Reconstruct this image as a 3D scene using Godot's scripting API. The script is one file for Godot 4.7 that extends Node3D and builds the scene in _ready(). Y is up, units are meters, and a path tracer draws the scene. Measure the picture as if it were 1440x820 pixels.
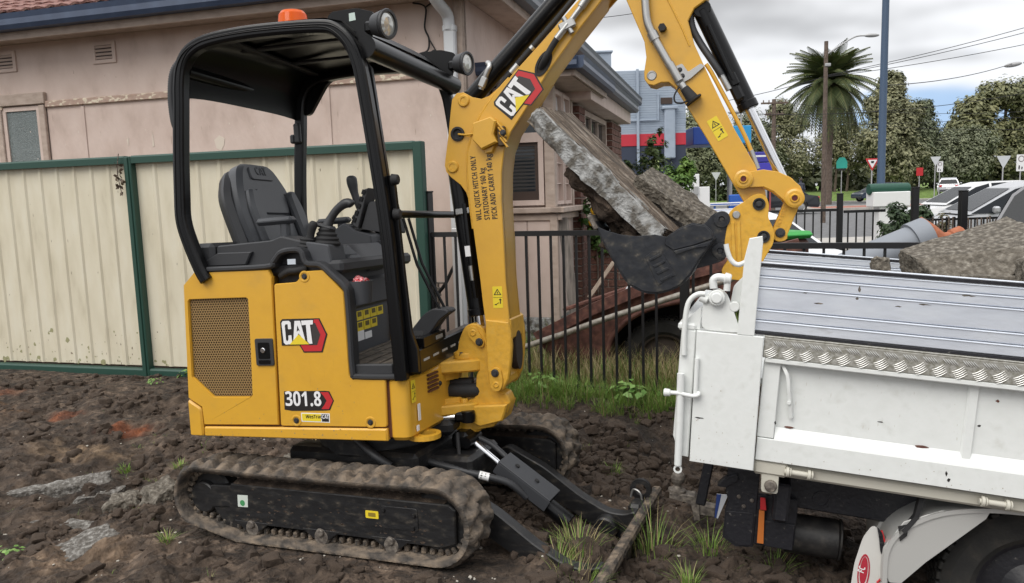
extends Node3D

# ---------- mesh building ----------
class MB:
	var v := PackedVector3Array()
	var n := PackedVector3Array()
	var uv := PackedVector2Array()
	var c := PackedColorArray()
	var ix := PackedInt32Array()
	var col := Color.WHITE
	var xf := Transform3D()

	func vert(p: Vector3, nn: Vector3, t := Vector2.ZERO) -> int:
		v.append(xf * p)
		n.append((xf.basis * nn).normalized())
		uv.append(t)
		c.append(col)
		return v.size() - 1

	# counter-clockwise seen from outside
	func tri(a: Vector3, b: Vector3, d: Vector3) -> void:
		var nn := (b - a).cross(d - a)
		if nn.length_squared() < 1e-16:
			return
		nn = nn.normalized()
		var i := vert(a, nn)
		vert(b, nn)
		vert(d, nn)
		ix.append_array([i, i + 2, i + 1])

	func quad(a: Vector3, b: Vector3, d: Vector3, e: Vector3) -> void:
		var nn := (d - a).cross(e - b)
		if nn.length_squared() < 1e-16:
			return
		nn = nn.normalized()
		var i := vert(a, nn, Vector2(0, 1))
		vert(b, nn, Vector2(1, 1))
		vert(d, nn, Vector2(1, 0))
		vert(e, nn, Vector2(0, 0))
		ix.append_array([i, i + 2, i + 1, i, i + 3, i + 2])

	func quadn(p: Array, nn: Array) -> void:
		var i := v.size()
		for k in 4:
			vert(p[k], nn[k])
		ix.append_array([i, i + 2, i + 1, i, i + 3, i + 2])

	# box with chamfered edges
	func box(at: Vector3, size: Vector3, bev := 0.0, b := Basis()) -> void:
		var h := size * 0.5
		bev = minf(bev, minf(h.x, minf(h.y, h.z)) * 0.9)
		var keep := xf
		xf = xf * Transform3D(b, at)
		var pt := func(s: Array, axis: int) -> Vector3:
			var r := Vector3()
			for k in 3:
				r[k] = s[k] * (h[k] if k == axis else h[k] - bev)
			return r
		for axis in 3:
			var u := (axis + 1) % 3
			var w := (axis + 2) % 3
			for sg in [-1.0, 1.0]:
				var q := []
				for k in [[-1.0, -1.0], [1.0, -1.0], [1.0, 1.0], [-1.0, 1.0]]:
					var s := [0.0, 0.0, 0.0]
					s[axis] = sg
					s[u] = k[0] * sg
					s[w] = k[1]
					q.append(pt.call(s, axis))
				quad(q[0], q[1], q[2], q[3])
		if bev > 0.0:
			for axis in 3:
				var u := (axis + 1) % 3
				var w := (axis + 2) % 3
				for su in [-1.0, 1.0]:
					for sw in [-1.0, 1.0]:
						var s1 := [0.0, 0.0, 0.0]
						s1[u] = su
						s1[w] = sw
						var s2 := s1.duplicate()
						s1[axis] = -1.0
						s2[axis] = 1.0
						var q := [pt.call(s1, u), pt.call(s2, u), pt.call(s2, w), pt.call(s1, w)]
						var mid: Vector3 = q[0] + q[1] + q[2] + q[3]
						var nn: Vector3 = (q[2] - q[0]).cross(q[3] - q[1])
						mid[axis] = 0.0
						if nn.dot(mid) < 0:
							q.reverse()
						quad(q[0], q[1], q[2], q[3])
			for sx in [-1.0, 1.0]:
				for sy in [-1.0, 1.0]:
					for sz in [-1.0, 1.0]:
						var s := [sx, sy, sz]
						var q := [pt.call(s, 0), pt.call(s, 1), pt.call(s, 2)]
						if sx * sy * sz < 0:
							q.reverse()
						tri(q[0], q[1], q[2])
		xf = keep

	static func ccw(p: PackedVector2Array) -> PackedVector2Array:
		var a := 0.0
		for i in p.size():
			a += p[i].cross(p[(i + 1) % p.size()])
		if a < 0.0:
			var r := p.duplicate()
			r.reverse()
			return r
		return p

	static func inset(p: PackedVector2Array, d: float) -> PackedVector2Array:
		var r := PackedVector2Array()
		var m := p.size()
		for i in m:
			var e0 := (p[i] - p[(i + m - 1) % m]).normalized()
			var e1 := (p[(i + 1) % m] - p[i]).normalized()
			var n0 := Vector2(-e0.y, e0.x)
			var n1 := Vector2(-e1.y, e1.x)
			var b := (n0 + n1)
			var k := b.length_squared()
			b = b * (2.0 / maxf(k, 0.7)) * 0.5 * 1.0
			r.append(p[i] + b * d)
		return r

	# flat polygon given in x, y with thickness z0..z1 and bevelled rims
	func extrude(poly: Array, z0: float, z1: float, bev := 0.0, smooth := true) -> void:
		var p := ccw(PackedVector2Array(poly))
		var m := p.size()
		var q := inset(p, bev) if bev > 0.0 else p
		var t := Geometry2D.triangulate_polygon(q)
		if t.is_empty():
			t = Geometry2D.triangulate_polygon(p)
		for k in range(0, t.size(), 3):
			var a := q[t[k]]
			var b := q[t[k + 1]]
			var d := q[t[k + 2]]
			if (b - a).cross(d - a) < 0:
				var s := b
				b = d
				d = s
			var i := vert(Vector3(a.x, a.y, z1), Vector3.BACK, a)
			vert(Vector3(b.x, b.y, z1), Vector3.BACK, b)
			vert(Vector3(d.x, d.y, z1), Vector3.BACK, d)
			ix.append_array([i, i + 2, i + 1])
			i = vert(Vector3(a.x, a.y, z0), Vector3.FORWARD, a)
			vert(Vector3(b.x, b.y, z0), Vector3.FORWARD, b)
			vert(Vector3(d.x, d.y, z0), Vector3.FORWARD, d)
			ix.append_array([i, i + 1, i + 2])
		var en := []
		for i in m:
			var e := (p[(i + 1) % m] - p[i]).normalized()
			en.append(Vector3(e.y, -e.x, 0))
		for i in m:
			var j := (i + 1) % m
			var na: Vector3 = en[i]
			var nb: Vector3 = en[i]
			if smooth:
				if na.dot(en[(i + m - 1) % m]) > 0.72:
					na = (na + en[(i + m - 1) % m]).normalized()
				if nb.dot(en[j]) > 0.72:
					nb = (nb + en[j]).normalized()
			var a0 := Vector3(p[i].x, p[i].y, z0 + bev)
			var a1 := Vector3(p[i].x, p[i].y, z1 - bev)
			var b0 := Vector3(p[j].x, p[j].y, z0 + bev)
			var b1 := Vector3(p[j].x, p[j].y, z1 - bev)
			quadn([a0, b0, b1, a1], [na, nb, nb, na])
			if bev > 0.0:
				var f := Vector3.BACK
				var c1 := Vector3(q[i].x, q[i].y, z1)
				var d1 := Vector3(q[j].x, q[j].y, z1)
				quadn([a1, b1, d1, c1], [na + f, nb + f, nb + f, na + f])
				var c0 := Vector3(q[i].x, q[i].y, z0)
				var d0 := Vector3(q[j].x, q[j].y, z0)
				quadn([b0, a0, c0, d0], [nb - f, na - f, na - f, nb - f])

	# plate with one hole; outer and inner have the same count
	func ring(outer: Array, inner: Array, z0: float, z1: float) -> void:
		var m := outer.size()
		for i in m:
			var j := (i + 1) % m
			var o0: Vector2 = outer[i]
			var o1: Vector2 = outer[j]
			var i0: Vector2 = inner[i]
			var i1: Vector2 = inner[j]
			var f := func(p: Vector2, z: float) -> Vector3: return Vector3(p.x, p.y, z)
			quad(f.call(o0, z1), f.call(o1, z1), f.call(i1, z1), f.call(i0, z1))
			quad(f.call(o1, z0), f.call(o0, z0), f.call(i0, z0), f.call(i1, z0))
			quad(f.call(o0, z0), f.call(o1, z0), f.call(o1, z1), f.call(o0, z1))
			quad(f.call(i1, z0), f.call(i0, z0), f.call(i0, z1), f.call(i1, z1))

	# rows of points, smooth shaded; rows run along u, outside lies on the left of u x v
	func grid(rows: Array, wrap_u := false, wrap_v := false, flip := false) -> void:
		var nr := rows.size()
		var nc: int = rows[0].size()
		var base := v.size()
		for i in nr:
			for j in nc:
				var a: Vector3 = rows[i][(j + 1) % nc] if wrap_u or j < nc - 1 else rows[i][j]
				var b: Vector3 = rows[i][(j + nc - 1) % nc] if wrap_u or j > 0 else rows[i][j]
				var d: Vector3 = rows[(i + 1) % nr][j] if wrap_v or i < nr - 1 else rows[i][j]
				var e: Vector3 = rows[(i + nr - 1) % nr][j] if wrap_v or i > 0 else rows[i][j]
				var nn := (a - b).cross(d - e)
				if nn.length_squared() < 1e-18:
					nn = Vector3.UP
				vert(rows[i][j], -nn.normalized() if flip else nn.normalized(), Vector2(float(j) / maxf(nc - 1, 1), float(i) / maxf(nr - 1, 1)))
		for i in (nr if wrap_v else nr - 1):
			for j in (nc if wrap_u else nc - 1):
				var a := base + i * nc + j
				var b := base + i * nc + (j + 1) % nc
				var d := base + ((i + 1) % nr) * nc + (j + 1) % nc
				var e := base + ((i + 1) % nr) * nc + j
				if flip:
					ix.append_array([a, b, d, a, d, e])
				else:
					ix.append_array([a, d, b, a, e, d])

	static func frames(path: Array, closed := false) -> Array:
		var out := []
		var m := path.size()
		var up := Vector3.UP
		var prev := Vector3()
		for i in m:
			var a: Vector3 = path[(i + m - 1) % m] if closed or i > 0 else path[i]
			var b: Vector3 = path[(i + 1) % m] if closed or i < m - 1 else path[i]
			var t := (b - a).normalized()
			if i == 0:
				if absf(t.dot(up)) > 0.9:
					up = Vector3.BACK
				up = (up - t * up.dot(t)).normalized()
			else:
				var ax := prev.cross(t)
				if ax.length() > 1e-6:
					up = up.rotated(ax.normalized(), prev.angle_to(t))
				up = (up - t * up.dot(t)).normalized()
			prev = t
			out.append(Basis(up.cross(t).normalized(), up, t))
		return out

	func tube(path: Array, r, sides := 10, caps := true, closed := false) -> void:
		var fr := frames(path, closed)
		var rows := []
		for i in path.size():
			var rr: float = r[mini(i, r.size() - 1)] if r is Array else r
			var row := []
			for k in sides:
				var an := TAU * k / sides
				row.append(path[i] + fr[i] * Vector3(cos(an) * rr, sin(an) * rr, 0))
			rows.append(row)
		grid(rows, true, closed)
		if caps and not closed:
			for e in [0, path.size() - 1]:
				for k in sides:
					var a: Vector3 = rows[e][k]
					var b: Vector3 = rows[e][(k + 1) % sides]
					if e == 0:
						tri(path[e], b, a)
					else:
						tri(path[e], a, b)

	# section (in x = side, y = up of the path frame) swept along a path, flat shaded
	func sweep(path: Array, sec: Array, up: Vector3, closed := false) -> void:
		var m := path.size()
		var rows := []
		for i in m:
			var a: Vector3 = path[(i + m - 1) % m] if closed or i > 0 else path[i]
			var b: Vector3 = path[(i + 1) % m] if closed or i < m - 1 else path[i]
			var t := (b - a).normalized()
			var u := (up - t * up.dot(t)).normalized()
			var s := u.cross(t)
			var row := []
			for q in sec:
				row.append(path[i] + s * q.x + u * q.y)
			rows.append(row)
		var k := sec.size()
		for i in (m if closed else m - 1):
			for j in k:
				quad(rows[i][j], rows[i][(j + 1) % k], rows[(i + 1) % m][(j + 1) % k], rows[(i + 1) % m][j])
		if not closed:
			for j in range(1, k - 1):
				tri(rows[0][0], rows[0][j + 1], rows[0][j])
				tri(rows[m - 1][0], rows[m - 1][j], rows[m - 1][j + 1])

	func cyl(a: Vector3, b: Vector3, r0: float, r1 := -1.0, sides := 16, bev := 0.0) -> void:
		var rr := r1 if r1 >= 0 else r0
		var t := (b - a).normalized()
		var up := Vector3.UP if absf(t.y) < 0.9 else Vector3.RIGHT
		var s := up.cross(t).normalized()
		var u := t.cross(s)
		var prof := [[a, 0.0], [a, r0 - bev], [a + t * bev, r0], [b - t * bev, rr], [b, rr - bev], [b, 0.0]] if bev > 0 else [[a, 0.0], [a, r0], [b, rr], [b, 0.0]]
		for i in prof.size() - 1:
			var p0: Vector3 = prof[i][0]
			var q0: Vector3 = prof[i + 1][0]
			var f0: float = prof[i][1]
			var f1: float = prof[i + 1][1]
			var slope := (f0 - f1)
			var run := (q0 - p0).length()
			for k in sides:
				var a0 := TAU * k / sides
				var a1 := TAU * (k + 1) / sides
				var d0 := s * cos(a0) + u * sin(a0)
				var d1 := s * cos(a1) + u * sin(a1)
				var n0 := (d0 * run + t * slope)
				var n1 := (d1 * run + t * slope)
				quadn([p0 + d0 * f0, p0 + d1 * f0, q0 + d1 * f1, q0 + d0 * f1], [n0, n1, n1, n0])

	# profile of (radius, height) turned about an axis from o along t
	func lathe(prof: Array, o: Vector3, t: Vector3, sides := 24, arc := TAU) -> void:
		t = t.normalized()
		var up := Vector3.UP if absf(t.y) < 0.9 else Vector3.RIGHT
		var s := up.cross(t).normalized()
		var u := t.cross(s)
		for i in prof.size() - 1:
			var a: Vector2 = prof[i]
			var b: Vector2 = prof[i + 1]
			var e := b - a
			for k in sides:
				var a0 := arc * k / sides
				var a1 := arc * (k + 1) / sides
				var d0 := s * cos(a0) + u * sin(a0)
				var d1 := s * cos(a1) + u * sin(a1)
				var n0 := d0 * e.y - t * e.x
				var n1 := d1 * e.y - t * e.x
				quadn([o + t * a.y + d0 * a.x, o + t * a.y + d1 * a.x, o + t * b.y + d1 * b.x, o + t * b.y + d0 * b.x], [n0, n1, n1, n0])

	# a lump bounded by planes (normal, distance), roughened by noise
	func rock(planes: Array, size: Vector3, rough: float, freq: float, seed_: int, seg := 14, at := Transform3D()) -> void:
		var no := FastNoiseLite.new()
		no.seed = seed_
		no.frequency = freq
		no.fractal_octaves = 4
		var keep := xf
		xf = xf * at
		for f in 6:
			var axis := f % 3
			var sg := 1.0 if f < 3 else -1.0
			var rows := []
			for i in seg + 1:
				var row := []
				for j in seg + 1:
					var d := Vector3()
					d[axis] = sg
					d[(axis + 1) % 3] = (2.0 * j / seg - 1.0) * sg
					d[(axis + 2) % 3] = 2.0 * i / seg - 1.0
					d = (d * size).normalized() if planes.size() else d.normalized() * 1.0
					var r := 1e9
					if planes.size():
						for pl in planes:
							var k: float = d.dot(pl[0])
							if k > 1e-4:
								r = minf(r, pl[1] / k)
					else:
						r = 1.0
					var p := d * r
					if planes.is_empty():
						p = d * size
					p += d * rough * (no.get_noise_3dv(p * 1.0) + 0.5 * absf(no.get_noise_3dv(p * 2.7 + Vector3(7, 3, 1))) - 0.1)
					row.append(p)
				rows.append(row)
			grid(rows)
		xf = keep

	func mesh(mat: Material = null) -> ArrayMesh:
		var a := []
		a.resize(Mesh.ARRAY_MAX)
		a[Mesh.ARRAY_VERTEX] = v
		a[Mesh.ARRAY_NORMAL] = n
		a[Mesh.ARRAY_TEX_UV] = uv
		a[Mesh.ARRAY_COLOR] = c
		a[Mesh.ARRAY_INDEX] = ix
		var m := ArrayMesh.new()
		m.add_surface_from_arrays(Mesh.PRIMITIVE_TRIANGLES, a)
		if mat:
			m.surface_set_material(0, mat)
		return m


static func V2(x: float, y: float) -> Vector2:
	return Vector2(x, y)

static func V3(x: float, y: float, z: float) -> Vector3:
	return Vector3(x, y, z)

# points (x, y) at a depth z, rounded through with a spline
static func curve(pts: Array, per := 6) -> Array:
	var out := []
	var m := pts.size()
	for i in m - 1:
		var p0: Vector3 = pts[maxi(i - 1, 0)]
		var p1: Vector3 = pts[i]
		var p2: Vector3 = pts[i + 1]
		var p3: Vector3 = pts[mini(i + 2, m - 1)]
		for k in per:
			var t := float(k) / per
			out.append(0.5 * ((2.0 * p1) + (p2 - p0) * t + (2.0 * p0 - 5.0 * p1 + 4.0 * p2 - p3) * t * t + (3.0 * p1 - p0 - 3.0 * p2 + p3) * t * t * t))
	out.append(pts[m - 1])
	return out

static func circle2(c: Vector2, r: float, sides := 24, a0 := 0.0, a1 := TAU) -> Array:
	var out := []
	for k in sides:
		var a := a0 + (a1 - a0) * k / (sides if a1 - a0 > TAU - 0.01 else sides - 1)
		out.append(c + Vector2(cos(a), sin(a)) * r)
	return out

# rectangle with rounded corners
static func rrect(x0: float, y0: float, x1: float, y1: float, r: float, k := 4) -> Array:
	var out := []
	for q in [[x1 - r, y1 - r, 0.0], [x0 + r, y1 - r, PI / 2], [x0 + r, y0 + r, PI], [x1 - r, y0 + r, 1.5 * PI]]:
		for i in k + 1:
			var a: float = q[2] + PI / 2 * i / k
			out.append(Vector2(q[0] + cos(a) * r, q[1] + sin(a) * r))
	return out

# polygon with rounded corners
static func rounded(p: Array, r: float, k := 3) -> Array:
	var out := []
	var m := p.size()
	for i in m:
		var a: Vector2 = p[(i + m - 1) % m]
		var b: Vector2 = p[i]
		var d: Vector2 = p[(i + 1) % m]
		var l := minf(r, minf((a - b).length(), (d - b).length()) * 0.45)
		var s := b + (a - b).normalized() * l
		var e := b + (d - b).normalized() * l
		for j in k + 1:
			var t := float(j) / k
			out.append(s * (1 - t) * (1 - t) + b * 2 * t * (1 - t) + e * t * t)
	return out

# ---------- scene building ----------
var taken := {}

func numbered(called: String, parent: Node) -> String:
	var key := str(parent.get_instance_id()) + "/" + called
	var k: int = taken.get(key, 0)
	taken[key] = k + 1
	return called if k == 0 else "%s_%03d" % [called, k]

func tag(o: Node3D, label: String, category: String, group := "", kind := "") -> Node3D:
	if label: o.set_meta("label", label)
	if category: o.set_meta("category", category)
	if group: o.set_meta("group", group)
	if kind: o.set_meta("kind", kind)
	return o

func thing(called: String, label: String, category: String, at := Transform3D(), group := "") -> Node3D:
	var o := Node3D.new()
	o.name = numbered(called, self)
	add_child(o, true)
	o.transform = at
	return tag(o, label, category, group)

func part(called: String, mb, mat: Material, parent: Node, at := Transform3D()) -> MeshInstance3D:
	var o := MeshInstance3D.new()
	o.name = numbered(called, parent)
	o.mesh = mb.mesh() if mb is MB else mb
	o.material_override = mat
	o.transform = at
	parent.add_child(o, true)
	return o

func struct(called: String, mb, mat: Material, label := "") -> MeshInstance3D:
	var o := part(called, mb, mat, self)
	o.set_meta("kind", "structure")
	if label: o.set_meta("label", label)
	return o

func T(at: Vector3, yaw := 0.0) -> Transform3D:
	return Transform3D(Basis(Vector3.UP, deg_to_rad(yaw)), at)

# a copy of a thing with its parts
func dup(o: Node3D, at: Transform3D, label: String, group := "") -> Node3D:
	var r: Node3D = o.duplicate()
	r.name = numbered(String(o.name).rstrip("0123456789").trim_suffix("_"), self)
	add_child(r, true)
	r.transform = at
	r.set_meta("label", label)
	if group: r.set_meta("group", group)
	return r

var rng := RandomNumberGenerator.new()
func rnd(a := 0.0, b := 1.0) -> float:
	return rng.randf_range(a, b)

# ---------- materials ----------
func noise(freq: float, seed_ := 1, oct := 4, type := FastNoiseLite.TYPE_SIMPLEX_SMOOTH, fractal := FastNoiseLite.FRACTAL_FBM) -> FastNoiseLite:
	var f := FastNoiseLite.new()
	f.noise_type = type
	f.frequency = freq
	f.seed = seed_
	f.fractal_type = fractal
	f.fractal_octaves = oct
	return f

func ntex(f: FastNoiseLite, size := 512, as_normal := false, strength := 4.0) -> NoiseTexture2D:
	var t := NoiseTexture2D.new()
	t.width = size
	t.height = size
	t.seamless = true
	t.seamless_blend_skirt = 0.15
	t.noise = f
	t.as_normal_map = as_normal
	t.bump_strength = strength
	return t

# colours are linear; stops from 0 to 1
func ramp(f: FastNoiseLite, stops: Array, size := 512) -> NoiseTexture2D:
	var t := ntex(f, size)
	var g := Gradient.new()
	g.offsets = PackedFloat32Array(stops.map(func(s): return s[0]))
	g.colors = PackedColorArray(stops.map(func(s): return s[1].linear_to_srgb()))
	t.color_ramp = g
	return t

func C(r: float, g: float, b: float) -> Color:
	return Color(r, g, b)

func mat(col: Color, rough := 0.6, metal := 0.0) -> StandardMaterial3D:
	var m := StandardMaterial3D.new()
	m.albedo_color = col.linear_to_srgb()
	m.roughness = rough
	m.metallic = metal
	return m

# texture over the surface; scale = repeats per metre
func tri(m: StandardMaterial3D, albedo: Texture2D, scale := Vector3.ONE, normal: Texture2D = null, nstr := 1.0, world := false) -> StandardMaterial3D:
	m.uv1_triplanar = true
	m.uv1_world_triplanar = world
	m.uv1_scale = scale
	if albedo:
		m.albedo_texture = albedo
		m.albedo_color = Color.WHITE
	if normal:
		m.normal_enabled = true
		m.normal_texture = normal
		m.normal_scale = nstr
	return m

func grain(m: StandardMaterial3D, normal: Texture2D, nstr: float, scale := 1.0) -> StandardMaterial3D:
	return tri(m, null, Vector3.ONE * scale, normal, nstr)

# flat irregular specks and runs of dirt on the face z of a part, all in one mesh
func specks(parent: Node, rect: Rect2, z: float, n: int, size: Vector2, m: Material, low := 1.0, at := Transform3D(), called := "dirt_specks") -> void:
	var b := MB.new()
	for i in n:
		var c := rect.position + V2(rnd(), pow(rnd(), low)) * rect.size
		var s := size * (0.25 + 0.75 * pow(rnd(), 2.0))
		var p := []
		for k in 7:
			var a := TAU * k / 7.0
			p.append(V3(c.x + cos(a) * s.x * rnd(0.4, 1.1), c.y + sin(a) * s.y * rnd(0.4, 1.1), z + 0.0008))
		for k in range(1, 6):
			b.tri(p[0], p[k], p[k + 1])
	part(called, b, m, parent, at).set_meta("kind", "stuff")
func make_sky() -> PanoramaSkyMaterial:
	var w := 1024
	var h := 512
	var im := Image.create(w, h, false, Image.FORMAT_RGBF)
	var big := noise(0.55, 11, 5)
	var mid := noise(1.6, 23, 5)
	for j in h:
		var el := PI * (0.5 - (j + 0.5) / h)
		for i in w:
			if el < -0.05:
				im.set_pixel(i, j, Color(0.16, 0.15, 0.13))
				continue
			var az := wrapf(TAU * (i + 0.5) / w, -PI, PI)
			var d := Vector3(sin(az) * cos(el), sin(el), -cos(az) * cos(el))
			var y := maxf(d.y, 0.0) + 0.10
			var q := Vector3(d.x / y, 0.0, d.z / y)
			var a := big.get_noise_3dv(q * Vector3(1.0, 1, 1.5)) + 0.45 * mid.get_noise_3dv(q * Vector3(0.8, 1, 1.2) + Vector3(3, 9, 2))
			# thick cloud is grey, thin cloud is white, openings are blue
			var lit := 0.80 - 0.44 * smoothstep(-0.30, 0.45, a)
			var cloud := Color(lit * 0.985, lit * 0.995, lit * 1.02)
			var low := 1.0 - smoothstep(0.02, 0.30, d.y)
			cloud = cloud.lerp(Color(0.68, 0.71, 0.75), low * 0.55)
			var open := exp(-pow((az - 0.50) / 0.16, 2.0) - pow((el - 0.078) / 0.035, 2.0))
			open = smoothstep(0.30, 0.75, open + 0.55 * mid.get_noise_3dv(Vector3(az * 5.0, el * 26.0, 4.0)))
			var thin := smoothstep(0.50, 0.70, -a) * 0.4
			cloud = cloud.lerp(Color(0.27, 0.44, 0.68), clampf(maxf(open * 0.8, thin), 0.0, 1.0))
			# an overcast sky is brighter overhead than near the horizon
			cloud *= 1.0 + 0.9 * smoothstep(0.35, 1.0, d.y)
			im.set_pixel(i, j, cloud)
	var m := PanoramaSkyMaterial.new()
	m.panorama = ImageTexture.create_from_image(im)
	m.energy_multiplier = 1.0
	return m

const CAM_H := 1.5
func set_camera() -> void:
	var cam := Camera3D.new()
	cam.name = "camera"
	cam.position = Vector3(0, CAM_H, 0)
	cam.basis = Basis.from_euler(Vector3(deg_to_rad(-7.1), 0, 0)) * Basis(Vector3.BACK, deg_to_rad(-1.8))
	cam.fov = 2.0 * rad_to_deg(atan(410.0 / 1088.0))
	cam.far = 900.0
	cam.near = 0.05
	add_child(cam)
	cam.make_current()
	var we := WorldEnvironment.new()
	we.name = "world_environment"
	var e := Environment.new()
	e.background_mode = Environment.BG_SKY
	var sky := Sky.new()
	sky.sky_material = make_sky()
	e.sky = sky
	e.tonemap_mode = Environment.TONE_MAPPER_LINEAR
	e.tonemap_exposure = EXPOSURE
	e.ambient_light_source = Environment.AMBIENT_SOURCE_SKY
	e.reflected_light_source = Environment.REFLECTION_SOURCE_SKY
	e.ssao_enabled = true
	e.ssil_enabled = true
	e.sdfgi_enabled = true
	we.environment = e
	add_child(we)
	var sun := DirectionalLight3D.new()
	sun.name = "sun"
	sun.light_energy = SUN
	sun.light_color = Color(1.0, 0.98, 0.95)
	sun.light_angular_distance = 45.0
	sun.shadow_enabled = true
	# high over the left shoulder of the viewer
	sun.look_at_from_position(Vector3(-4.0, 7.5, 5.0), Vector3.ZERO)
	add_child(sun)

const EXPOSURE := 1.36
const SUN := 0.5

# ---------- materials shared by many things ----------
var M := {}
var bump_fine: NoiseTexture2D
var bump_mid: NoiseTexture2D
var bump_rough: NoiseTexture2D

func make_materials() -> void:
	bump_fine = ntex(noise(0.06, 3, 3), 512, true, 3.0)
	bump_mid = ntex(noise(0.02, 5, 5), 512, true, 8.0)
	bump_rough = ntex(noise(0.035, 8, 6, FastNoiseLite.TYPE_SIMPLEX_SMOOTH, FastNoiseLite.FRACTAL_RIDGED), 512, true, 10.0)
	var cloudy := noise(0.008, 21, 5)
	var spots := noise(0.03, 31, 4)
	# machine
	M.yellow = tri(mat(C(0.62, 0.30, 0.016), 0.34), ramp(cloudy, [[0.0, C(0.61, 0.33, 0.034)], [0.5, C(0.66, 0.36, 0.034)], [0.75, C(0.64, 0.35, 0.036)], [1.0, C(0.57, 0.32, 0.045)]]), Vector3.ONE * 0.9, bump_fine, 0.05)
	M.yellow.clearcoat_enabled = true
	M.yellow.clearcoat = 0.35
	M.yellow.clearcoat_roughness = 0.2
	M.yellow_cast = tri(mat(C(0.6, 0.3, 0.02), 0.42), ramp(spots, [[0.0, C(0.54, 0.30, 0.04)], [0.55, C(0.65, 0.355, 0.035)], [1.0, C(0.61, 0.36, 0.06)]]), Vector3.ONE * 1.5, bump_mid, 0.14)
	M.black = tri(mat(C(0.0035, 0.0035, 0.004), 0.30), null, Vector3.ONE * 3, bump_fine, 0.03)
	M.black.clearcoat_enabled = true
	M.black.metallic_specular = 0.34
	M.black.clearcoat = 0.15
	M.black.clearcoat_roughness = 0.15
	M.plastic = tri(mat(C(0.03, 0.031, 0.034), 0.48), null, Vector3.ONE * 6, bump_fine, 0.12)
	M.plastic_grey = tri(mat(C(0.055, 0.058, 0.065), 0.55), null, Vector3.ONE * 6, bump_fine, 0.12)
	M.vinyl = tri(mat(C(0.045, 0.048, 0.054), 0.38), null, Vector3.ONE * 8, bump_fine, 0.2)
	var mud := [[0.0, C(0.009, 0.009, 0.010)], [0.52, C(0.012, 0.012, 0.013)], [0.66, C(0.020, 0.019, 0.018)], [0.78, C(0.036, 0.032, 0.028)], [0.88, C(0.08, 0.068, 0.054)], [1.0, C(0.17, 0.14, 0.105)]]
	M.black_mud = tri(mat(C(0.02, 0.02, 0.02), 0.45), ramp(noise(0.016, 41, 7), mud, 1024), Vector3(0.7, 1.5, 0.7), bump_mid, 0.2)
	M.rubber_mud = tri(mat(C(0.08, 0.07, 0.06), 0.85), ramp(noise(0.012, 51, 6), [[0.0, C(0.026, 0.024, 0.022)], [0.34, C(0.055, 0.047, 0.040)], [0.50, C(0.12, 0.096, 0.074)], [0.70, C(0.20, 0.155, 0.113)], [1.0, C(0.30, 0.24, 0.18)]], 1024), Vector3(0.9, 1.3, 0.9), bump_rough, 0.5)
	M.bucket = tri(mat(C(0.05, 0.045, 0.04), 0.36, 0.35), ramp(noise(0.018, 61, 6, FastNoiseLite.TYPE_SIMPLEX_SMOOTH), [[0.0, C(0.020, 0.022, 0.027)], [0.5, C(0.028, 0.030, 0.035)], [0.70, C(0.040, 0.040, 0.041)], [0.84, C(0.075, 0.069, 0.061)], [1.0, C(0.20, 0.175, 0.145)]], 1024), Vector3.ONE * 0.9, bump_mid, 0.10)
	M.rubber = tri(mat(C(0.016, 0.016, 0.017), 0.75), null, Vector3.ONE * 6, bump_fine, 0.3)
	M.chrome = mat(C(0.75, 0.76, 0.78), 0.14, 1.0)
	M.steel = tri(mat(C(0.45, 0.45, 0.44), 0.38, 0.9), null, Vector3.ONE * 8, bump_fine, 0.15)
	M.worn_steel = tri(mat(C(0.3, 0.27, 0.24), 0.6, 0.3), ramp(spots, [[0.0, C(0.06, 0.05, 0.045)], [0.5, C(0.16, 0.14, 0.12)], [1.0, C(0.30, 0.26, 0.21)]]), Vector3.ONE * 2, bump_mid, 0.5)
	M.bronze = mat(C(0.14, 0.09, 0.04), 0.5, 0.3)
	M.glass_dark = mat(C(0.01, 0.012, 0.015), 0.08)
	M.lens = mat(C(0.55, 0.55, 0.52), 0.1, 0.5)
	M.red = mat(C(0.50, 0.025, 0.03), 0.4)
	M.white_decal = mat(C(0.78, 0.78, 0.78), 0.4)
	M.black_decal = mat(C(0.018, 0.016, 0.015), 0.4)
	M.yellow_decal = mat(C(0.75, 0.58, 0.03), 0.45)
	M.orange_lens = mat(C(0.85, 0.16, 0.01), 0.12)
	M.orange_lens.backlight_enabled = true
	M.orange_lens.backlight = Color(0.9, 0.35, 0.05)
	# tipper
	var chip := [[0.0, C(0.70, 0.72, 0.70)], [0.60, C(0.74, 0.76, 0.745)], [0.80, C(0.70, 0.72, 0.70)], [1.0, C(0.64, 0.65, 0.62)]]
	M.white = tri(mat(C(0.75, 0.76, 0.75), 0.38), ramp(noise(0.013, 71, 5), chip, 1024), Vector3.ONE * 0.8, bump_fine, 0.05)
	M.white.clearcoat_enabled = true
	M.white.clearcoat = 0.3
	M.alu = tri(mat(C(0.72, 0.74, 0.78), 0.40, 0.55), ramp(noise(0.008, 77, 5), [[0.0, C(0.66, 0.70, 0.77)], [0.5, C(0.72, 0.76, 0.83)], [0.85, C(0.76, 0.80, 0.86)], [1.0, C(0.60, 0.62, 0.65)]], 1024), Vector3(0.5, 1.2, 0.5), bump_fine, 0.05)
	M.tread_alu = tri(mat(C(0.4, 0.39, 0.35), 0.45, 0.6), ramp(spots, [[0.0, C(0.26, 0.25, 0.20)], [0.5, C(0.42, 0.41, 0.37)], [1.0, C(0.55, 0.54, 0.50)]]), Vector3.ONE * 3, bump_fine, 0.3)
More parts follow.
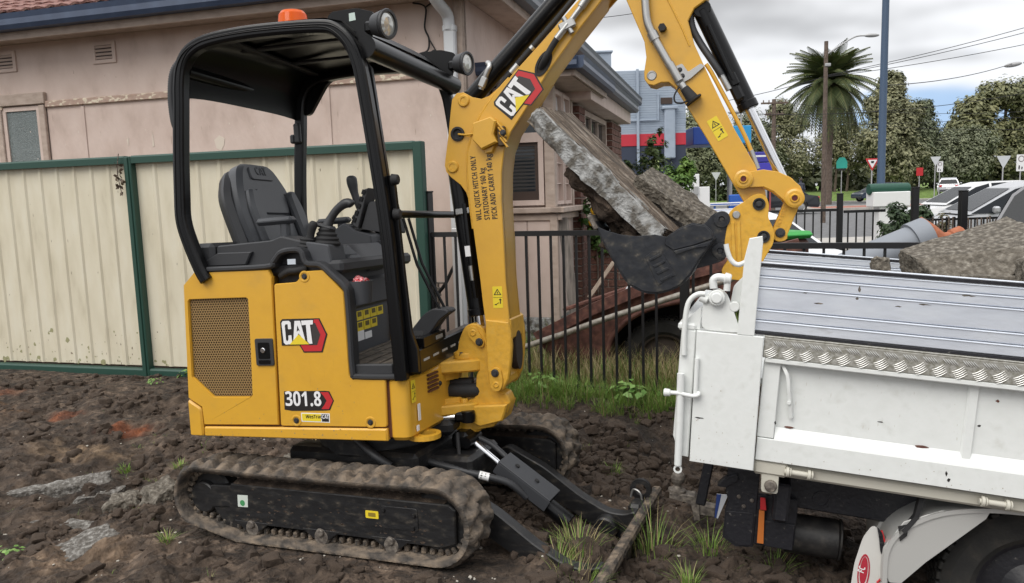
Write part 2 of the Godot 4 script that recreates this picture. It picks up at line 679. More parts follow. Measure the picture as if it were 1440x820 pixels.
	M.chassis = tri(mat(C(0.012, 0.012, 0.016), 0.45), ramp(noise(0.05, 81, 3), [[0.0, C(0.010, 0.010, 0.014)], [0.72, C(0.014, 0.014, 0.018)], [0.84, C(0.03, 0.028, 0.028)], [0.93, C(0.14, 0.13, 0.12)], [1.0, C(0.3, 0.28, 0.26)]]), Vector3.ONE * 1.4, bump_fine, 0.2)
	M.tyre = tri(mat(C(0.02, 0.019, 0.018), 0.85), ramp(cloudy, [[0.0, C(0.014, 0.014, 0.014)], [0.6, C(0.024, 0.023, 0.021)], [1.0, C(0.06, 0.05, 0.04)]]), Vector3.ONE * 2, bump_fine, 0.4)
	# stone and soil
	M.concrete = tri(mat(C(0.4, 0.39, 0.36), 0.9), ramp(noise(0.007, 91, 9), [[0.0, C(0.06, 0.052, 0.042)], [0.32, C(0.13, 0.118, 0.10)], [0.46, C(0.23, 0.228, 0.22)], [0.64, C(0.35, 0.355, 0.35)], [1.0, C(0.56, 0.56, 0.55)]], 1024), Vector3.ONE * 1.9, bump_rough, 0.6)
	M.kerb = tri(mat(C(0.2, 0.19, 0.17), 0.95), ramp(noise(0.014, 92, 7), [[0.0, C(0.05, 0.045, 0.038)], [0.40, C(0.11, 0.10, 0.088)], [0.6, C(0.19, 0.18, 0.165)], [0.8, C(0.31, 0.30, 0.28)], [1.0, C(0.46, 0.45, 0.42)]], 1024), Vector3.ONE * 2.0, bump_rough, 0.8)
	M.slab_top = tri(mat(C(0.2, 0.15, 0.11), 0.95), ramp(noise(0.012, 93, 6), [[0.0, C(0.05, 0.038, 0.028)], [0.45, C(0.12, 0.09, 0.066)], [0.62, C(0.20, 0.16, 0.12)], [0.8, C(0.32, 0.27, 0.22)], [1.0, C(0.40, 0.36, 0.31)]]), Vector3(0.7, 2.6, 2.6), bump_rough, 1.0)
	M.rubble = tri(mat(C(0.2, 0.17, 0.13), 0.95), ramp(noise(0.022, 95, 8), [[0.0, C(0.050, 0.043, 0.034)], [0.4, C(0.095, 0.083, 0.066)], [0.6, C(0.150, 0.132, 0.108)], [0.8, C(0.235, 0.215, 0.180)], [1.0, C(0.42, 0.40, 0.36)]], 1024), Vector3.ONE * 1.3, bump_rough, 0.7)
	M.soil = tri(mat(C(0.05, 0.035, 0.025), 0.97), ramp(noise(0.016, 97, 6), [[0.0, C(0.036, 0.025, 0.018)], [0.36, C(0.072, 0.050, 0.035)], [0.54, C(0.125, 0.087, 0.061)], [0.72, C(0.21, 0.150, 0.107)], [1.0, C(0.40, 0.31, 0.235)]], 1024), Vector3.ONE * 0.55, bump_rough, 1.1, true)
	M.soil.vertex_color_use_as_albedo = true
	M.clod = tri(mat(C(0.05, 0.035, 0.025), 0.97), ramp(noise(0.02, 99, 5), [[0.0, C(0.020, 0.014, 0.010)], [0.5, C(0.055, 0.038, 0.027)], [1.0, C(0.15, 0.112, 0.082)]], 256), Vector3.ONE * 3.0, bump_rough, 1.0)
	M.pebble = mat(C(0.42, 0.39, 0.34), 0.9)
	# house and fences
	M.pink = tri(mat(C(0.45, 0.32, 0.26), 0.8), ramp(noise(0.007, 103, 6), [[0.0, C(0.47, 0.37, 0.32)], [0.35, C(0.55, 0.44, 0.385)], [0.6, C(0.58, 0.47, 0.415)], [0.9, C(0.60, 0.49, 0.435)], [1.0, C(0.64, 0.56, 0.50)]], 1024), Vector3(0.45, 0.25, 0.45), bump_fine, 0.12)
	M.pink_dark = tri(mat(C(0.40, 0.30, 0.24), 0.75), ramp(noise(0.01, 105, 5), [[0.0, C(0.34, 0.27, 0.22)], [0.5, C(0.43, 0.345, 0.29)], [0.88, C(0.47, 0.385, 0.325)], [0.93, C(0.60, 0.54, 0.44)], [1.0, C(0.66, 0.60, 0.50)]]), Vector3(0.9, 2.0, 0.9), bump_fine, 0.2)
	M.flaking = tri(mat(C(0.5, 0.4, 0.33), 0.85), ramp(noise(0.02, 107, 5), [[0.0, C(0.38, 0.27, 0.21)], [0.55, C(0.45, 0.33, 0.27)], [0.60, C(0.66, 0.58, 0.45)], [1.0, C(0.72, 0.66, 0.52)]]), Vector3(0.9, 1.6, 0.9), bump_mid, 0.4)
	M.gutter = tri(mat(C(0.035, 0.055, 0.10), 0.4), ramp(cloudy, [[0.0, C(0.03, 0.045, 0.085)], [1.0, C(0.05, 0.075, 0.13)]]), Vector3.ONE, bump_fine, 0.05)
	M.cream = tri(mat(C(0.6, 0.52, 0.34), 0.6), ramp(noise(0.006, 111, 6), [[0.0, C(0.50, 0.45, 0.335)], [0.3, C(0.60, 0.55, 0.42)], [0.6, C(0.64, 0.59, 0.46)], [1.0, C(0.67, 0.63, 0.51)]], 1024), Vector3(0.8, 0.22, 0.8), bump_fine, 0.06)
	M.green = mat(C(0.016, 0.058, 0.042), 0.5)
	M.fence_black = mat(C(0.007, 0.007, 0.008), 0.5)
	M.brick = tri(mat(C(0.2, 0.08, 0.05), 0.9), ramp(noise(0.03, 113, 4), [[0.0, C(0.075, 0.034, 0.026)], [0.5, C(0.135, 0.062, 0.046)], [1.0, C(0.20, 0.105, 0.078)]], 256), Vector3.ONE * 3, bump_mid, 0.4)
	M.mortar = mat(C(0.30, 0.26, 0.22), 0.95)
	M.tile = tri(mat(C(0.22, 0.09, 0.07), 0.8), ramp(noise(0.015, 115, 6), [[0.0, C(0.09, 0.04, 0.035)], [0.45, C(0.20, 0.085, 0.07)], [0.65, C(0.27, 0.14, 0.115)], [0.85, C(0.40, 0.31, 0.27)], [1.0, C(0.45, 0.40, 0.36)]]), Vector3.ONE * 1.4, bump_rough, 0.5)
	M.frosted = tri(mat(C(0.2, 0.24, 0.24), 0.25), ramp(noise(0.10, 117, 3), [[0.0, C(0.06, 0.075, 0.075)], [0.5, C(0.17, 0.20, 0.20)], [1.0, C(0.36, 0.41, 0.41)]]), Vector3.ONE * 1.6, ntex(noise(0.12, 5, 2), 512, true, 8.0), 0.8)
	M.frosted.uv1_world_triplanar = true
	M.gutter_grey = mat(C(0.065, 0.075, 0.095), 0.4)
	M.pane = mat(C(0.02, 0.025, 0.03), 0.06)
	M.timber_dark = mat(C(0.05, 0.03, 0.022), 0.6)
	M.pvc = mat(C(0.60, 0.62, 0.64), 0.45)
	M.rust = tri(mat(C(0.12, 0.04, 0.025), 0.75), ramp(noise(0.02, 119, 6), [[0.0, C(0.05, 0.022, 0.017)], [0.5, C(0.115, 0.046, 0.034)], [0.8, C(0.18, 0.080, 0.056)], [1.0, C(0.27, 0.16, 0.11)]]), Vector3.ONE * 1.0, bump_mid, 0.3)
	M.grass = mat(C(0.11, 0.19, 0.035), 0.7)
	M.grass.vertex_color_use_as_albedo = true
	M.grass.albedo_color = Color.WHITE
	M.grass.backlight_enabled = true
	M.grass.backlight = Color(0.5, 0.6, 0.25)
	M.leaf = mat(Color.WHITE, 0.6)
	M.leaf.vertex_color_use_as_albedo = true
	M.leaf.backlight_enabled = true
	M.leaf.backlight = Color(0.3, 0.36, 0.14)
	M.bark = tri(mat(C(0.16, 0.12, 0.09), 0.9), ramp(spots, [[0.0, C(0.07, 0.05, 0.04)], [1.0, C(0.22, 0.17, 0.135)]], 256), Vector3(1.5, 0.5, 1.5), bump_rough, 0.8)
	M.asphalt = tri(mat(C(0.1, 0.1, 0.105), 0.9), ramp(noise(0.02, 121, 6), [[0.0, C(0.11, 0.11, 0.112)], [0.6, C(0.15, 0.15, 0.153)], [1.0, C(0.20, 0.20, 0.20)]]), Vector3.ONE * 0.3, bump_fine, 0.3, true)
	M.paving = tri(mat(C(0.4, 0.38, 0.35), 0.9), ramp(spots, [[0.0, C(0.34, 0.32, 0.29)], [1.0, C(0.46, 0.44, 0.41)]], 256), Vector3.ONE * 0.3, null, 1, true)
	M.lawn = tri(mat(C(0.09, 0.15, 0.03), 0.9), ramp(noise(0.02, 123, 6), [[0.0, C(0.08, 0.12, 0.025)], [0.5, C(0.14, 0.22, 0.045)], [1.0, C(0.20, 0.27, 0.07)]]), Vector3.ONE * 0.12, bump_rough, 0.5, true)

# ---------- ground ----------
const MACHINE := Vector3(-0.674, -0.044, -3.802)
var fbm1 := noise(0.55, 201, 3)
var fbm2 := noise(2.6, 203, 4)
var ridge := noise(5.0, 205, 4, FastNoiseLite.TYPE_SIMPLEX_SMOOTH, FastNoiseLite.FRACTAL_RIDGED)
var fine := noise(22.0, 207, 3)

func ground_base(x: float, z: float) -> float:
	var plane := -0.044 + 0.0193 * (x - MACHINE.x) + 0.0454 * (z - MACHINE.z)
	var near_machine := clampf(1.0 - Vector2((x + 0.674) / 3.0, (z + 3.8) / 2.2).length(), 0.0, 1.0)
	var y := lerpf(0.0, clampf(plane, -0.14, 0.06), smoothstep(0.0, 0.45, near_machine))
	# falls away to the right under the tipper
	var right := smoothstep(0.25, 2.2, x) * (1.0 - smoothstep(-4.7, -5.3, z))
	y -= 0.42 * right
	# dug out in front of the blade and along the cut below the picket fence
	y -= 0.20 * exp(-pow((x - 0.42) / 0.42, 2.0) - pow((z + 3.36) / 0.55, 2.0))
	y -= 0.10 * exp(-pow((x - 0.9) / 0.8, 2.0) - pow((z + 4.3) / 0.40, 2.0))
	# bank below the picket fence
	var line := -5.93 + 0.44 * (x - 0.09)
	var bank := smoothstep(0.10, 0.50, z - line) if x > -0.6 else 1.0
	if x > -0.9 and z < line + 0.6 and z > line - 1.5:
		y = lerpf(0.04, y, bank)
	return y

func ground_y(x: float, z: float) -> float:
	var y := ground_base(x, z)
	if z > 3.0 or z < -9.0 or absf(x) > 9.0:
		return y
	var calm := smoothstep(-9.0, -7.6, z) * (1.0 - smoothstep(6.0, 9.0, absf(x)))
	var d := 0.070 * fbm1.get_noise_2d(x, z) + 0.060 * fbm2.get_noise_2d(x, z)
	var k := ridge.get_noise_2d(x, z)
	d += 0.030 * k * (0.6 + 0.8 * fbm2.get_noise_2d(x * 0.4 + 9.0, z * 0.4)) + 0.016 * fine.get_noise_2d(x, z) + 0.010 * absf(fine.get_noise_2d(x * 2.3 + 5.0, z * 2.3))
	if x < 0.2:
		d *= lerpf(0.15, 1.0, smoothstep(0.1, 0.9, z + 6.823 - 0.287 * (x + 3.28)))
	# pressed flat under the tracks
	var p := Vector2(x, z) - Vector2(MACHINE.x, MACHINE.z)
	var a := deg_to_rad(22.0)
	var u := p.x * cos(a) + p.y * sin(a)
	var w := -p.x * sin(a) + p.y * cos(a)
	var on := (1.0 - smoothstep(0.72, 0.98, absf(u))) * (1.0 - smoothstep(0.17, 0.30, absf(absf(w) - 0.51)))
	return y + d * calm * (1.0 - 0.85 * on) - 0.012 * on

# damp and dry patches, orange subsoil and pale clay smears turned up by the digging
func soil_tone(x: float, z: float) -> Color:
	var k := 0.90 + 0.60 * fbm1.get_noise_2d(x * 1.3 + 4.0, z * 1.3) + 0.45 * fbm2.get_noise_2d(x * 0.8, z * 0.8 + 7.0) + 0.30 * ridge.get_noise_2d(x * 0.7, z * 0.7)
	k *= 0.50
	var c := Color(k, k, k)
	for s in ORANGE:
		var d := Vector2((x - s[0]) / s[2], (z - s[1]) / s[3]).length() + 0.7 * fbm2.get_noise_2d(x * 2.0, z * 2.0)
		c = c.lerp(s[4], 1.0 - smoothstep(0.35, 1.0, d))
	return Color(clampf(c.r, 0.16, 1.0), clampf(c.g, 0.16, 1.0), clampf(c.b, 0.12, 1.0))

const ORANGE := [[-2.62, -5.12, 0.20, 0.13, Color(1.0, 0.42, 0.20)], [-4.35, -6.2, 0.35, 0.22, Color(1.0, 0.50, 0.32)], [-3.3, -5.5, 0.16, 0.12, Color(0.95, 0.48, 0.32)], [-2.75, -4.75, 0.36, 0.15, Color(0.95, 0.92, 0.80)], [-4.1, -5.6, 0.5, 0.3, Color(0.75, 0.60, 0.45)], [-1.95, -3.25, 0.40, 0.24, Color(0.85, 0.82, 0.76)]]

func spaced(a: Array) -> PackedFloat32Array:
	var out := PackedFloat32Array()
	for s in a:
		var n := int(ceil((s[1] - s[0]) / s[2]))
		for i in n:
			out.append(s[0] + (s[1] - s[0]) * i / n)
	out.append(a[a.size() - 1][1])
	return out

func make_ground() -> void:
	var xs := spaced([[-400.0, -60.0, 60.0], [-60.0, -10.0, 5.0], [-10.0, -6.5, 0.12], [-6.5, -2.7, 0.035], [-2.7, 1.7, 0.020], [1.7, 4.0, 0.05], [4.0, 10.0, 0.15], [10.0, 60.0, 5.0], [60.0, 400.0, 60.0]])
	var zs := spaced([[-600.0, -60.0, 60.0], [-60.0, -9.5, 5.0], [-9.5, -7.2, 0.06], [-7.2, -4.9, 0.035], [-4.9, -2.3, 0.020], [-2.3, -1.0, 0.05], [-1.0, 10.0, 0.3], [10.0, 400.0, 60.0]])
	var mb := MB.new()
	var nx := xs.size()
	var nz := zs.size()
	var ys := PackedFloat32Array()
	ys.resize(nx * nz)
	for j in nz:
		for i in nx:
			ys[j * nx + i] = ground_y(xs[i], zs[j])
	for j in nz:
		for i in nx:
			var i0 := maxi(i - 1, 0)
			var i1 := mini(i + 1, nx - 1)
			var j0 := maxi(j - 1, 0)
			var j1 := mini(j + 1, nz - 1)
			var dx := (ys[j * nx + i1] - ys[j * nx + i0]) / (xs[i1] - xs[i0])
			var dz := (ys[j1 * nx + i] - ys[j0 * nx + i]) / (zs[j1] - zs[j0])
			mb.v.append(Vector3(xs[i], ys[j * nx + i], zs[j]))
			mb.n.append(Vector3(-dx, 1, -dz).normalized())
			mb.uv.append(Vector2(xs[i], zs[j]))
			mb.c.append(soil_tone(xs[i], zs[j]))
	mb.ix.resize((nx - 1) * (nz - 1) * 6)
	var k := 0
	for j in nz - 1:
		for i in nx - 1:
			var a := j * nx + i
			for q in [a, a + 1, a + nx, a + 1, a + nx + 1, a + nx]:
				mb.ix[k] = q
				k += 1
	struct("ground", mb, M.soil, "dark brown dug up soil of the building site")

	# street side: lawn sheet out to the trees, road, footpath, traffic island
	var sheet := func(called: String, pts: Array, y: float, m: Material, label: String) -> void:
		var s := MB.new()
		var p := MB.ccw(PackedVector2Array(pts))
		var t := Geometry2D.triangulate_polygon(p)
		for q in range(0, t.size(), 3):
			var tri_ := [p[t[q]], p[t[q + 1]], p[t[q + 2]]]
			if (tri_[1] - tri_[0]).cross(tri_[2] - tri_[0]) > 0:
				tri_.reverse()
			s.tri(Vector3(tri_[0].x, y, tri_[0].y), Vector3(tri_[1].x, y, tri_[1].y), Vector3(tri_[2].x, y, tri_[2].y))
		struct(called, s, m, label)
	sheet.call("yard_grass", [V2(-380, -9.6), V2(380, -9.6), V2(380, -66.2), V2(-380, -66.2)], 0.006, M.lawn, "grass under the street fences and road edges")
	var lw := MB.new()
	for q in [[-66.0, 0.02, -76.0, 0.80], [-76.0, 0.80, -110.0, 1.15], [-110.0, 1.15, -590.0, 1.2]]:
		lw.quad(V3(-380, q[1], q[0]), V3(380, q[1], q[0]), V3(380, q[3], q[2]), V3(-380, q[3], q[2]))
	struct("lawn", lw, M.lawn, "bright green grass bank beyond the road in front of the trees")
	sheet.call("road", [V2(-40, -15.5), V2(160, -15.5), V2(160, -66), V2(-40, -66)], 0.012, M.asphalt, "grey asphalt road and roundabout")
	sheet.call("footpath", [V2(-40, -12.2), V2(160, -12.2), V2(160, -15.3), V2(-40, -15.3)], 0.018, M.asphalt, "grey footpath outside the boundary fence")
	var kerb := MB.new()
	kerb.box(V3(60, 0.06, -15.42), V3(200, 0.14, 0.16), 0.02)
	kerb.box(V3(60, 0.06, -66.1), V3(200, 0.14, 0.16), 0.02)
	struct("kerb", kerb, M.paving, "pale concrete kerbs of the road")
	var flat := Transform3D(Basis(Vector3.RIGHT, -PI / 2), Vector3.ZERO)
	var isl := MB.new()
	var inn := rounded([V2(18, 45.5), V2(31, 45.5), V2(33, 50), V2(19, 50)], 1.2)
	isl.extrude(inn, 0.0, 0.14, 0.02)
	struct("traffic_island", isl, tri(mat(C(0.3, 0.1, 0.07), 0.9), ramp(noise(0.05, 3, 3), [[0.0, C(0.26, 0.10, 0.075)], [1.0, C(0.36, 0.16, 0.12)]], 256), Vector3.ONE * 0.4), "red paved traffic island in the road").transform = flat
	var rim := MB.new()
	var o := rounded([V2(17.6, 45.1), V2(31.4, 45.1), V2(33.4, 50.4), V2(18.6, 50.4)], 1.2)
	rim.ring(o, inn, 0.0, 0.16)
	struct("island_kerb", rim, M.paving, "pale kerb round the red traffic island").transform = flat
	var slab := MB.new()
	slab.box(V3(9.6, 0.05, -19.0), V3(4.4, 0.1, 3.6), 0.03)
	struct("driveway", slab, M.paving, "pale concrete driveway crossing behind the picket gate")
# ---------- colour-coated steel fence ----------
var FH := Transform3D()      # the house frame: x along the side wall, z out of it
var FF := Transform3D()      # the same axes at the steel fence

func steel_fence() -> void:
	var t := thing("sheet_fence", "long cream ribbed steel sheet fence with dark green frame", "fence", FF)
	var posts := [-4.75, -2.36, 0.0, 2.70]
	for i in posts.size():
		var p := MB.new()
		p.box(V3(posts[i], 0.94, 0.0), V3(0.075, 1.99, 0.085), 0.006)
		if i < 3:
			p.box(V3(posts[i], 0.94, 0.048), V3(0.030, 1.97, 0.012), 0.003)
		part("post", p, M.green, t)
	for i in 3:
		var x0: float = posts[i] + 0.038
		var x1: float = posts[i + 1] - 0.038
		for y in [1.915, 0.035]:
			var r := MB.new()
			r.sweep([V3(x0, y, 0), V3(x1, y, 0)], [V2(-0.036, -0.040), V2(0.036, -0.040), V2(0.036, 0.012), V2(0.026, 0.026), V2(-0.026, 0.026), V2(-0.036, 0.012)], Vector3.UP)
			part("rail", r, M.green, t)
		# three trapezoid sheets to a bay, each of two broad pans and ribs
		var w := (x1 - x0) / 3.0
		for k in 3:
			var s := MB.new()
			var ribs := 4
			var pts := []
			for q in ribs:
				var a := x0 + w * k + w * q / ribs
				var d := w / ribs
				pts.append_array([V2(a, 0.0), V2(a + d * 0.74, 0.0), V2(a + d * 0.82, 0.014), V2(a + d * 0.92, 0.014)])
			pts.append(V2(x0 + w * (k + 1), 0.0))
			for q in pts.size() - 1:
				var a: Vector2 = pts[q]
				var b: Vector2 = pts[q + 1]
				s.quad(V3(a.x, 0.08, a.y - 0.02), V3(b.x, 0.08, b.y - 0.02), V3(b.x, 1.875, b.y - 0.02), V3(a.x, 1.875, a.y - 0.02))
			part("fence_sheet", s, M.cream, t)
	var algae := mat(C(0.30, 0.29, 0.16), 0.9)
	var splash := mat(C(0.20, 0.155, 0.11), 0.95)
	for q in [[-4.7, 2.3], [-2.3, 2.25], [0.06, 2.6]]:
		specks(t, Rect2(q[0], 0.09, q[1], 0.32), -0.0195, 90, V2(0.010, 0.016), splash, 2.6)
		specks(t, Rect2(q[0], 0.09, q[1], 0.30), -0.0198, 60, V2(0.035, 0.035), algae, 2.0, Transform3D(), "algae_stains")
		specks(t, Rect2(q[0], 0.4, q[1], 1.45), -0.0195, 26, V2(0.004, 0.022), splash, 1.0)

func picket_fence(called: String, label: String, a: Vector3, b: Vector3, height: float, gap: float, group := "", bottom_from := 0.08) -> Node3D:
	var dir := (b - a)
	var l := Vector2(dir.x, dir.z).length()
	var yaw := -rad_to_deg(atan2(dir.z, dir.x))
	var t := thing(called, label, "fence", Transform3D(Basis(Vector3.UP, deg_to_rad(yaw)), a), group)
	var drop := dir.y
	for y in [height, 0.05]:
		var r := MB.new()
		r.sweep([V3(0, y, 0), V3(l, y + drop, 0)], [V2(-0.02, -0.019), V2(0.02, -0.019), V2(0.02, 0.019), V2(-0.02, 0.019)], Vector3.UP)
		part("rail", r, M.fence_black, t)
	var n := int(l / gap)
	var pk := MB.new()
	pk.box(V3(0, (height + bottom_from) * 0.5, 0), V3(0.018, height - bottom_from - 0.01, 0.018), 0.002)
	var pm := pk.mesh()
	for i in n:
		part("picket", pm, M.fence_black, t, Transform3D(Basis(), V3((i + 0.5) * gap, drop * (i + 0.5) / n, 0)))
	return t

func fence_post(label: String, at: Vector3, h: float, w: float, parent: Node3D = null) -> void:
	var p := MB.new()
	p.box(V3(0, h * 0.5, 0), V3(w, h, w), 0.004)
	p.box(V3(0, h + 0.006, 0), V3(w + 0.008, 0.012, w + 0.008), 0.003)
	if parent:
		part("post", p, M.fence_black, parent, Transform3D(Basis(), at))
	else:
		tag(part("fence_post", p, M.fence_black, self, Transform3D(Basis(), at)), label, "fence post")

# ---------- house ----------
func brick_wall(parent: Node, x0: float, x1: float, y0: float, y1: float, at: Transform3D, called := "brick") -> void:
	var k := MB.new()
	k.box(V3((x0 + x1) * 0.5, (y0 + y1) * 0.5, -0.06), V3(x1 - x0 - 0.006, y1 - y0, 0.10))
	part("mortar", k, M.mortar, parent, at)
	var bm := []
	for w in [0.225, 0.107]:
		var b := MB.new()
		b.box(Vector3.ZERO, V3(w, 0.073, 0.10), 0.004)
		bm.append(b.mesh())
	var row := 0
	var y := y0 + 0.04
	while y < y1 - 0.03:
		var x := x0 + (0.0 if row % 2 == 0 else -0.117)
		while x < x1 - 0.02:
			var a := maxf(x, x0)
			var e := minf(x + 0.225, x1)
			if e - a > 0.05:
				var full := e - a > 0.2
				part(called, bm[0 if full else 1], M.brick, parent, at * Transform3D(Basis.from_scale(V3((e - a) / (0.225 if full else 0.107), 1, 1)), V3((a + e) * 0.5, y, -0.047 + rnd(-0.002, 0.002))))
			x += 0.235
		y += 0.083
		row += 1

func window(parent: Node, x0: float, x1: float, y0: float, y1: float, at: Transform3D, fw: float, frame_m: Material, pane_m: Material, splits: Array, depth := 0.05) -> Node3D:
	var f := MB.new()
	f.ring([V2(x0 - fw, y0 - fw), V2(x1 + fw, y0 - fw), V2(x1 + fw, y1 + fw), V2(x0 - fw, y1 + fw)], [V2(x0, y0), V2(x1, y0), V2(x1, y1), V2(x0, y1)], -0.02, depth)
	for s in splits:
		if s[0] == "h":
			f.box(V3((x0 + x1) * 0.5, s[1], 0.012), V3(x1 - x0 - 0.002, s[2], 0.045), 0.004)
		else:
			f.box(V3(s[1], (y0 + y1) * 0.5, 0.010), V3(s[2], y1 - y0 - 0.002, 0.04), 0.004)
	var o := part("window", f, frame_m, parent, at)
	var p := MB.new()
	p.box(V3((x0 + x1) * 0.5, (y0 + y1) * 0.5, -0.006), V3(x1 - x0 - 0.001, y1 - y0 - 0.001, 0.008))
	part("pane", p, pane_m, o)
	return o

func make_house() -> void:
	var t := thing("house", "old pink fibro cottage with red tiled roof behind the cream fence", "house", FH)
	var wall := MB.new()
	wall.box(V3(-2.7, 1.62, -0.06), V3(10.92, 3.26, 0.08))
	wall.box(V3(2.70, 1.62, -5.05), V3(0.10, 3.26, 9.9))
	part("wall", wall, M.pink, t)
	# sheets of the side wall with joints between them
	var joints := [-7.5, -5.4, -2.53, -1.42, 1.40, 2.66]
	for i in 5:
		if i == 2:
			continue
		var s := MB.new()
		s.box(V3((joints[i] + joints[i + 1]) * 0.5, 1.34, -0.011), V3(joints[i + 1] - joints[i] - 0.008, 2.46, 0.016), 0.004)
		part("wall_sheet", s, M.pink, t)
	var s2 := MB.new()
	s2.box(V3(-1.655, 1.34, -0.011), V3(0.455, 2.46, 0.016), 0.004)
	part("wall_sheet", s2, M.pink, t)
	var s3 := MB.new()
	s3.box(V3(-2.45, 2.93, -0.012), V3(10.3, 0.60, 0.014), 0.003)
	part("wall_sheet", s3, M.pink, t)
	for j in [-1.42, 1.40]:
		var b := MB.new()
		b.box(V3(j, 1.33, 0.002), V3(0.045, 2.44, 0.012), 0.003)
		part("batten", b, M.pink, t)
	var bt := MB.new()
	bt.box(V3(0.39, 2.595, 0.010), V3(4.54, 0.065, 0.034), 0.006)
	part("batten", bt, M.flaking, t)
	var bt2 := MB.new()
	bt2.box(V3(-4.9, 2.595, 0.010), V3(4.9, 0.065, 0.034), 0.006)
	part("batten", bt2, M.flaking, t)
	var cs := MB.new()
	cs.box(V3(2.715, 1.62, 0.0), V3(0.075, 3.2, 0.05), 0.005)
	cs.box(V3(2.745, 1.62, -0.045), V3(0.03, 3.2, 0.07), 0.005)
	part("corner_stop", cs, M.pink_dark, t)
	# side window, frosted
	window(t, -2.42, -2.01, 1.2, 2.545, Transform3D(Basis(), V3(0, 0, 0.0)), 0.045, M.pink, M.frosted, [], 0.012)
	var arch := MB.new()
	arch.box(V3(-2.30, 2.66, 0.018), V3(0.86, 0.12, 0.045), 0.006)
	arch.box(V3(-1.925, 1.86, 0.014), V3(0.075, 1.46, 0.036), 0.006)
	arch.box(V3(-2.505, 1.86, 0.014), V3(0.075, 1.46, 0.036), 0.006)
	part("architrave", arch, M.pink_dark, t)
	for vx in [-1.085, -2.36, 1.95]:
		var v := MB.new()
		v.ring([V2(vx - 0.145, 2.955), V2(vx + 0.145, 2.955), V2(vx + 0.145, 3.165), V2(vx - 0.145, 3.165)], [V2(vx - 0.105, 2.99), V2(vx + 0.105, 2.99), V2(vx + 0.105, 3.13), V2(vx - 0.105, 3.13)], -0.004, 0.012)
		var vo := part("vent", v, M.pink, t)
		var vb := MB.new()
		vb.box(V3(vx, 3.06, -0.002), V3(0.208, 0.138, 0.004))
		part("vent_back", vb, M.timber_dark, vo)
		for k in 4:
			var sl := MB.new()
			sl.box(V3(vx, 3.008 + k * 0.036, 0.006), V3(0.21, 0.022, 0.006), 0.001, Basis(Vector3.RIGHT, 0.7))
			part("slat", sl, M.pink, vo)
	# eaves
	var sof := MB.new()
	sof.box(V3(-2.3, 3.235, 0.14), V3(11.1, 0.012, 0.32))
	sof.box(V3(2.925, 3.238, -4.9), V3(0.32, 0.012, 10.4))
	part("soffit", sof, M.pink_dark, t)
	var fas := MB.new()
	fas.box(V3(-2.3, 3.27, 0.305), V3(10.9, 0.15, 0.022), 0.003)
	fas.box(V3(3.08, 3.27, -4.85), V3(0.022, 0.15, 10.3), 0.003)
	part("fascia", fas, M.pink_dark, t)
	var gsec := [V2(-0.055, -0.075), V2(0.045, -0.075), V2(0.066, -0.035), V2(0.060, 0.02), V2(0.072, 0.072), V2(-0.055, 0.072)]
	var gut := MB.new()
	gut.sweep([V3(-7.8, 3.345, 0.375), V3(3.10, 3.345, 0.375)], gsec.map(func(q): return V2(-q.x, q.y)), Vector3.UP)
	part("gutter", gut, M.gutter, t)
	var gut2 := MB.new()
	gut2.sweep([V3(3.15, 3.348, 0.38), V3(3.15, 3.348, -10.0)], gsec.map(func(q): return V2(-q.x, q.y)), Vector3.UP)
	part("gutter", gut2, M.gutter_grey, t)
	# roof: boarding with separate concrete tiles
	var slope := deg_to_rad(23.0)
	var rf := MB.new()
	var up := V3(0, sin(slope), -cos(slope))
	var e0 := V3(-7.8, 3.39, 0.34)
	var e1 := V3(3.1, 3.39, 0.34)
	rf.quad(e0, e1, V3(-1.3, 3.39 + 4.7 * 0.4245, -4.3), V3(-7.8, 3.39 + 4.7 * 0.4245, -4.3))
	rf.quad(e1, V3(3.1, 3.39, -9.8), V3(-1.3, 3.39 + 4.7 * 0.4245, -9.8), V3(-1.3, 3.39 + 4.7 * 0.4245, -4.3))
	var ro := part("roof", rf, M.tile, t)
	var variants := []
	for k in 3:
		var tm := MB.new()
		var rows := []
		for i in 3:
			var row := []
			for q in 13:
				var u := float(q) / 12.0
				var wave := 0.022 * pow(absf(sin(u * TAU)), 1.5) + (0.012 if u > 0.92 else 0.0)
				row.append(V3((u - 0.5) * 0.315, wave + rnd(-0.0015, 0.0015), 0.0) + V3(0, 0, -0.35 * i / 2.0))
			rows.append(row)
		tm.grid(rows)
		var front := []
		for i in 2:
			var row := []
			for q in 13:
				row.append(rows[0][q] + V3(0, -0.022 * (1 - i), 0.0))
			front.append(row)
		tm.grid(front)
		variants.append(tm.mesh())
	for r in 7:
		for k in 32:
			var x := -6.0 + 0.292 * k + (0.146 if r % 2 else 0.0)
			if x > 2.95 - r * 0.31:
				continue
			var at := V3(x, 3.43, 0.44) + up * 0.31 * r + V3(0, rnd(-0.003, 0.003), 0)
			part("roof_tile", variants[(k * 7 + r * 3) % 3], M.tile, ro, Transform3D(Basis(Vector3.RIGHT, slope - 0.05) * Basis(Vector3.UP, rnd(-0.015, 0.015)), at))
	# downpipe with an offset bend
	var dp := MB.new()
	dp.tube(curve([V3(2.60, 3.34, 0.34), V3(2.60, 3.22, 0.33), V3(2.62, 3.14, 0.22), V3(2.645, 3.07, 0.085), V3(2.65, 2.95, 0.065)], 5), 0.052, 14)
	dp.box(V3(2.655, 1.5, 0.062), V3(0.105, 2.96, 0.075), 0.012)
	dp.box(V3(2.655, 2.96, 0.062), V3(0.115, 0.06, 0.085), 0.01)
	part("downpipe", dp, M.pvc, t)
	var mtr := MB.new()
	mtr.box(V3(2.42, 2.735, 0.03), V3(0.19, 0.075, 0.06), 0.006)
	part("junction_box", mtr, M.pvc, t)
	var cab := MB.new()
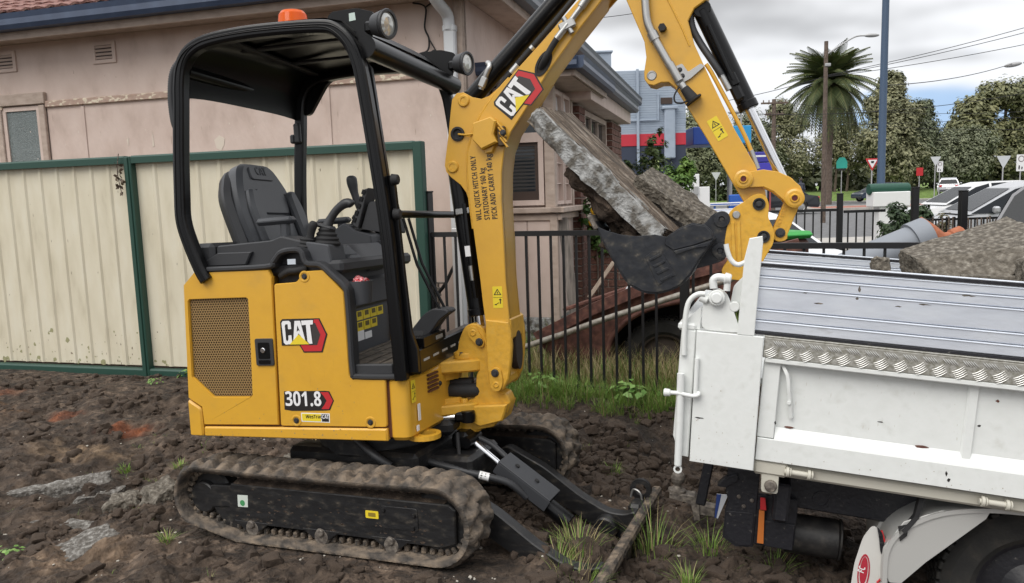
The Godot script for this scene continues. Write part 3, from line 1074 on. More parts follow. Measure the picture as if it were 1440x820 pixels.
	cab.tube(curve([V3(2.30, 3.22, 0.015), V3(2.42, 3.17, 0.02), V3(2.405, 3.0, 0.02), V3(2.44, 2.90, 0.02), V3(2.43, 2.80, 0.03), V3(2.36, 2.77, 0.06)], 6), 0.008, 6)
	cab.tube(curve([V3(2.42, 3.17, 0.02), V3(2.52, 3.22, 0.03), V3(2.60, 3.215, 0.10)], 6), 0.007, 6)
	cab.tube(curve([V3(2.44, 2.90, 0.02), V3(2.50, 2.80, 0.03), V3(2.54, 2.75, 0.05), V3(2.50, 2.79, 0.06), V3(2.47, 2.76, 0.06), V3(2.48, 2.72, 0.05)], 6), 0.006, 6)
	part("cable", cab, M.rubber, t)
	var chips := MB.new()
	chips.extrude([V2(0.13, 2.13), V2(0.19, 2.17), V2(0.25, 2.14), V2(0.24, 2.08), V2(0.20, 2.02), V2(0.15, 2.05)], -0.002, 0.0005)
	chips.extrude([V2(-0.60, 2.10), V2(-0.585, 2.25), V2(-0.575, 2.1)], -0.002, 0.0005)
	chips.extrude([V2(-0.91, 2.18), V2(-0.88, 2.20), V2(-0.89, 2.12)], -0.002, 0.0005)
	part("bare_patch", chips, mat(C(0.62, 0.55, 0.47), 0.9), t)

	specks(t, Rect2(-6.0, 2.66, 8.6, 0.5), -0.0045, 40, V2(0.006, 0.03), mat(C(0.36, 0.28, 0.23), 0.9))
	specks(t, Rect2(-6.0, 1.95, 8.6, 0.6), -0.0025, 60, V2(0.012, 0.020), mat(C(0.62, 0.55, 0.48), 0.9), 1.0, Transform3D(), "bare_specks")
	specks(t, Rect2(-6.0, 1.95, 8.6, 0.6), -0.0025, 30, V2(0.004, 0.05), mat(C(0.38, 0.29, 0.235), 0.9), 1.0, Transform3D(), "stain_runs")
	# bay window at the street corner
	var bay := MB.new()
	bay.box(V3(3.06, 0.80, -1.18), V3(0.62, 1.08, 0.94))
	bay.box(V3(3.06, 1.95, -1.18), V3(0.56, 1.18, 0.88))
	part("bay", bay, M.pink, t)
	var base := MB.new()
	base.box(V3(3.03, 0.14, -1.18), V3(0.66, 0.30, 0.98), 0.01)
	part("plinth", base, M.concrete, t)
	var L := Transform3D(Basis(), V3(0, 0, -0.715))
	for q in [[2.77, 3.10], [3.108, 3.36]]:
		var sh := MB.new()
		sh.box(V3((q[0] + q[1]) * 0.5, 0.80, 0.012), V3(q[1] - q[0], 1.02, 0.014), 0.003)
		part("wall_sheet", sh, M.pink, t, L)
	for q in [[V3(3.375, 0.78, -0.71), V3(0.075, 1.06, 0.075)], [V3(3.345, 1.95, -0.735), V3(0.10, 1.16, 0.10)], [V3(3.345, 1.95, -1.60), V3(0.10, 1.16, 0.08)]]:
		var cnr := MB.new()
		cnr.box(q[0], q[1], 0.006)
		part("corner_post", cnr, M.pink_dark, t)
	var sill := MB.new()
	sill.box(V3(3.10, 1.345, -0.69), V3(0.74, 0.055, 0.13), 0.008)
	sill.box(V3(3.42, 1.345, -1.20), V3(0.14, 0.055, 1.15), 0.008)
	sill.box(V3(3.10, 1.275, -0.705), V3(0.70, 0.06, 0.06), 0.006)
	sill.box(V3(3.385, 1.275, -1.20), V3(0.07, 0.06, 1.05), 0.006)
	part("sill", sill, M.pink_dark, t)
	var wl := window(t, 2.86, 3.235, 1.445, 2.0, Transform3D(Basis(), V3(0, 0, -0.735)), 0.05, M.pink, M.pane, [], 0.05)
	var sash := MB.new()
	sash.ring([V2(2.861, 1.446), V2(3.234, 1.446), V2(3.234, 1.999), V2(2.861, 1.999)], [V2(2.90, 1.53), V2(3.195, 1.53), V2(3.195, 1.965), V2(2.90, 1.965)], 0.0, 0.022)
	part("sash", sash, M.timber_dark, wl)
	for k in 12:
		var bl := MB.new()
		bl.box(V3(3.03, 1.56 + k * 0.035, 0.003), V3(0.325, 0.020, 0.002), 0.0, Basis(Vector3.RIGHT, 0.5))
		part("blind_slat", bl, tri(mat(C(0.10, 0.10, 0.10), 0.6), null), wl)
	window(t, 2.86, 3.235, 2.09, 2.42, Transform3D(Basis(), V3(0, 0, -0.735)), 0.04, M.pink, M.pane, [["v", 3.05, 0.02]], 0.05)
	var R := Transform3D(Basis(Vector3.UP, PI / 2), V3(3.34, 0, 0))    # its x runs along -z
	for q in [[0.82, 1.10], [1.20, 1.48]]:
		window(t, q[0], q[1], 1.43, 1.98, R, 0.035, M.pink, M.pane, [["v", (q[0] + q[1]) * 0.5, 0.012], ["h", 1.6, 0.012], ["h", 1.8, 0.012]], 0.05)
		var lead := window(t, q[0], q[1], 2.09, 2.46, R, 0.035, M.pink, mat(C(0.30, 0.33, 0.35), 0.15), [], 0.05)
		for k in 3:
			var dm := MB.new()
			var cx: float = lerpf(q[0], q[1], (k + 0.5) / 3.0)
			dm.ring(circle2(V2(cx, 2.275), 1.0, 4).map(func(p): return V2(cx + (p.x - cx) * 0.05, 2.275 + (p.y - 2.275) * 0.18)), circle2(V2(cx, 2.275), 1.0, 4).map(func(p): return V2(cx + (p.x - cx) * 0.03, 2.275 + (p.y - 2.275) * 0.13)), 0.0, 0.012)
			part("lead_strip", dm, M.white_decal, lead)
	# flat roof of the bay
	var bs := MB.new()
	bs.box(V3(3.18, 2.565, -1.35), V3(0.90, 0.02, 1.90))
	part("soffit", bs, M.pink_dark, t)
	var bf := MB.new()
	bf.box(V3(3.20, 2.61, -0.435), V3(0.92, 0.11, 0.02), 0.003)
	bf.box(V3(3.655, 2.61, -1.36), V3(0.02, 0.11, 1.86), 0.003)
	bf.box(V3(3.18, 2.655, -1.36), V3(0.94, 0.03, 1.86))
	part("fascia", bf, M.pink_dark, t)
	var bg := MB.new()
	bg.sweep([V3(2.74, 2.665, -0.375), V3(3.70, 2.665, -0.375)], gsec.map(func(q): return V2(-q.x * 0.9, q.y * 0.75)), Vector3.UP)
	part("gutter", bg, M.gutter, t)
	var bg2 := MB.new()
	bg2.sweep([V3(3.70, 2.668, -0.36), V3(3.70, 2.668, -2.30)], gsec.map(func(q): return V2(-q.x * 0.9, q.y * 0.75)), Vector3.UP)
	part("gutter", bg2, M.gutter, t)
	# porch further along the street front
	var pw := MB.new()
	pw.box(V3(3.10, 1.3, -3.4), V3(0.5, 2.6, 3.4))
	part("porch_wall", pw, M.pink_dark, t)
	var pf := MB.new()
	pf.box(V3(3.30, 2.55, -3.2), V3(0.62, 0.16, 3.3), 0.004)
	part("fascia", pf, M.pink, t)
	var pg := MB.new()
	pg.sweep([V3(3.66, 2.69, -1.75), V3(3.66, 2.69, -4.9)], gsec.map(func(q): return V2(-q.x, q.y * 0.8)), Vector3.UP)
	part("gutter", pg, M.gutter_grey, t)
	brick_wall(t, 1.75, 2.10, 0.2, 2.45, Transform3D(Basis(Vector3.UP, PI / 2), V3(3.44, 0, 0)), "pier_brick")
	brick_wall(t, 3.95, 4.85, 0.2, 2.45, Transform3D(Basis(Vector3.UP, PI / 2), V3(3.47, 0, 0)), "pier_brick")
	brick_wall(t, 2.10, 3.95, 0.1, 1.15, Transform3D(Basis(Vector3.UP, PI / 2), V3(3.43, 0, 0)))
	var pwin := window(t, 2.3, 3.8, 1.75, 2.38, Transform3D(Basis(Vector3.UP, PI / 2), V3(3.36, 0, 0)), 0.06, M.pink_dark, M.pane, [["v", 2.8, 0.03], ["v", 3.3, 0.03]], 0.05)
	for k in 3:
		var st := MB.new()
		st.extrude([V2(2.42 + 0.1 * k, 1.95 + 0.1 * k), V2(2.62 + 0.1 * k, 2.0 + 0.1 * k), V2(2.55 + 0.1 * k, 1.86 + 0.12 * k)], 0.0, 0.003)
		part("paper_scrap", st, M.white_decal, pwin)
	# broken lining boards leaning at the corner
	var bd := thing("leaning_board", "grey weathered board leaning on the bay corner", "board", FH * T(V3(3.47, 0.35, -0.74), 0))
	var b1 := MB.new()
	b1.box(V3(0.03, 0.43, 0), V3(0.10, 0.98, 0.014), 0.003, Basis(Vector3.BACK, 0.10))
	part("board", b1, tri(mat(C(0.25, 0.22, 0.2), 0.9), ramp(noise(0.02, 5, 4), [[0.0, C(0.10, 0.09, 0.08)], [1.0, C(0.32, 0.28, 0.25)]], 256), Vector3(4, 0.6, 4)), bd)
# ---------- the mini excavator ----------
const DOT := 0.00073
func decal_pts(p: Array, o: Vector2, k := DOT) -> Array:
	return p.map(func(q): return V2(o.x + (q[0] - 65) * k, o.y - (q[1] - 80) * k))

# maker's mark: white letters on a dark shield with a red edge and a yellow peak
func mark(parent: Node, at: Transform3D, o: Vector2) -> void:
	var d := func(pts: Array, z: float) -> MB:
		var mb := MB.new()
		mb.extrude(decal_pts(pts, o), 0.0, z)
		return mb
	var rim: MB = d.call([[270, 76], [326, 76], [372, 176], [332, 286], [206, 286], [180, 240], [60, 240], [60, 92], [75, 76]], 0.0010)
	part("decal_edge", rim, M.black_decal, parent, at)
	part("decal_red", d.call([[285, 82], [320, 82], [362, 176], [325, 278], [210, 278], [188, 238], [285, 238]], 0.0018), M.red, parent, at)
	part("decal_shield", d.call([[270, 104], [296, 104], [326, 176], [300, 240], [240, 240], [240, 104]], 0.0024), mat(C(0.045, 0.04, 0.038), 0.35), parent, at)
	part("decal_back", d.call([[66, 90], [78, 82], [288, 82], [284, 116], [266, 118], [274, 238], [68, 238]], 0.0030), M.black_decal, parent, at)
	part("letter", d.call([[71, 100], [80, 88], [122, 87], [133, 98], [134, 138], [113, 139], [112, 108], [98, 108], [92, 118], [94, 206], [101, 214], [110, 206], [112, 178], [133, 176], [134, 215], [124, 231], [90, 234], [77, 222]], 0.0037), M.white_decal, parent, at)
	part("letter", d.call([[141, 226], [160, 89], [198, 88], [224, 214], [206, 196], [182, 166]], 0.0037), M.white_decal, parent, at)
	part("letter_hole", d.call([[178, 116], [170, 156], [182, 146], [191, 154]], 0.0042), M.black_decal, parent, at)
	part("letter", d.call([[205, 88], [284, 86], [282, 112], [262, 114], [270, 231], [250, 231], [238, 216], [235, 114], [206, 116]], 0.0037), M.white_decal, parent, at)
	part("decal_peak", d.call([[116, 234], [181, 172], [250, 234]], 0.0042), M.yellow_decal, parent, at)

func lettering(parent: Node, words: String, size: float, at: Transform3D, m: Material, squeeze := 1.0, thick := 0.0008, called := "lettering", bold := true) -> void:
	var tm := TextMesh.new()
	var f := SystemFont.new()
	f.font_names = PackedStringArray(["Droid Sans"])
	f.font_weight = 700 if bold else 400
	tm.font = f
	tm.text = words
	tm.font_size = 64
	tm.pixel_size = size / 46.0
	tm.depth = thick
	tm.curve_step = 4.0
	tm.horizontal_alignment = HORIZONTAL_ALIGNMENT_LEFT
	tm.vertical_alignment = VERTICAL_ALIGNMENT_BOTTOM
	part(called, tm, m, parent, at * Transform3D(Basis.from_scale(V3(squeeze, 1, 1)), V3(0, 0, thick * 0.5)))

# yellow warning label with a triangle over a small pictogram
func warning(parent: Node, at: Transform3D, w: float, h: float) -> void:
	var b := MB.new()
	b.extrude(rrect(0, 0, w, h, w * 0.08), 0.0, 0.0010)
	var o := part("warning_label", b, M.yellow_decal, parent, at)
	var k := MB.new()
	var tc := V2(w * 0.5, h * 0.72)
	var r := w * 0.40
	var o3 := [tc + V2(-r, -r * 0.62), tc + V2(r, -r * 0.62), tc + V2(0, r * 0.95)]
	var i3 := [tc + V2(-r * 0.66, -r * 0.44), tc + V2(r * 0.66, -r * 0.44), tc + V2(0, r * 0.60)]
	k.ring(o3, i3, 0.0, 0.0016)
	k.box(V3(tc.x, tc.y - r * 0.05, 0.001), V3(r * 0.22, r * 0.5, 0.0013))
	k.box(V3(w * 0.5, h * 0.49, 0.001), V3(w * 0.92, w * 0.03, 0.0013))
	k.box(V3(w * 0.28, h * 0.16, 0.001), V3(w * 0.22, w * 0.10, 0.0013))
	k.box(V3(w * 0.50, h * 0.22, 0.001), V3(w * 0.30, w * 0.06, 0.0013), 0.0, Basis(Vector3.BACK, 0.5))
	k.box(V3(w * 0.76, h * 0.28, 0.001), V3(w * 0.10, w * 0.36, 0.0013))
	k.extrude([V2(w * 0.60, h * 0.36), V2(w * 0.92, h * 0.36), V2(w * 0.76, h * 0.45)], 0.0, 0.0016)
	part("pictogram", k, M.black_decal, o)

func bolt(parent: Node, at: Vector3, r: float, axis := Vector3.BACK, called := "bolt", m: Material = null) -> void:
	var b := MB.new()
	b.cyl(at, at + axis * r * 0.35, r * 1.5, r * 1.4, 14, r * 0.1)
	b.cyl(at + axis * r * 0.35, at + axis * r * 0.9, r, r * 0.95, 6)
	part(called, b, m if m else M.plastic, parent)

func boss(mb: MB, at: Vector2, z: float, r: float, h: float, hole := 0.0) -> void:
	mb.lathe([V2(r, 0.0), V2(r, h - 0.004), V2(r - 0.004, h), V2(maxf(hole, r * 0.55), h), V2(maxf(hole, r * 0.5), h - 0.003), V2(0.0, h - (0.006 if hole > 0 else 0.003))], V3(at.x, at.y, z), Vector3.BACK, 22)

func pin(parent: Node, at: Vector2, z: float, r: float, at_xf := Transform3D(), called := "pin_bolt") -> void:
	var b := MB.new()
	b.cyl(V3(at.x, at.y, z), V3(at.x, at.y, z + r * 0.5), r * 1.15, r * 1.05, 16, 0.002)
	b.cyl(V3(at.x, at.y, z + r * 0.5), V3(at.x, at.y, z + r * 0.9), r * 0.7, r * 0.66, 6)
	part(called, b, M.plastic, parent, at_xf)

func hose(parent: Node, path: Array, r: float, m: Material, at := Transform3D(), ribbed := false, called := "hose") -> void:
	var p := curve(path, 22 if ribbed else 8)
	var rr := []
	for i in p.size():
		rr.append(r * (1.0 + (0.16 if ribbed and i % 2 else 0.0)))
	var b := MB.new()
	b.tube(p, rr, 9)
	part(called, b, m, parent, at)

func track(parent: Node, z: float, at: Transform3D) -> void:
	# belt outline: idler and sprocket rounds joined by straight runs
	var loop := []
	for a in circle2(V2(0.600, 0.168), 0.167, 40, -PI / 2, PI / 2): loop.append(a)
	for k in 6: loop.append(V2(lerpf(0.6, -0.60, (k + 1) / 7.0), 0.334 - 0.006 * sin(PI * (k + 1) / 7.0)))
	for a in circle2(V2(-0.625, 0.186), 0.150, 40, PI / 2, PI * 1.30): loop.append(a)
	loop.append(V2(-0.42, 0.0))
	# even steps along it
	var length := 0.0
	for i in loop.size(): length += (loop[(i + 1) % loop.size()] - loop[i]).length()
	var n := 336
	var pts := []
	var i := 0
	var gone := 0.0
	for k in n:
		var want := length * k / n
		while gone + (loop[(i + 1) % loop.size()] - loop[i]).length() < want:
			gone += (loop[(i + 1) % loop.size()] - loop[i]).length()
			i = (i + 1) % loop.size()
		var seg: Vector2 = loop[(i + 1) % loop.size()] - loop[i]
		pts.append(loop[i] + seg * ((want - gone) / maxf(seg.length(), 1e-6)))
	var nrm := []
	for k in n:
		var e: Vector2 = (pts[(k + 1) % n] - pts[(k + n - 1) % n]).normalized()
		nrm.append(V2(e.y, -e.x))
	var no := noise(9.0, 61 + int(z * 10), 4)
	var half := 0.115
	var zs := [-0.115, -0.112, -0.095, -0.075, -0.055, -0.03, -0.012, 0.012, 0.03, 0.055, 0.075, 0.095, 0.112, 0.115]
	var lugs := 42.0
	var rows := []
	for k in n:
		var row := []
		for w in zs:
			var side := 1.0 if w > 0 else -1.0
			var s := lugs * k / n + (0.5 if side > 0 else 0.0) + absf(w) * 3.4
			var ph := absf(fposmod(s, 1.0) - 0.5) * 2.0
			var lug := 1.0 - smoothstep(0.44, 0.66, ph)
			var edge := 1.0 - smoothstep(0.085, 0.114, absf(w))
			var mid := smoothstep(0.0, 0.02, absf(w))
			var h := 0.020 * lug * edge * lerpf(0.35, 1.0, mid)
			var q: Vector2 = pts[k]
			h += 0.009 * no.get_noise_3d(q.x, q.y, w) * edge
			q += nrm[k] * h
			row.append(V3(q.x, q.y, z + w))
		for w in [half - 0.002, 0.03, -0.03, -half + 0.002]:
			var q: Vector2 = pts[k] - nrm[k] * (0.024 + 0.0012 * no.get_noise_3d(pts[k].x * 2.0, pts[k].y * 2.0, w))
			row.append(V3(q.x, q.y, z + w))
		rows.append(row)
	var b := MB.new()
	b.grid(rows, true, true, true)
	# guide lugs on the inside
	for k in range(0, n, 4):
		var e: Vector2 = (pts[(k + 1) % n] - pts[(k + n - 1) % n]).normalized()
		var c: Vector2 = pts[k] - nrm[k] * 0.036
		for s in [-0.042, 0.042]:
			b.box(V3(c.x, c.y, z + s), V3(0.022, 0.030, 0.030), 0.006, Basis(V3(e.x, e.y, 0), V3(-e.y, e.x, 0), Vector3.BACK))
	part("track_belt", b, M.rubber_mud, parent, at)
	# frame with rollers
	var f := MB.new()
	var fp := [V2(-0.47, 0.255), V2(0.655, 0.252), V2(0.687, 0.230), V2(0.681, 0.089), V2(0.614, 0.066), V2(0.088, 0.070), V2(-0.289, 0.072), V2(-0.42, 0.066), V2(-0.494, 0.101)]
	f.extrude(fp, z - 0.045, z + 0.072, 0.008)
	var fo := part("track_frame", f, M.black_mud, parent, at)
	specks(fo, Rect2(-0.45, 0.08, 1.1, 0.16), z + 0.0715, 130, V2(0.016, 0.007), M.clod, 1.6)
	var led := MB.new()
	led.extrude([V2(z + 0.066, 0.254), V2(z - 0.04, 0.300), V2(z - 0.05, 0.25)].map(func(q): return V2(-q.x, q.y)), -0.46, 0.64, 0.004)
	part("dirt_ledge", led, M.clod, fo, Transform3D(Basis(Vector3.UP, PI / 2), Vector3.ZERO))
	var bl := MB.new()
	bl.extrude([V2(-0.60, 0.235), V2(-0.48, 0.240), V2(-0.48, 0.140), V2(-0.605, 0.130)], z - 0.03, z + 0.062, 0.006)
	bl.extrude([V2(-0.60, 0.13), V2(-0.48, 0.14), V2(-0.43, 0.07), V2(-0.46, 0.035), V2(-0.53, 0.04), V2(-0.56, 0.085)], z - 0.03, z + 0.055, 0.006)
	part("motor_bracket", bl, M.black_mud, fo)
	var sp := MB.new()
	sp.cyl(V3(-0.63, 0.185, z - 0.05), V3(-0.63, 0.185, z + 0.03), 0.118, 0.118, 22, 0.01)
	sp.cyl(V3(-0.655, 0.170, z + 0.03), V3(-0.655, 0.170, z + 0.058), 0.078, 0.074, 24, 0.006)
	part("sprocket", sp, M.black_mud, fo)
	var idl := MB.new()
	idl.cyl(V3(0.60, 0.168, z - 0.045), V3(0.60, 0.168, z + 0.045), 0.135, 0.135, 26, 0.012)
	part("idler", idl, M.black_mud, fo)
	for x in [-0.36, 0.02, 0.376]:
		var r := MB.new()
		r.cyl(V3(x, 0.052, z - 0.07), V3(x, 0.052, z + 0.075), 0.040, 0.040, 18, 0.006)
		r.cyl(V3(x, 0.075, z + 0.075), V3(x, 0.075, z + 0.088), 0.020, 0.018, 12, 0.003)
		part("roller", r, M.worn_steel, fo)
		var br := MB.new()
		br.extrude([V2(x - 0.10, 0.085), V2(x + 0.10, 0.085), V2(x + 0.055, 0.052), V2(x + 0.03, 0.036), V2(x - 0.03, 0.036), V2(x - 0.06, 0.055)], z - 0.02, z + 0.074, 0.005)
		part("roller_bracket", br, M.black_mud, fo)
	if z > 0:
		var cp := MB.new()
		cp.extrude(rrect(0.335, 0.128, 0.513, 0.224, 0.012), z + 0.070, z + 0.0765, 0.002)
		for q in [V2(0.352, 0.208), V2(0.497, 0.196), V2(0.49, 0.142)]:
			cp.cyl(V3(q.x, q.y, z + 0.076), V3(q.x, q.y, z + 0.086), 0.009, 0.008, 6)
		part("cover_plate", cp, M.black_mud, fo)
		var st := MB.new()
		st.extrude(rrect(0.258, 0.163, 0.322, 0.196, 0.004), z + 0.070, z + 0.0735)
		part("warning_label", st, M.yellow_decal, fo)
		var sg := MB.new()
		sg.extrude(rrect(0.272, 0.171, 0.308, 0.188, 0.002), z + 0.072, z + 0.0745)
		part("pictogram", sg, mat(C(0.25, 0.18, 0.02), 0.5), fo)
		var s2 := MB.new()
		s2.extrude([V2(-0.431, 0.206), V2(-0.372, 0.208), V2(-0.376, 0.152), V2(-0.433, 0.150)], z + 0.070, z + 0.0735)
		part("white_label", s2, mat(C(0.55, 0.60, 0.55), 0.6), fo)
		var s3 := MB.new()
		s3.extrude(circle2(V2(-0.405, 0.170), 0.014, 12), z + 0.072, z + 0.0745)
		part("pictogram", s3, mat(C(0.05, 0.25, 0.09), 0.6), fo)

func make_digger() -> void:
	var HB := Basis(V3(0.97222, 0.02931, 0.23221), V3(-0.01926, 0.99878, -0.04542), V3(-0.23326, 0.03969, 0.97160)).orthonormalized()
	var t := thing("mini_excavator", "yellow mini excavator with black canopy frame, loading a concrete slab", "excavator", Transform3D(HB, MACHINE))
	var U := Transform3D(Basis(Vector3.UP, deg_to_rad(-8.56)), Vector3.ZERO)
	var B := Transform3D(Basis(Vector3.UP, deg_to_rad(-3.5)), V3(0.5, 0.545, 0.0))
	undercarriage(t, U)
	upper_body(t)
	cab(t)
	boom(t, B)

func undercarriage(t: Node3D, U: Transform3D) -> void:
	track(t, 0.510, U)
	track(t, -0.510, U * T(V3(0.085, 0, 0)))
	var b := MB.new()
	b.box(V3(0, 0.235, 0), V3(0.66, 0.15, 0.94), 0.02)
	b.box(V3(0, 0.31, 0), V3(0.72, 0.10, 0.60), 0.02)
	b.cyl(V3(0, 0.33, 0), V3(0, 0.42, 0), 0.31, 0.31, 36, 0.01)
	b.cyl(V3(0, 0.42, 0), V3(0, 0.475, 0), 0.26, 0.26, 36, 0.005)
	b.box(V3(0.44, 0.24, 0.0), V3(0.26, 0.16, 0.34), 0.02)
	part("undercarriage", b, M.black_mud, t, U)
	# dozer blade: arms, cutting plate across the front, lift cylinder under a guard
	for s in [1.0, -1.0]:
		var a := MB.new()
		a.xf = Transform3D(Basis(), V3(0, 0, 0.32 * s))
		a.extrude(rounded([V2(0.50, 0.22), V2(0.56, 0.25), V2(0.76, 0.150), V2(0.94, 0.020), V2(1.08, -0.055), V2(1.17, -0.060), V2(1.225, -0.035), V2(1.235, -0.10), V2(1.20, -0.20), V2(1.09, -0.19), V2(0.96, -0.105), V2(0.73, 0.03), V2(0.50, 0.13)], 0.04), -0.035, 0.035, 0.008)
		part("blade_arm", a, M.black_mud, t, U)
	var bp := MB.new()
	bp.box(V3(1.247, -0.066, 0.0), V3(0.050, 0.046, 1.40), 0.010)
	bp.extrude([V2(1.232, -0.08), V2(1.205, -0.16), V2(1.205, -0.26), V2(1.25, -0.34), V2(1.27, -0.33), V2(1.23, -0.25), V2(1.23, -0.16), V2(1.26, -0.08)], -0.68, 0.68, 0.003)
	var bo := part("blade", bp, M.rubber_mud, t, U)
	var br := MB.new()
	br.box(V3(1.20, -0.065, -0.42), V3(0.07, 0.06, 0.12), 0.015)
	br.cyl(V3(1.08, -0.12, -0.30), V3(1.08, -0.12, -0.22), 0.060, 0.060, 18, 0.008)
	part("blade_bracket", br, M.black_mud, bo)
	var lug := MB.new()
	lug.lathe([V2(0.03, -0.012), V2(0.055, -0.012), V2(0.055, 0.012), V2(0.03, 0.012), V2(0.03, -0.012)], V3(1.20, -0.005, -0.52), Vector3.BACK, 18)
	part("tie_ring", lug, M.black_mud, bo)
	var hk := MB.new()
	hk.tube(curve([V3(1.16, -0.03, -0.46), V3(1.175, 0.01, -0.46), V3(1.21, 0.0, -0.45), V3(1.22, -0.04, -0.45)], 5), 0.006, 6)
	part("wire_clip", hk, M.steel, bo)
	var cy := MB.new()
	cy.cyl(V3(0.50, 0.355, 0.0), V3(0.66, 0.232, 0.0), 0.017, 0.017, 14)
	part("blade_cylinder_rod", cy, M.chrome, t, U)
	var cb := MB.new()
	cb.cyl(V3(0.64, 0.235, 0.0), V3(0.98, -0.010, 0.0), 0.040, 0.040, 18, 0.004)
	cb.box(V3(0.46, 0.36, 0.0), V3(0.09, 0.09, 0.12), 0.02)
	cb.cyl(V3(0.50, 0.36, -0.07), V3(0.50, 0.36, 0.07), 0.028, 0.028, 14)
	part("blade_cylinder", cb, M.black, t, U)
	var gd := MB.new()
	var dir := V3(0.27, -0.185, 0).normalized()
	var gb := Basis(dir, V3(-dir.y, dir.x, 0), Vector3.BACK)
	gd.box(V3(0.790, 0.197, 0.0), V3(0.30, 0.008, 0.150), 0.002, gb)
	gd.box(V3(0.775, 0.170, 0.074), V3(0.30, 0.055, 0.006), 0.001, gb)
	gd.box(V3(0.775, 0.170, -0.074), V3(0.30, 0.055, 0.006), 0.001, gb)
	var go := part("cylinder_guard", gd, tri(mat(C(0.035, 0.037, 0.042), 0.5), null, Vector3.ONE * 6, bump_fine, 0.15), t, U)
	for k in [-0.07, 0.045]:
		var q: Vector3 = V3(0.79, 0.203, 0.0) + dir * k
		var bb := MB.new()
		bb.cyl(q, q + gb.y * 0.006, 0.012, 0.011, 8)
		part("bolt", bb, M.rubber, go)
	hose(t, [V3(0.50, 0.37, -0.03), V3(0.58, 0.33, -0.045), V3(0.66, 0.27, -0.04), V3(0.70, 0.235, -0.03)], 0.013, M.plastic, U, true)
	hose(t, [V3(0.32, 0.30, 0.18), V3(0.55, 0.25, 0.16), V3(0.72, 0.20, 0.11), V3(0.80, 0.12, 0.07)], 0.016, M.plastic, U, true)
	hose(t, [V3(0.06, 0.42, 0.32), V3(0.17, 0.36, 0.345), V3(0.24, 0.31, 0.33)], 0.018, M.plastic, U, true)
	hose(t, [V3(0.45, 0.40, 0.05), V3(0.49, 0.30, 0.12), V3(0.50, 0.22, 0.10), V3(0.54, 0.17, 0.05)], 0.010, M.rubber, U)
	var clip := MB.new()
	clip.cyl(V3(0.60, 0.238, 0.147), V3(0.645, 0.225, 0.136), 0.0195, 0.0195, 12)
	part("hose_label", clip, M.white_decal, t, U)

func panel(parent: Node, called: String, pts: Array, z0: float, z1: float, m: Material, bev := 0.007, rnd_ := 0.012) -> MeshInstance3D:
	var b := MB.new()
	b.extrude(rounded(pts, rnd_, 3), z0, z1, bev)
	return part(called, b, m, parent)

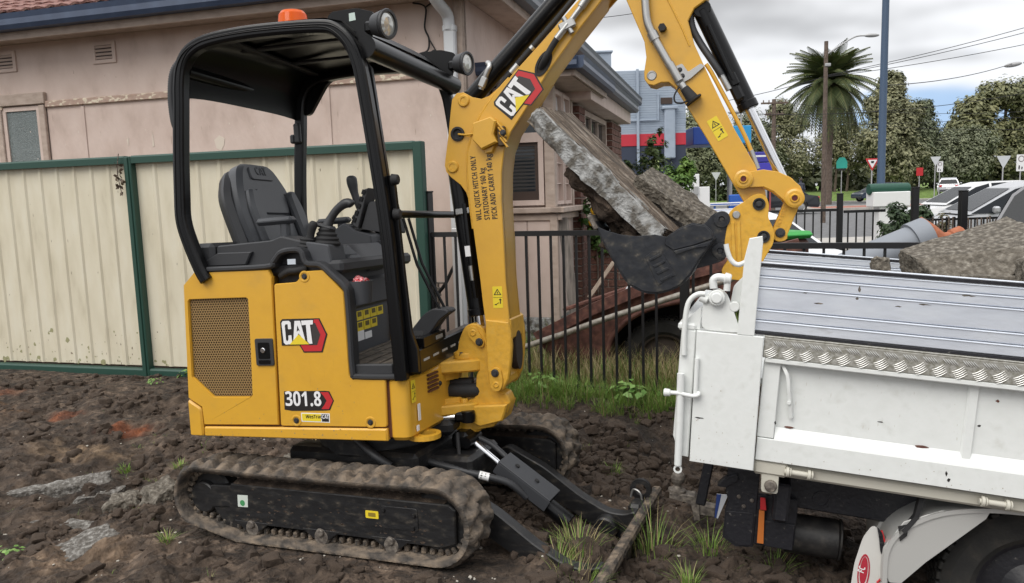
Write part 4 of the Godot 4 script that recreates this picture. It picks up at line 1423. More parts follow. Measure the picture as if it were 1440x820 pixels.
func upper_body(t: Node3D) -> void:
	var shell := MB.new()
	shell.extrude([V2(-0.750, 0.476), V2(-0.750, 0.652), V2(-0.725, 1.178), V2(-0.664, 1.235), V2(-0.315, 1.230), V2(-0.310, 0.735), V2(0.244, 0.735), V2(0.336, 0.733), V2(0.330, 0.468)], -0.46, 0.452, 0.01)
	shell.extrude([V2(-0.309, 0.736), V2(-0.309, 1.165), V2(-0.155, 1.168), V2(-0.116, 1.215), V2(-0.021, 1.218), V2(0.064, 1.122), V2(0.066, 0.745)], 0.415, 0.4515, 0.004)
	shell.extrude([V2(-0.309, 0.736), V2(-0.309, 1.165), V2(-0.10, 1.10), V2(-0.06, 0.745)], -0.459, -0.42, 0.004)
	var so := part("body_shell", shell, M.yellow, t)
	var gap := MB.new()
	gap.extrude([V2(-0.742, 0.52), V2(-0.715, 1.170), V2(-0.660, 1.225), V2(-0.292, 1.222), V2(-0.270, 1.160), V2(-0.150, 1.160), V2(-0.114, 1.205), V2(-0.023, 1.208), V2(0.060, 1.115), V2(0.062, 0.74), V2(0.315, 0.73), V2(0.315, 0.472), V2(-0.74, 0.48)], 0.4525, 0.460)
	part("panel_gap", gap, mat(C(0.10, 0.03, 0.012), 0.7), so)
	# rear cover with its honeycomb grille
	var outer := [V2(-0.731, 1.182), V2(-0.668, 1.241), V2(-0.289, 1.237), V2(-0.275, 1.202), V2(-0.285, 0.86), V2(-0.296, 0.527), V2(-0.682, 0.525), V2(-0.687, 0.609), V2(-0.755, 0.652)]
	var hole := [V2(-0.712, 1.105), V2(-0.703, 1.114), V2(-0.411, 1.114), V2(-0.403, 1.106), V2(-0.410, 0.86), V2(-0.418, 0.665), V2(-0.428, 0.658), V2(-0.620, 0.658), V2(-0.723, 0.752)]
	outer.reverse()
	hole.reverse()
	var rc := MB.new()
	rc.ring(outer, hole, 0.456, 0.474)
	rc.ring(MB.inset(MB.ccw(PackedVector2Array(outer)), 0.007), MB.inset(MB.ccw(PackedVector2Array(hole)), -0.006), 0.4745, 0.480)
	for i in outer.size():
		var j := (i + 1) % outer.size()
		var ins := MB.inset(PackedVector2Array(outer), 0.007)
		rc.quad(V3(outer[i].x, outer[i].y, 0.474), V3(outer[j].x, outer[j].y, 0.474), V3(ins[j].x, ins[j].y, 0.480), V3(ins[i].x, ins[i].y, 0.480))
		var inh := MB.inset(PackedVector2Array(hole), -0.006)
		rc.quad(V3(inh[i].x, inh[i].y, 0.480), V3(inh[j].x, inh[j].y, 0.480), V3(hole[j].x, hole[j].y, 0.466), V3(hole[i].x, hole[i].y, 0.466))
	var ro := part("engine_cover", rc, M.yellow, t)
	var gr := MB.new()
	var p := 0.0128
	var hp := PackedVector2Array(hole)
	for r in 46:
		for k in 28:
			var c := V2(-0.725 + (k + (0.5 if r % 2 else 0.0)) * p, 0.655 + r * p * 0.866)
			if not Geometry2D.is_point_in_polygon(c, hp):
				continue
			var o6 := []
			var i6 := []
			for a in 6:
				var d := V2(cos(PI / 6 + PI / 3 * a), sin(PI / 6 + PI / 3 * a))
				o6.append(c + d * p * 0.578)
				i6.append(c + d * p * 0.40)
			for a in 6:
				var e := (a + 1) % 6
				gr.quad(V3(o6[a].x, o6[a].y, 0.466), V3(o6[e].x, o6[e].y, 0.466), V3(i6[e].x, i6[e].y, 0.466), V3(i6[a].x, i6[a].y, 0.466))
				gr.quad(V3(i6[a].x, i6[a].y, 0.466), V3(i6[e].x, i6[e].y, 0.466), V3(i6[e].x, i6[e].y, 0.462), V3(i6[a].x, i6[a].y, 0.462))
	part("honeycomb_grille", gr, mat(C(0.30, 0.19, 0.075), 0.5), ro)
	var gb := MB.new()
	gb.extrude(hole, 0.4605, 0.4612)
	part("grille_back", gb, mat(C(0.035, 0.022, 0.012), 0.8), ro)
	var door := panel(t, "side_door", [V2(-0.267, 1.172), V2(-0.155, 1.176), V2(-0.116, 1.223), V2(-0.021, 1.225), V2(0.070, 1.124), V2(0.071, 0.748), V2(0.240, 0.740), V2(0.234, 0.522), V2(-0.285, 0.523)], 0.456, 0.480, M.yellow)
	panel(t, "skirt", [V2(-0.680, 0.517), V2(0.234, 0.516), V2(0.236, 0.460), V2(-0.680, 0.472)], 0.440, 0.488, M.yellow, 0.012, 0.006)
	panel(t, "counterweight", [V2(-0.757, 0.646), V2(-0.690, 0.603), V2(-0.687, 0.471), V2(-0.757, 0.474)], -0.44, 0.486, M.yellow, 0.012, 0.01)
	# front corner and slanting front face
	var fc := MB.new()
	var fr := rounded([V2(0.246, -0.46), V2(0.246, 0.474), V2(0.335, 0.474), V2(0.385, 0.10), V2(0.385, -0.10), V2(0.335, -0.46)].map(func(q): return V2(q.x, -q.y)), 0.03, 4)
	fc.xf = Transform3D(Basis(Vector3.RIGHT, -PI / 2), Vector3.ZERO)
	fc.extrude(fr, 0.462, 0.738, 0.014)
	var fo := part("front_cover", fc, M.yellow, t)
	for k in 5:
		var sl := MB.new()
		sl.box(V3(0.371, 0.640 + k * 0.0185, 0.235), V3(0.014, 0.0095, 0.10), 0.0, Basis(Vector3.UP, -0.133))
		part("vent_slot", sl, mat(C(0.10, 0.035, 0.015), 0.8), fo)
	var st := Transform3D(Basis(V3(0.133, 0, -0.991), Vector3.UP, V3(0.991, 0, 0.133)), V3(0.3425, 0.622, 0.445))
	warning(fo, st * Transform3D(Basis(), V3(0.0, 0.0, 0.001)), 0.040, 0.100)
	var rf := MB.new()
	rf.box(V3(0.354, 0.570, 0.388), V3(0.004, 0.075, 0.020), 0.0, Basis(Vector3.UP, -0.133))
	part("white_label", rf, M.white_decal, fo)
	var rf2 := MB.new()
	rf2.box(V3(0.3515, 0.502, 0.408), V3(0.004, 0.025, 0.020), 0.0, Basis(Vector3.UP, -0.133))
	part("white_label", rf2, M.white_decal, fo)
	bolt(fo, V3(0.377, 0.652, 0.155), 0.009, Vector3.RIGHT)
	var ring := MB.new()
	ring.xf = Transform3D(Basis(Vector3.RIGHT, -PI / 2), Vector3.ZERO)
	ring.ring(circle2(V2(0.36, -0.355), 0.075, 20), circle2(V2(0.375, -0.350), 0.038, 20), 0.445, 0.466)
	part("tie_ring", ring, M.yellow, fo)
	for q in [V2(-0.112, 1.200), V2(-0.203, 0.549), V2(0.157, 0.544)]:
		var rcs := MB.new()
		rcs.lathe([V2(0.026, 0.0), V2(0.024, 0.003), V2(0.018, 0.003), V2(0.015, 0.0005)], V3(q.x, q.y, 0.480), Vector3.BACK, 18)
		part("bolt_recess", rcs, M.yellow_cast, door)
		bolt(door, V3(q.x, q.y, 0.480), 0.009)
	var la := MB.new()
	la.extrude(rrect(-0.380, 0.803, -0.290, 0.927, 0.008), 0.470, 0.488, 0.003)
	var lo := part("latch", la, M.plastic, t)
	var lb := MB.new()
	lb.extrude(rrect(-0.364, 0.835, -0.306, 0.910, 0.006), 0.488, 0.4905, 0.001)
	lb.extrude(rrect(-0.364, 0.812, -0.306, 0.830, 0.004), 0.488, 0.4925, 0.001)
	part("latch_pull", lb, M.black, lo)
	var lk := MB.new()
	lk.cyl(V3(-0.338, 0.874, 0.490), V3(-0.338, 0.874, 0.497), 0.013, 0.012, 18, 0.002)
	part("lock", lk, M.chrome, lo)
	mark(door, T(V3(0, 0, 0.4805)), V2(-0.244, 1.010))
	var dust := mat(C(0.34, 0.24, 0.11), 0.8)
	specks(t, Rect2(-0.67, 0.465, 0.89, 0.05), 0.4875, 70, V2(0.005, 0.004), dust, 1.4)
	specks(t, Rect2(-0.66, 0.53, 0.34, 0.12), 0.4797, 30, V2(0.004, 0.004), dust, 2.0)
	specks(t, Rect2(-0.27, 0.53, 0.48, 0.2), 0.4797, 40, V2(0.003, 0.004), dust, 2.0)
	specks(t, Rect2(-0.27, 0.72, 0.30, 0.14), 0.4797, 9, V2(0.0012, 0.05), mat(C(0.56, 0.32, 0.045), 0.5), 1.0, Transform3D(), "water_runs")
	# model number plate
	var nb := MB.new()
	nb.extrude([V2(-0.258, 0.600), V2(-0.254, 0.684), V2(-0.050, 0.686), V2(-0.030, 0.684), V2(-0.011, 0.641), V2(-0.033, 0.598), V2(-0.060, 0.596), V2(-0.22, 0.594)], 0.480, 0.4812)
	part("number_plate", nb, M.black_decal, door)
	var nr := MB.new()
	nr.extrude([V2(-0.075, 0.680), V2(-0.035, 0.680), V2(-0.016, 0.641), V2(-0.038, 0.603), V2(-0.075, 0.603), V2(-0.06, 0.620), V2(-0.046, 0.641), V2(-0.06, 0.664)], 0.480, 0.4818)
	part("number_red", nr, M.red, door)
	lettering(door, "301.8", 0.066, T(V3(-0.252, 0.594, 0.4815)), M.white_decal, 0.80, 0.001)
	var ws := MB.new()
	ws.extrude([V2(-0.177, 0.586), V2(-0.036, 0.583), V2(-0.038, 0.541), V2(-0.177, 0.545)], 0.480, 0.4808)
	part("dealer_label", ws, M.white_decal, door)
	var wy := MB.new()
	wy.extrude([V2(-0.173, 0.582), V2(-0.080, 0.580), V2(-0.080, 0.546), V2(-0.173, 0.549)], 0.480, 0.4814)
	part("dealer_label", wy, M.yellow_decal, door)
	var wb := MB.new()
	wb.extrude([V2(-0.076, 0.580), V2(-0.041, 0.579), V2(-0.042, 0.545), V2(-0.076, 0.546)], 0.480, 0.4814)
	part("dealer_label", wb, M.black_decal, door)
	lettering(door, "WesTrac", 0.016, T(V3(-0.155, 0.555, 0.4814)), M.black_decal, 0.9, 0.0006)
	lettering(door, "CAT", 0.018, T(V3(-0.074, 0.553, 0.4814)), M.white_decal, 0.72, 0.0006)
	# black tub edge round the footwell
	var tr := MB.new()
	var path := curve([V3(-0.62, 1.248, 0.462), V3(-0.30, 1.250, 0.462), V3(-0.262, 1.272, 0.462), V3(-0.225, 1.309, 0.462), V3(-0.171, 1.320, 0.462), V3(-0.125, 1.312, 0.462), V3(-0.100, 1.258, 0.462), V3(-0.035, 1.247, 0.462), V3(0.017, 1.202, 0.462), V3(0.075, 1.145, 0.462), V3(0.084, 1.100, 0.462), V3(0.086, 0.960, 0.462), V3(0.086, 0.770, 0.462), V3(0.110, 0.748, 0.462), V3(0.30, 0.745, 0.462)], 5)
	tr.sweep(path, [V2(-0.040, -0.012), V2(0.018, -0.012), V2(0.026, -0.004), V2(0.026, 0.006), V2(0.016, 0.013), V2(-0.040, 0.013)].map(func(q): return V2(q.y, q.x)), Vector3.BACK)
	part("tub_edge", tr, M.plastic, t)
	# swing post carrier in front: two yellow tongues, boot between, swing cylinder
	var ca := MB.new()
	ca.xf = Transform3D(Basis(Vector3.RIGHT, -PI / 2), Vector3.ZERO)
	ca.extrude(rounded([V2(0.30, -0.17), V2(0.44, -0.105), V2(0.505, -0.085), V2(0.56, -0.045), V2(0.575, 0.0), V2(0.56, 0.045), V2(0.505, 0.085), V2(0.44, 0.105), V2(0.30, 0.17)], 0.02), 0.690, 0.748, 0.008)
	ca.extrude(rounded([V2(0.28, -0.20), V2(0.44, -0.125), V2(0.52, -0.085), V2(0.555, 0.0), V2(0.52, 0.085), V2(0.44, 0.125), V2(0.28, 0.20)], 0.02), 0.490, 0.540, 0.008)
	ca.extrude([V2(0.25, -0.12), V2(0.372, -0.09), V2(0.372, 0.09), V2(0.25, 0.12)], 0.540, 0.690)
	ca.extrude([V2(0.372, -0.10), V2(0.43, -0.03), V2(0.43, 0.03), V2(0.372, 0.10)], 0.650, 0.690)
	ca.extrude([V2(0.372, -0.12), V2(0.45, -0.05), V2(0.45, 0.05), V2(0.372, 0.12)], 0.540, 0.565)
	part("swing_carrier", ca, M.yellow_cast, t)
	var bt := MB.new()
	bt.tube(curve([V3(0.36, 0.590, 0.02), V3(0.42, 0.592, 0.035), V3(0.50, 0.592, 0.03), V3(0.52, 0.590, 0.02)], 6), 0.036, 12)
	bt.tube(curve([V3(0.36, 0.628, 0.00), V3(0.42, 0.630, 0.02), V3(0.50, 0.632, 0.02)], 6), 0.022, 10)
	part("hose_boot", bt, M.rubber, t)
	var sr := MB.new()
	sr.cyl(V3(0.24, 0.480, 0.145), V3(0.43, 0.480, 0.115), 0.018, 0.018, 16)
	part("swing_cylinder_rod", sr, M.chrome, t)
	var se := MB.new()
	se.box(V3(0.475, 0.480, 0.10), V3(0.10, 0.050, 0.055), 0.012, Basis(Vector3.UP, 0.15))
	se.cyl(V3(0.49, 0.452, 0.10), V3(0.49, 0.508, 0.10), 0.034, 0.034, 18, 0.004)
	part("rod_end", se, M.black, t)
	var dk := MB.new()
	dk.box(V3(0.24, 0.435, 0.0), V3(0.38, 0.07, 0.34), 0.02)
	part("slew_cover", dk, M.black_mud, t)

func cab(t: Node3D) -> void:
	# roll-over frame: near and far hoops, cross tubes, roof
	var sec := rrect(-0.028, -0.030, 0.028, 0.030, 0.012, 2)
	var near := [V3(-0.600, 1.20, 0), V3(-0.629, 1.255, 0), V3(-0.676, 1.380, 0), V3(-0.700, 1.480, 0), V3(-0.697, 1.590, 0), V3(-0.685, 1.769, 0), V3(-0.664, 1.990, 0), V3(-0.655, 2.09, 0), V3(-0.635, 2.170, 0), V3(-0.588, 2.228, 0), V3(-0.50, 2.262, 0), V3(-0.34, 2.276, 0), V3(-0.15, 2.276, 0), V3(0.042, 2.266, 0), V3(0.115, 2.248, 0), V3(0.172, 2.195, 0), V3(0.208, 2.118, 0), V3(0.232, 1.979, 0), V3(0.287, 1.458, 0), V3(0.303, 1.167, 0), V3(0.316, 0.825, 0), V3(0.318, 0.735, 0)]
	for z in [0.478, -0.460]:
		var h := MB.new()
		h.sweep(curve(near.map(func(q): return q + V3(0.0 if z > 0 else 0.085, 0, z)), 4), sec, Vector3.BACK)
		if z > 0:
			# ribs along the outer face
			for k in [-0.016, 0.016]:
				h.tube(curve(near.slice(0, 20).map(func(q): return q + V3(k * 0.75, k * 0.2, z + 0.030)), 4), 0.004, 6)
		part("canopy_hoop", h, M.black, t)
	var fp := MB.new()
	fp.extrude([V2(0.255, 1.62), V2(0.325, 1.62), V2(0.346, 1.20), V2(0.362, 0.94), V2(0.385, 0.86), V2(0.385, 0.76), V2(0.275, 0.752)], 0.420, 0.452, 0.004)
	fp.extrude([V2(0.20, 2.16), V2(0.255, 2.08), V2(0.300, 1.62), V2(0.250, 1.62)], 0.425, 0.450, 0.003)
	part("post_flange", fp, M.black, t)
	var roof := MB.new()
	var rows := []
	var xs := [-0.67, -0.655, -0.60, -0.50, -0.20, 0.06, 0.14, 0.19]
	var ys := [2.03, 2.15, 2.235, 2.278, 2.292, 2.284, 2.262, 2.215]
	for thick in [0.0, 0.022]:
		rows = []
		for i in xs.size():
			var row := []
			for k in 13:
				var z := lerpf(0.47, -0.47, k / 12.0)
				var crown := 0.018 * (1.0 - pow(z / 0.47, 4.0))
				row.append(V3(xs[i] + 0.0425 * (1.0 - z / 0.47), ys[i] + crown + thick, z))
			rows.append(row)
		roof.grid(rows, false, false, thick == 0.0)
	part("roof", roof, M.black, t)
	var rl := MB.new()
	for z in [0.18, -0.16]:
		rl.box(V3(-0.22, 2.283, z), V3(0.80, 0.014, 0.045), 0.005)
	rl.box(V3(-0.45, 2.278, 0.0), V3(0.04, 0.02, 0.90), 0.006)
	rl.box(V3(0.02, 2.272, -0.18), V3(0.14, 0.016, 0.10), 0.005)
	part("roof_rib", rl, M.plastic, t)
	# deep liner on the far rear corner
	var ln := MB.new()
	ln.xf = T(V3(0, 0, -0.475))
	ln.extrude(rounded([V2(-0.70, 2.26), V2(-0.70, 2.20), V2(-0.66, 2.17), V2(-0.63, 2.20), V2(-0.60, 2.215), V2(-0.58, 2.165), V2(-0.42, 2.12), V2(-0.37, 2.09), V2(-0.36, 2.01), V2(-0.30, 2.00), V2(-0.18, 2.17), V2(-0.05, 2.23), V2(-0.05, 2.28)], 0.03).map(func(q): return V2(q.x - 0.22 if q.x < -0.3 else q.x - 0.22, q.y + 0.06)), -0.02, 0.02, 0.006)
	part("roof_liner", ln, M.black, t)
	var ct := MB.new()
	ct.cyl(V3(0.245, 2.165, 0.470), V3(0.335, 2.150, -0.470), 0.046, 0.046, 22)
	part("front_cross_tube", ct, M.black, t)
	var rt := MB.new()
	rt.cyl(V3(-0.64, 2.15, 0.46), V3(-0.64, 2.15, -0.46), 0.03, 0.03, 16)
	part("rear_cross_tube", rt, M.black, t)
	# lights and beacon
	for q in [[0.455, 1.0], [-0.42, 1.0]]:
		var z: float = q[0]
		var lb := MB.new()
		lb.xf = Transform3D(Basis(), V3(0.0 if z > 0 else 0.085, 0, z - 0.02))
		lb.extrude(rounded([V2(0.04, 2.283), V2(0.08, 2.335), V2(0.20, 2.338), V2(0.275, 2.315), V2(0.285, 2.285), V2(0.25, 2.17), V2(0.20, 2.12)], 0.015), -0.006, 0.006, 0.002)
		lb.box(V3(0.275, 2.24, 0.03), V3(0.05, 0.05, 0.06), 0.01)
		var lo := part("light_bracket", lb, M.black, t)
		var li := MB.new()
		var c := V3(0.29 if z > 0 else 0.375, 2.25, z + 0.012)
		var ax := V3(1, -0.12, 0.30).normalized()
		li.cyl(c, c + ax * 0.065, 0.045, 0.060, 24, 0.006)
		li.lathe([V2(0.060, 0.065), V2(0.063, 0.070), V2(0.060, 0.076), V2(0.050, 0.076), V2(0.048, 0.066)], c, ax, 24)
		part("work_light", li, M.plastic, lo)
		var le := MB.new()
		le.lathe([V2(0.049, 0.068), V2(0.03, 0.075), V2(0.0, 0.078)], c, ax, 24)
		part("lens", le, M.lens, lo)
		var tg := MB.new()
		tg.extrude([V2(0.165, 2.285), V2(0.195, 2.288), V2(0.192, 2.320), V2(0.165, 2.318)], z - 0.0165, z - 0.012)
		if z > 0:
			part("white_label", tg, mat(C(0.5, 0.6, 0.55), 0.5), lo)
	var bc := MB.new()
	bc.lathe([V2(0.070, 0.0), V2(0.068, 0.02), V2(0.062, 0.06), V2(0.052, 0.074), V2(0.03, 0.080), V2(0.0, 0.081)], V3(-0.175, 2.325, 0.30), Vector3.UP, 26)
	part("beacon", bc, M.orange_lens, t)
	var bi := MB.new()
	bi.cyl(V3(-0.175, 2.30, 0.30), V3(-0.175, 2.327, 0.30), 0.075, 0.072, 22, 0.004)
	part("beacon_base", bi, M.plastic, t)
	# corrugated hose and bracket behind the rear post
	hose(t, [V3(-0.640, 2.24, 0.42), V3(-0.725, 2.17, 0.42), V3(-0.752, 2.06, 0.42), V3(-0.750, 1.95, 0.42), V3(-0.735, 1.90, 0.42)], 0.016, M.plastic, Transform3D(), true)
	var bs := MB.new()
	bs.box(V3(-0.735, 1.89, 0.41), V3(0.03, 0.08, 0.03), 0.006)
	part("hose_clamp", bs, M.plastic, t)
	# hangers on the far rear post
	var hg := MB.new()
	hg.box(V3(-0.575, 1.96, -0.41), V3(0.04, 0.11, 0.03), 0.008)
	hg.box(V3(-0.605, 1.93, -0.41), V3(0.03, 0.05, 0.03), 0.008)
	part("belt_hanger", hg, M.plastic, t)
	# front rail, raised post brackets
	var rail := MB.new()
	rail.cyl(V3(0.330, 1.452, 0.44), V3(0.412, 1.452, -0.45), 0.017, 0.017, 14)
	part("front_rail", rail, M.black, t)
	for y in [1.452, 1.60]:
		var kb := MB.new()
		kb.cyl(V3(0.318, y, 0.455), V3(0.350, y, 0.455), 0.026, 0.022, 10, 0.004)
		part("knob", kb, M.rubber, t)
	# front sill with light slots, floor with mat, inner riser
	var sill := MB.new()
	sill.box(V3(0.352, 0.800, -0.02), V3(0.06, 0.115, 0.87), 0.008)
	sill.extrude([V2(0.325, 0.855), V2(0.385, 0.855), V2(0.385, 0.898), V2(0.345, 0.898)], 0.05, 0.36, 0.004)
	var sio := part("front_sill", sill, M.black, t)
	for k in 5:
		var d := MB.new()
		d.box(V3(0.3825, 0.800, 0.33 - k * 0.13), V3(0.003, 0.010, 0.075))
		part("slot", d, mat(C(0.42, 0.42, 0.40), 0.7), sio)
	var sl2 := MB.new()
	sl2.box(V3(0.386, 0.876, 0.15), V3(0.004, 0.018, 0.09))
	part("slot", sl2, mat(C(0.25, 0.25, 0.24), 0.7), sio)
	var fl := MB.new()
	fl.box(V3(0.12, 0.762, 0.0), V3(0.42, 0.03, 0.88), 0.006)
	part("floor", fl, M.black, t)
	var fm := MB.new()
	fm.box(V3(0.11, 0.785, 0.0), V3(0.36, 0.014, 0.80), 0.004)
	for k in 5:
		fm.box(V3(-0.03 + 0.07 * k, 0.795, 0.0), V3(0.012, 0.008, 0.78), 0.003)
	part("floor_mat", fm, tri(mat(C(0.07, 0.06, 0.05), 0.9), ramp(noise(0.02, 9, 5), [[0.0, C(0.035, 0.03, 0.027)], [0.5, C(0.085, 0.07, 0.055)], [1.0, C(0.17, 0.14, 0.11)]], 256), Vector3.ONE * 2, bump_mid, 0.4), t)
	var sb := MB.new()
	sb.box(V3(0.172, 0.777, 0.448), V3(0.20, 0.046, 0.03), 0.005)
	part("door_sill", sb, M.plastic, t)
	var ri := MB.new()
	ri.box(V3(-0.20, 0.99, -0.03), V3(0.20, 0.46, 0.84), 0.01)
	ri.box(V3(-0.14, 1.08, -0.03), V3(0.12, 0.15, 0.80), 0.015)
	var rio := part("seat_riser", ri, M.plastic_grey, t)
	# two rows of warning labels on the riser
	for k in 7:
		var lab := MB.new()
		var row := 0 if k < 4 else 1
		var zz := -0.03 - (k if row == 0 else k - 4) * 0.088
		lab.box(V3(-0.0985, 0.965 - row * 0.055, zz), V3(0.003, 0.047, 0.080))
		var lo2 := part("warning_label", lab, M.yellow_decal, rio)
		var pc := MB.new()
		pc.box(V3(-0.0965, 0.972 - row * 0.055, zz), V3(0.002, 0.024, 0.045))
		part("pictogram", pc, mat(C(0.12, 0.09, 0.02), 0.6), lo2)
	for k in 2:
		var lab := MB.new()
		lab.box(V3(-0.0985, 0.862 - 0.008 * k, -0.03 - k * 0.095), V3(0.003, 0.05 - 0.015 * k, 0.085))
		part("white_label", lab, M.white_decal, rio)
	# storage bin and lid behind the seat
	var bx := MB.new()
	bx.extrude([V2(-0.632, 1.262), V2(-0.630, 1.290), V2(-0.566, 1.322), V2(-0.392, 1.320), V2(-0.425, 1.262)], 0.22, 0.44, 0.008)
	part("storage_box", bx, M.plastic, t)
	var bl := MB.new()
	bl.extrude([V2(-0.612, 1.299), V2(-0.585, 1.314), V2(-0.47, 1.3235), V2(-0.43, 1.3225), V2(-0.47, 1.3205), V2(-0.60, 1.301)], 0.26, 0.40)
	part("box_label", bl, mat(C(0.45, 0.47, 0.50), 0.5), t)
	var rk := MB.new()
	rk.box(V3(-0.645, 1.30, 0.10), V3(0.10, 0.14, 0.66), 0.02)
	part("rear_shelf", rk, M.plastic, t)
	var dk := MB.new()
	dk.box(V3(-0.28, 1.235, 0.0), V3(0.66, 0.06, 0.86), 0.015)
	part("deck", dk, M.plastic, t)
	# seat: pan, back with inset cushion and raised wings, side shell
	var recline := Basis(Vector3.BACK, 0.33)
	var SB := Transform3D(recline * Basis(Vector3.UP, PI / 2), V3(-0.455, 1.34, 0.0))   # its x runs across the seat, z out of the back rest
	var sbk := MB.new()
	var shape := rounded([V2(-0.235, -0.02), V2(0.235, -0.02), V2(0.245, 0.20), V2(0.215, 0.32), V2(0.135, 0.455), V2(-0.135, 0.455), V2(-0.215, 0.32), V2(-0.245, 0.20)], 0.07, 4)
	sbk.extrude(shape, -0.105, 0.0, 0.03)
	var sbo := part("seat_back", sbk, M.vinyl, t, SB)
	for s in [-1.0, 1.0]:
		var sw := MB.new()
		sw.extrude(rounded([V2(0.145 * s, 0.0), V2(0.235 * s, 0.0), V2(0.238 * s, 0.20), V2(0.205 * s, 0.30), V2(0.15 * s, 0.28)], 0.03, 3), -0.01, 0.042, 0.018)
		part("seat_wing", sw, M.vinyl, sbo)
	var cu := MB.new()
	cu.extrude(rounded([V2(-0.125, 0.17), V2(0.125, 0.17), V2(0.150, 0.26), V2(0.11, 0.305), V2(-0.11, 0.305), V2(-0.150, 0.26)], 0.02, 3), -0.01, 0.014, 0.008)
	cu.extrude(rounded([V2(-0.125, 0.02), V2(0.125, 0.02), V2(0.125, 0.158), V2(-0.125, 0.158)], 0.02, 3), -0.01, 0.014, 0.008)
	part("seat_cushion", cu, M.vinyl, sbo)
	var hr := MB.new()
	hr.extrude(rounded([V2(-0.105, 0.355), V2(0.105, 0.355), V2(0.10, 0.425), V2(-0.10, 0.425)], 0.02, 3), -0.01, 0.008, 0.006)
	part("head_pad", hr, M.vinyl, sbo)
	lettering(sbo, "CAT", 0.045, T(V3(-0.052, 0.366, 0.008)), M.plastic_grey, 0.9, 0.003, "embossed_mark")
	var sh := MB.new()
	sh.extrude(rounded([V2(-0.26, -0.06), V2(0.26, -0.06), V2(0.262, 0.14), V2(0.255, 0.30), V2(0.15, 0.44), V2(-0.15, 0.44), V2(-0.255, 0.30), V2(-0.262, 0.14)], 0.06, 4), -0.135, -0.06, 0.03)
	part("seat_shell", sh, M.plastic, sbo)
	var sp := MB.new()
	sp.box(V3(-0.24, 1.275, 0.0), V3(0.50, 0.11, 0.46), 0.045)
	sp.box(V3(-0.07, 1.262, 0.0), V3(0.20, 0.09, 0.44), 0.042)
	part("seat_pan", sp, M.vinyl, t)
	for s in [0.30, -0.30]:
		var ar := MB.new()
		ar.box(V3(-0.335, 1.457, s), V3(0.19, 0.034, 0.065), 0.014, Basis(Vector3.BACK, 0.03))
		ar.box(V3(-0.29, 1.41, s), V3(0.045, 0.08, 0.035), 0.01)
		part("arm_rest", ar, M.vinyl, t)
	# consoles
	for s in [1.0, -1.0]:
		var z: float = 0.335 * s
		var cn := MB.new()
		cn.xf = T(V3(0, 0, z))
		cn.extrude(rounded([V2(-0.584, 1.355), V2(-0.300, 1.368), V2(-0.250, 1.385), V2(-0.120, 1.350), V2(-0.020, 1.318), V2(-0.012, 1.255), V2(-0.09, 1.225), V2(-0.40, 1.235), V2(-0.586, 1.27)], 0.012), -0.085, 0.085, 0.012)
		var co := part("console", cn, M.plastic, t)
		var cg := MB.new()
		cg.xf = T(V3(0, 0, z))
		cg.extrude(rounded([V2(-0.13, 1.355), V2(-0.016, 1.335), V2(-0.004, 1.250), V2(-0.055, 1.200), V2(-0.105, 1.24)], 0.01), -0.07, 0.090, 0.01)
		part("console_front", cg, M.plastic_grey, co)
		var be := MB.new()
		var prof := []
		for k in 9:
			prof.append(V2(0.062 - 0.0042 * k + (0.007 if k % 2 else 0.0), 0.010 * k))
		prof.append(V2(0.0, 0.085))
		var o := V3(-0.068, 1.335, z)
		be.lathe(prof, o, V3(0.10, 1, 0), 20)
		part("bellows", be, M.rubber, co)
		var js := MB.new()
		if s > 0:
			js.tube(curve([V3(-0.060, 1.415, z), V3(-0.040, 1.450, z), V3(-0.008, 1.488, z), V3(0.030, 1.514, z), V3(0.058, 1.518, z), V3(0.072, 1.505, z)], 5), [0.024, 0.025, 0.024, 0.022, 0.021, 0.020, 0.019, 0.019, 0.019, 0.019, 0.019, 0.019, 0.019, 0.020, 0.020, 0.021, 0.022, 0.022, 0.022, 0.022, 0.021, 0.021, 0.021, 0.020, 0.017, 0.010], 14)
			js.box(V3(-0.066, 1.418, z), V3(0.085, 0.018, 0.06), 0.008, Basis(Vector3.BACK, -0.3))
		else:
			js.tube(curve([V3(-0.13, 1.44, z + 0.10), V3(-0.155, 1.53, z + 0.10), V3(-0.175, 1.60, z + 0.10), V3(-0.185, 1.66, z + 0.10), V3(-0.186, 1.69, z + 0.10)], 5), [0.014, 0.014, 0.015, 0.016, 0.017, 0.018, 0.019, 0.020, 0.020, 0.020, 0.021, 0.023, 0.025, 0.027, 0.028, 0.028, 0.028, 0.027, 0.024, 0.019, 0.010], 14)
		part("joystick", js, M.plastic, co)
	var b2 := MB.new()
	var prof2 := []
	for k in 9:
		prof2.append(V2(0.075 - 0.005 * k + (0.007 if k % 2 else 0.0), 0.012 * k))
	prof2.append(V2(0.0, 0.10))
	b2.lathe(prof2, V3(-0.13, 1.395, -0.235), V3(-0.25, 1, 0), 20)
	part("bellows", b2, M.rubber, t)
	var rc := MB.new()
	rc.xf = T(V3(0, 0, -0.25))
	rc.extrude(rounded([V2(-0.307, 1.384), V2(-0.210, 1.442), V2(-0.150, 1.400), V2(-0.063, 1.372), V2(-0.055, 1.224), V2(-0.09, 1.180), V2(-0.27, 1.20)], 0.012), -0.10, 0.10, 0.012)
	part("console", rc, M.plastic_grey, t)
	var lev := MB.new()
	lev.tube(curve([V3(-0.125, 1.355, 0.385), V3(-0.110, 1.40, 0.39), V3(-0.092, 1.442, 0.392)], 4), [0.022, 0.020, 0.018, 0.017, 0.018, 0.019, 0.020, 0.019, 0.012], 12)
	var lp := []
	for k in 7:
		lp.append(V2(0.045 - 0.003 * k + (0.006 if k % 2 else 0.0), 0.008 * k))
	lp.append(V2(0.0, 0.052))
	lev.lathe(lp, V3(-0.140, 1.325, 0.385), V3(0.15, 1, 0), 16)
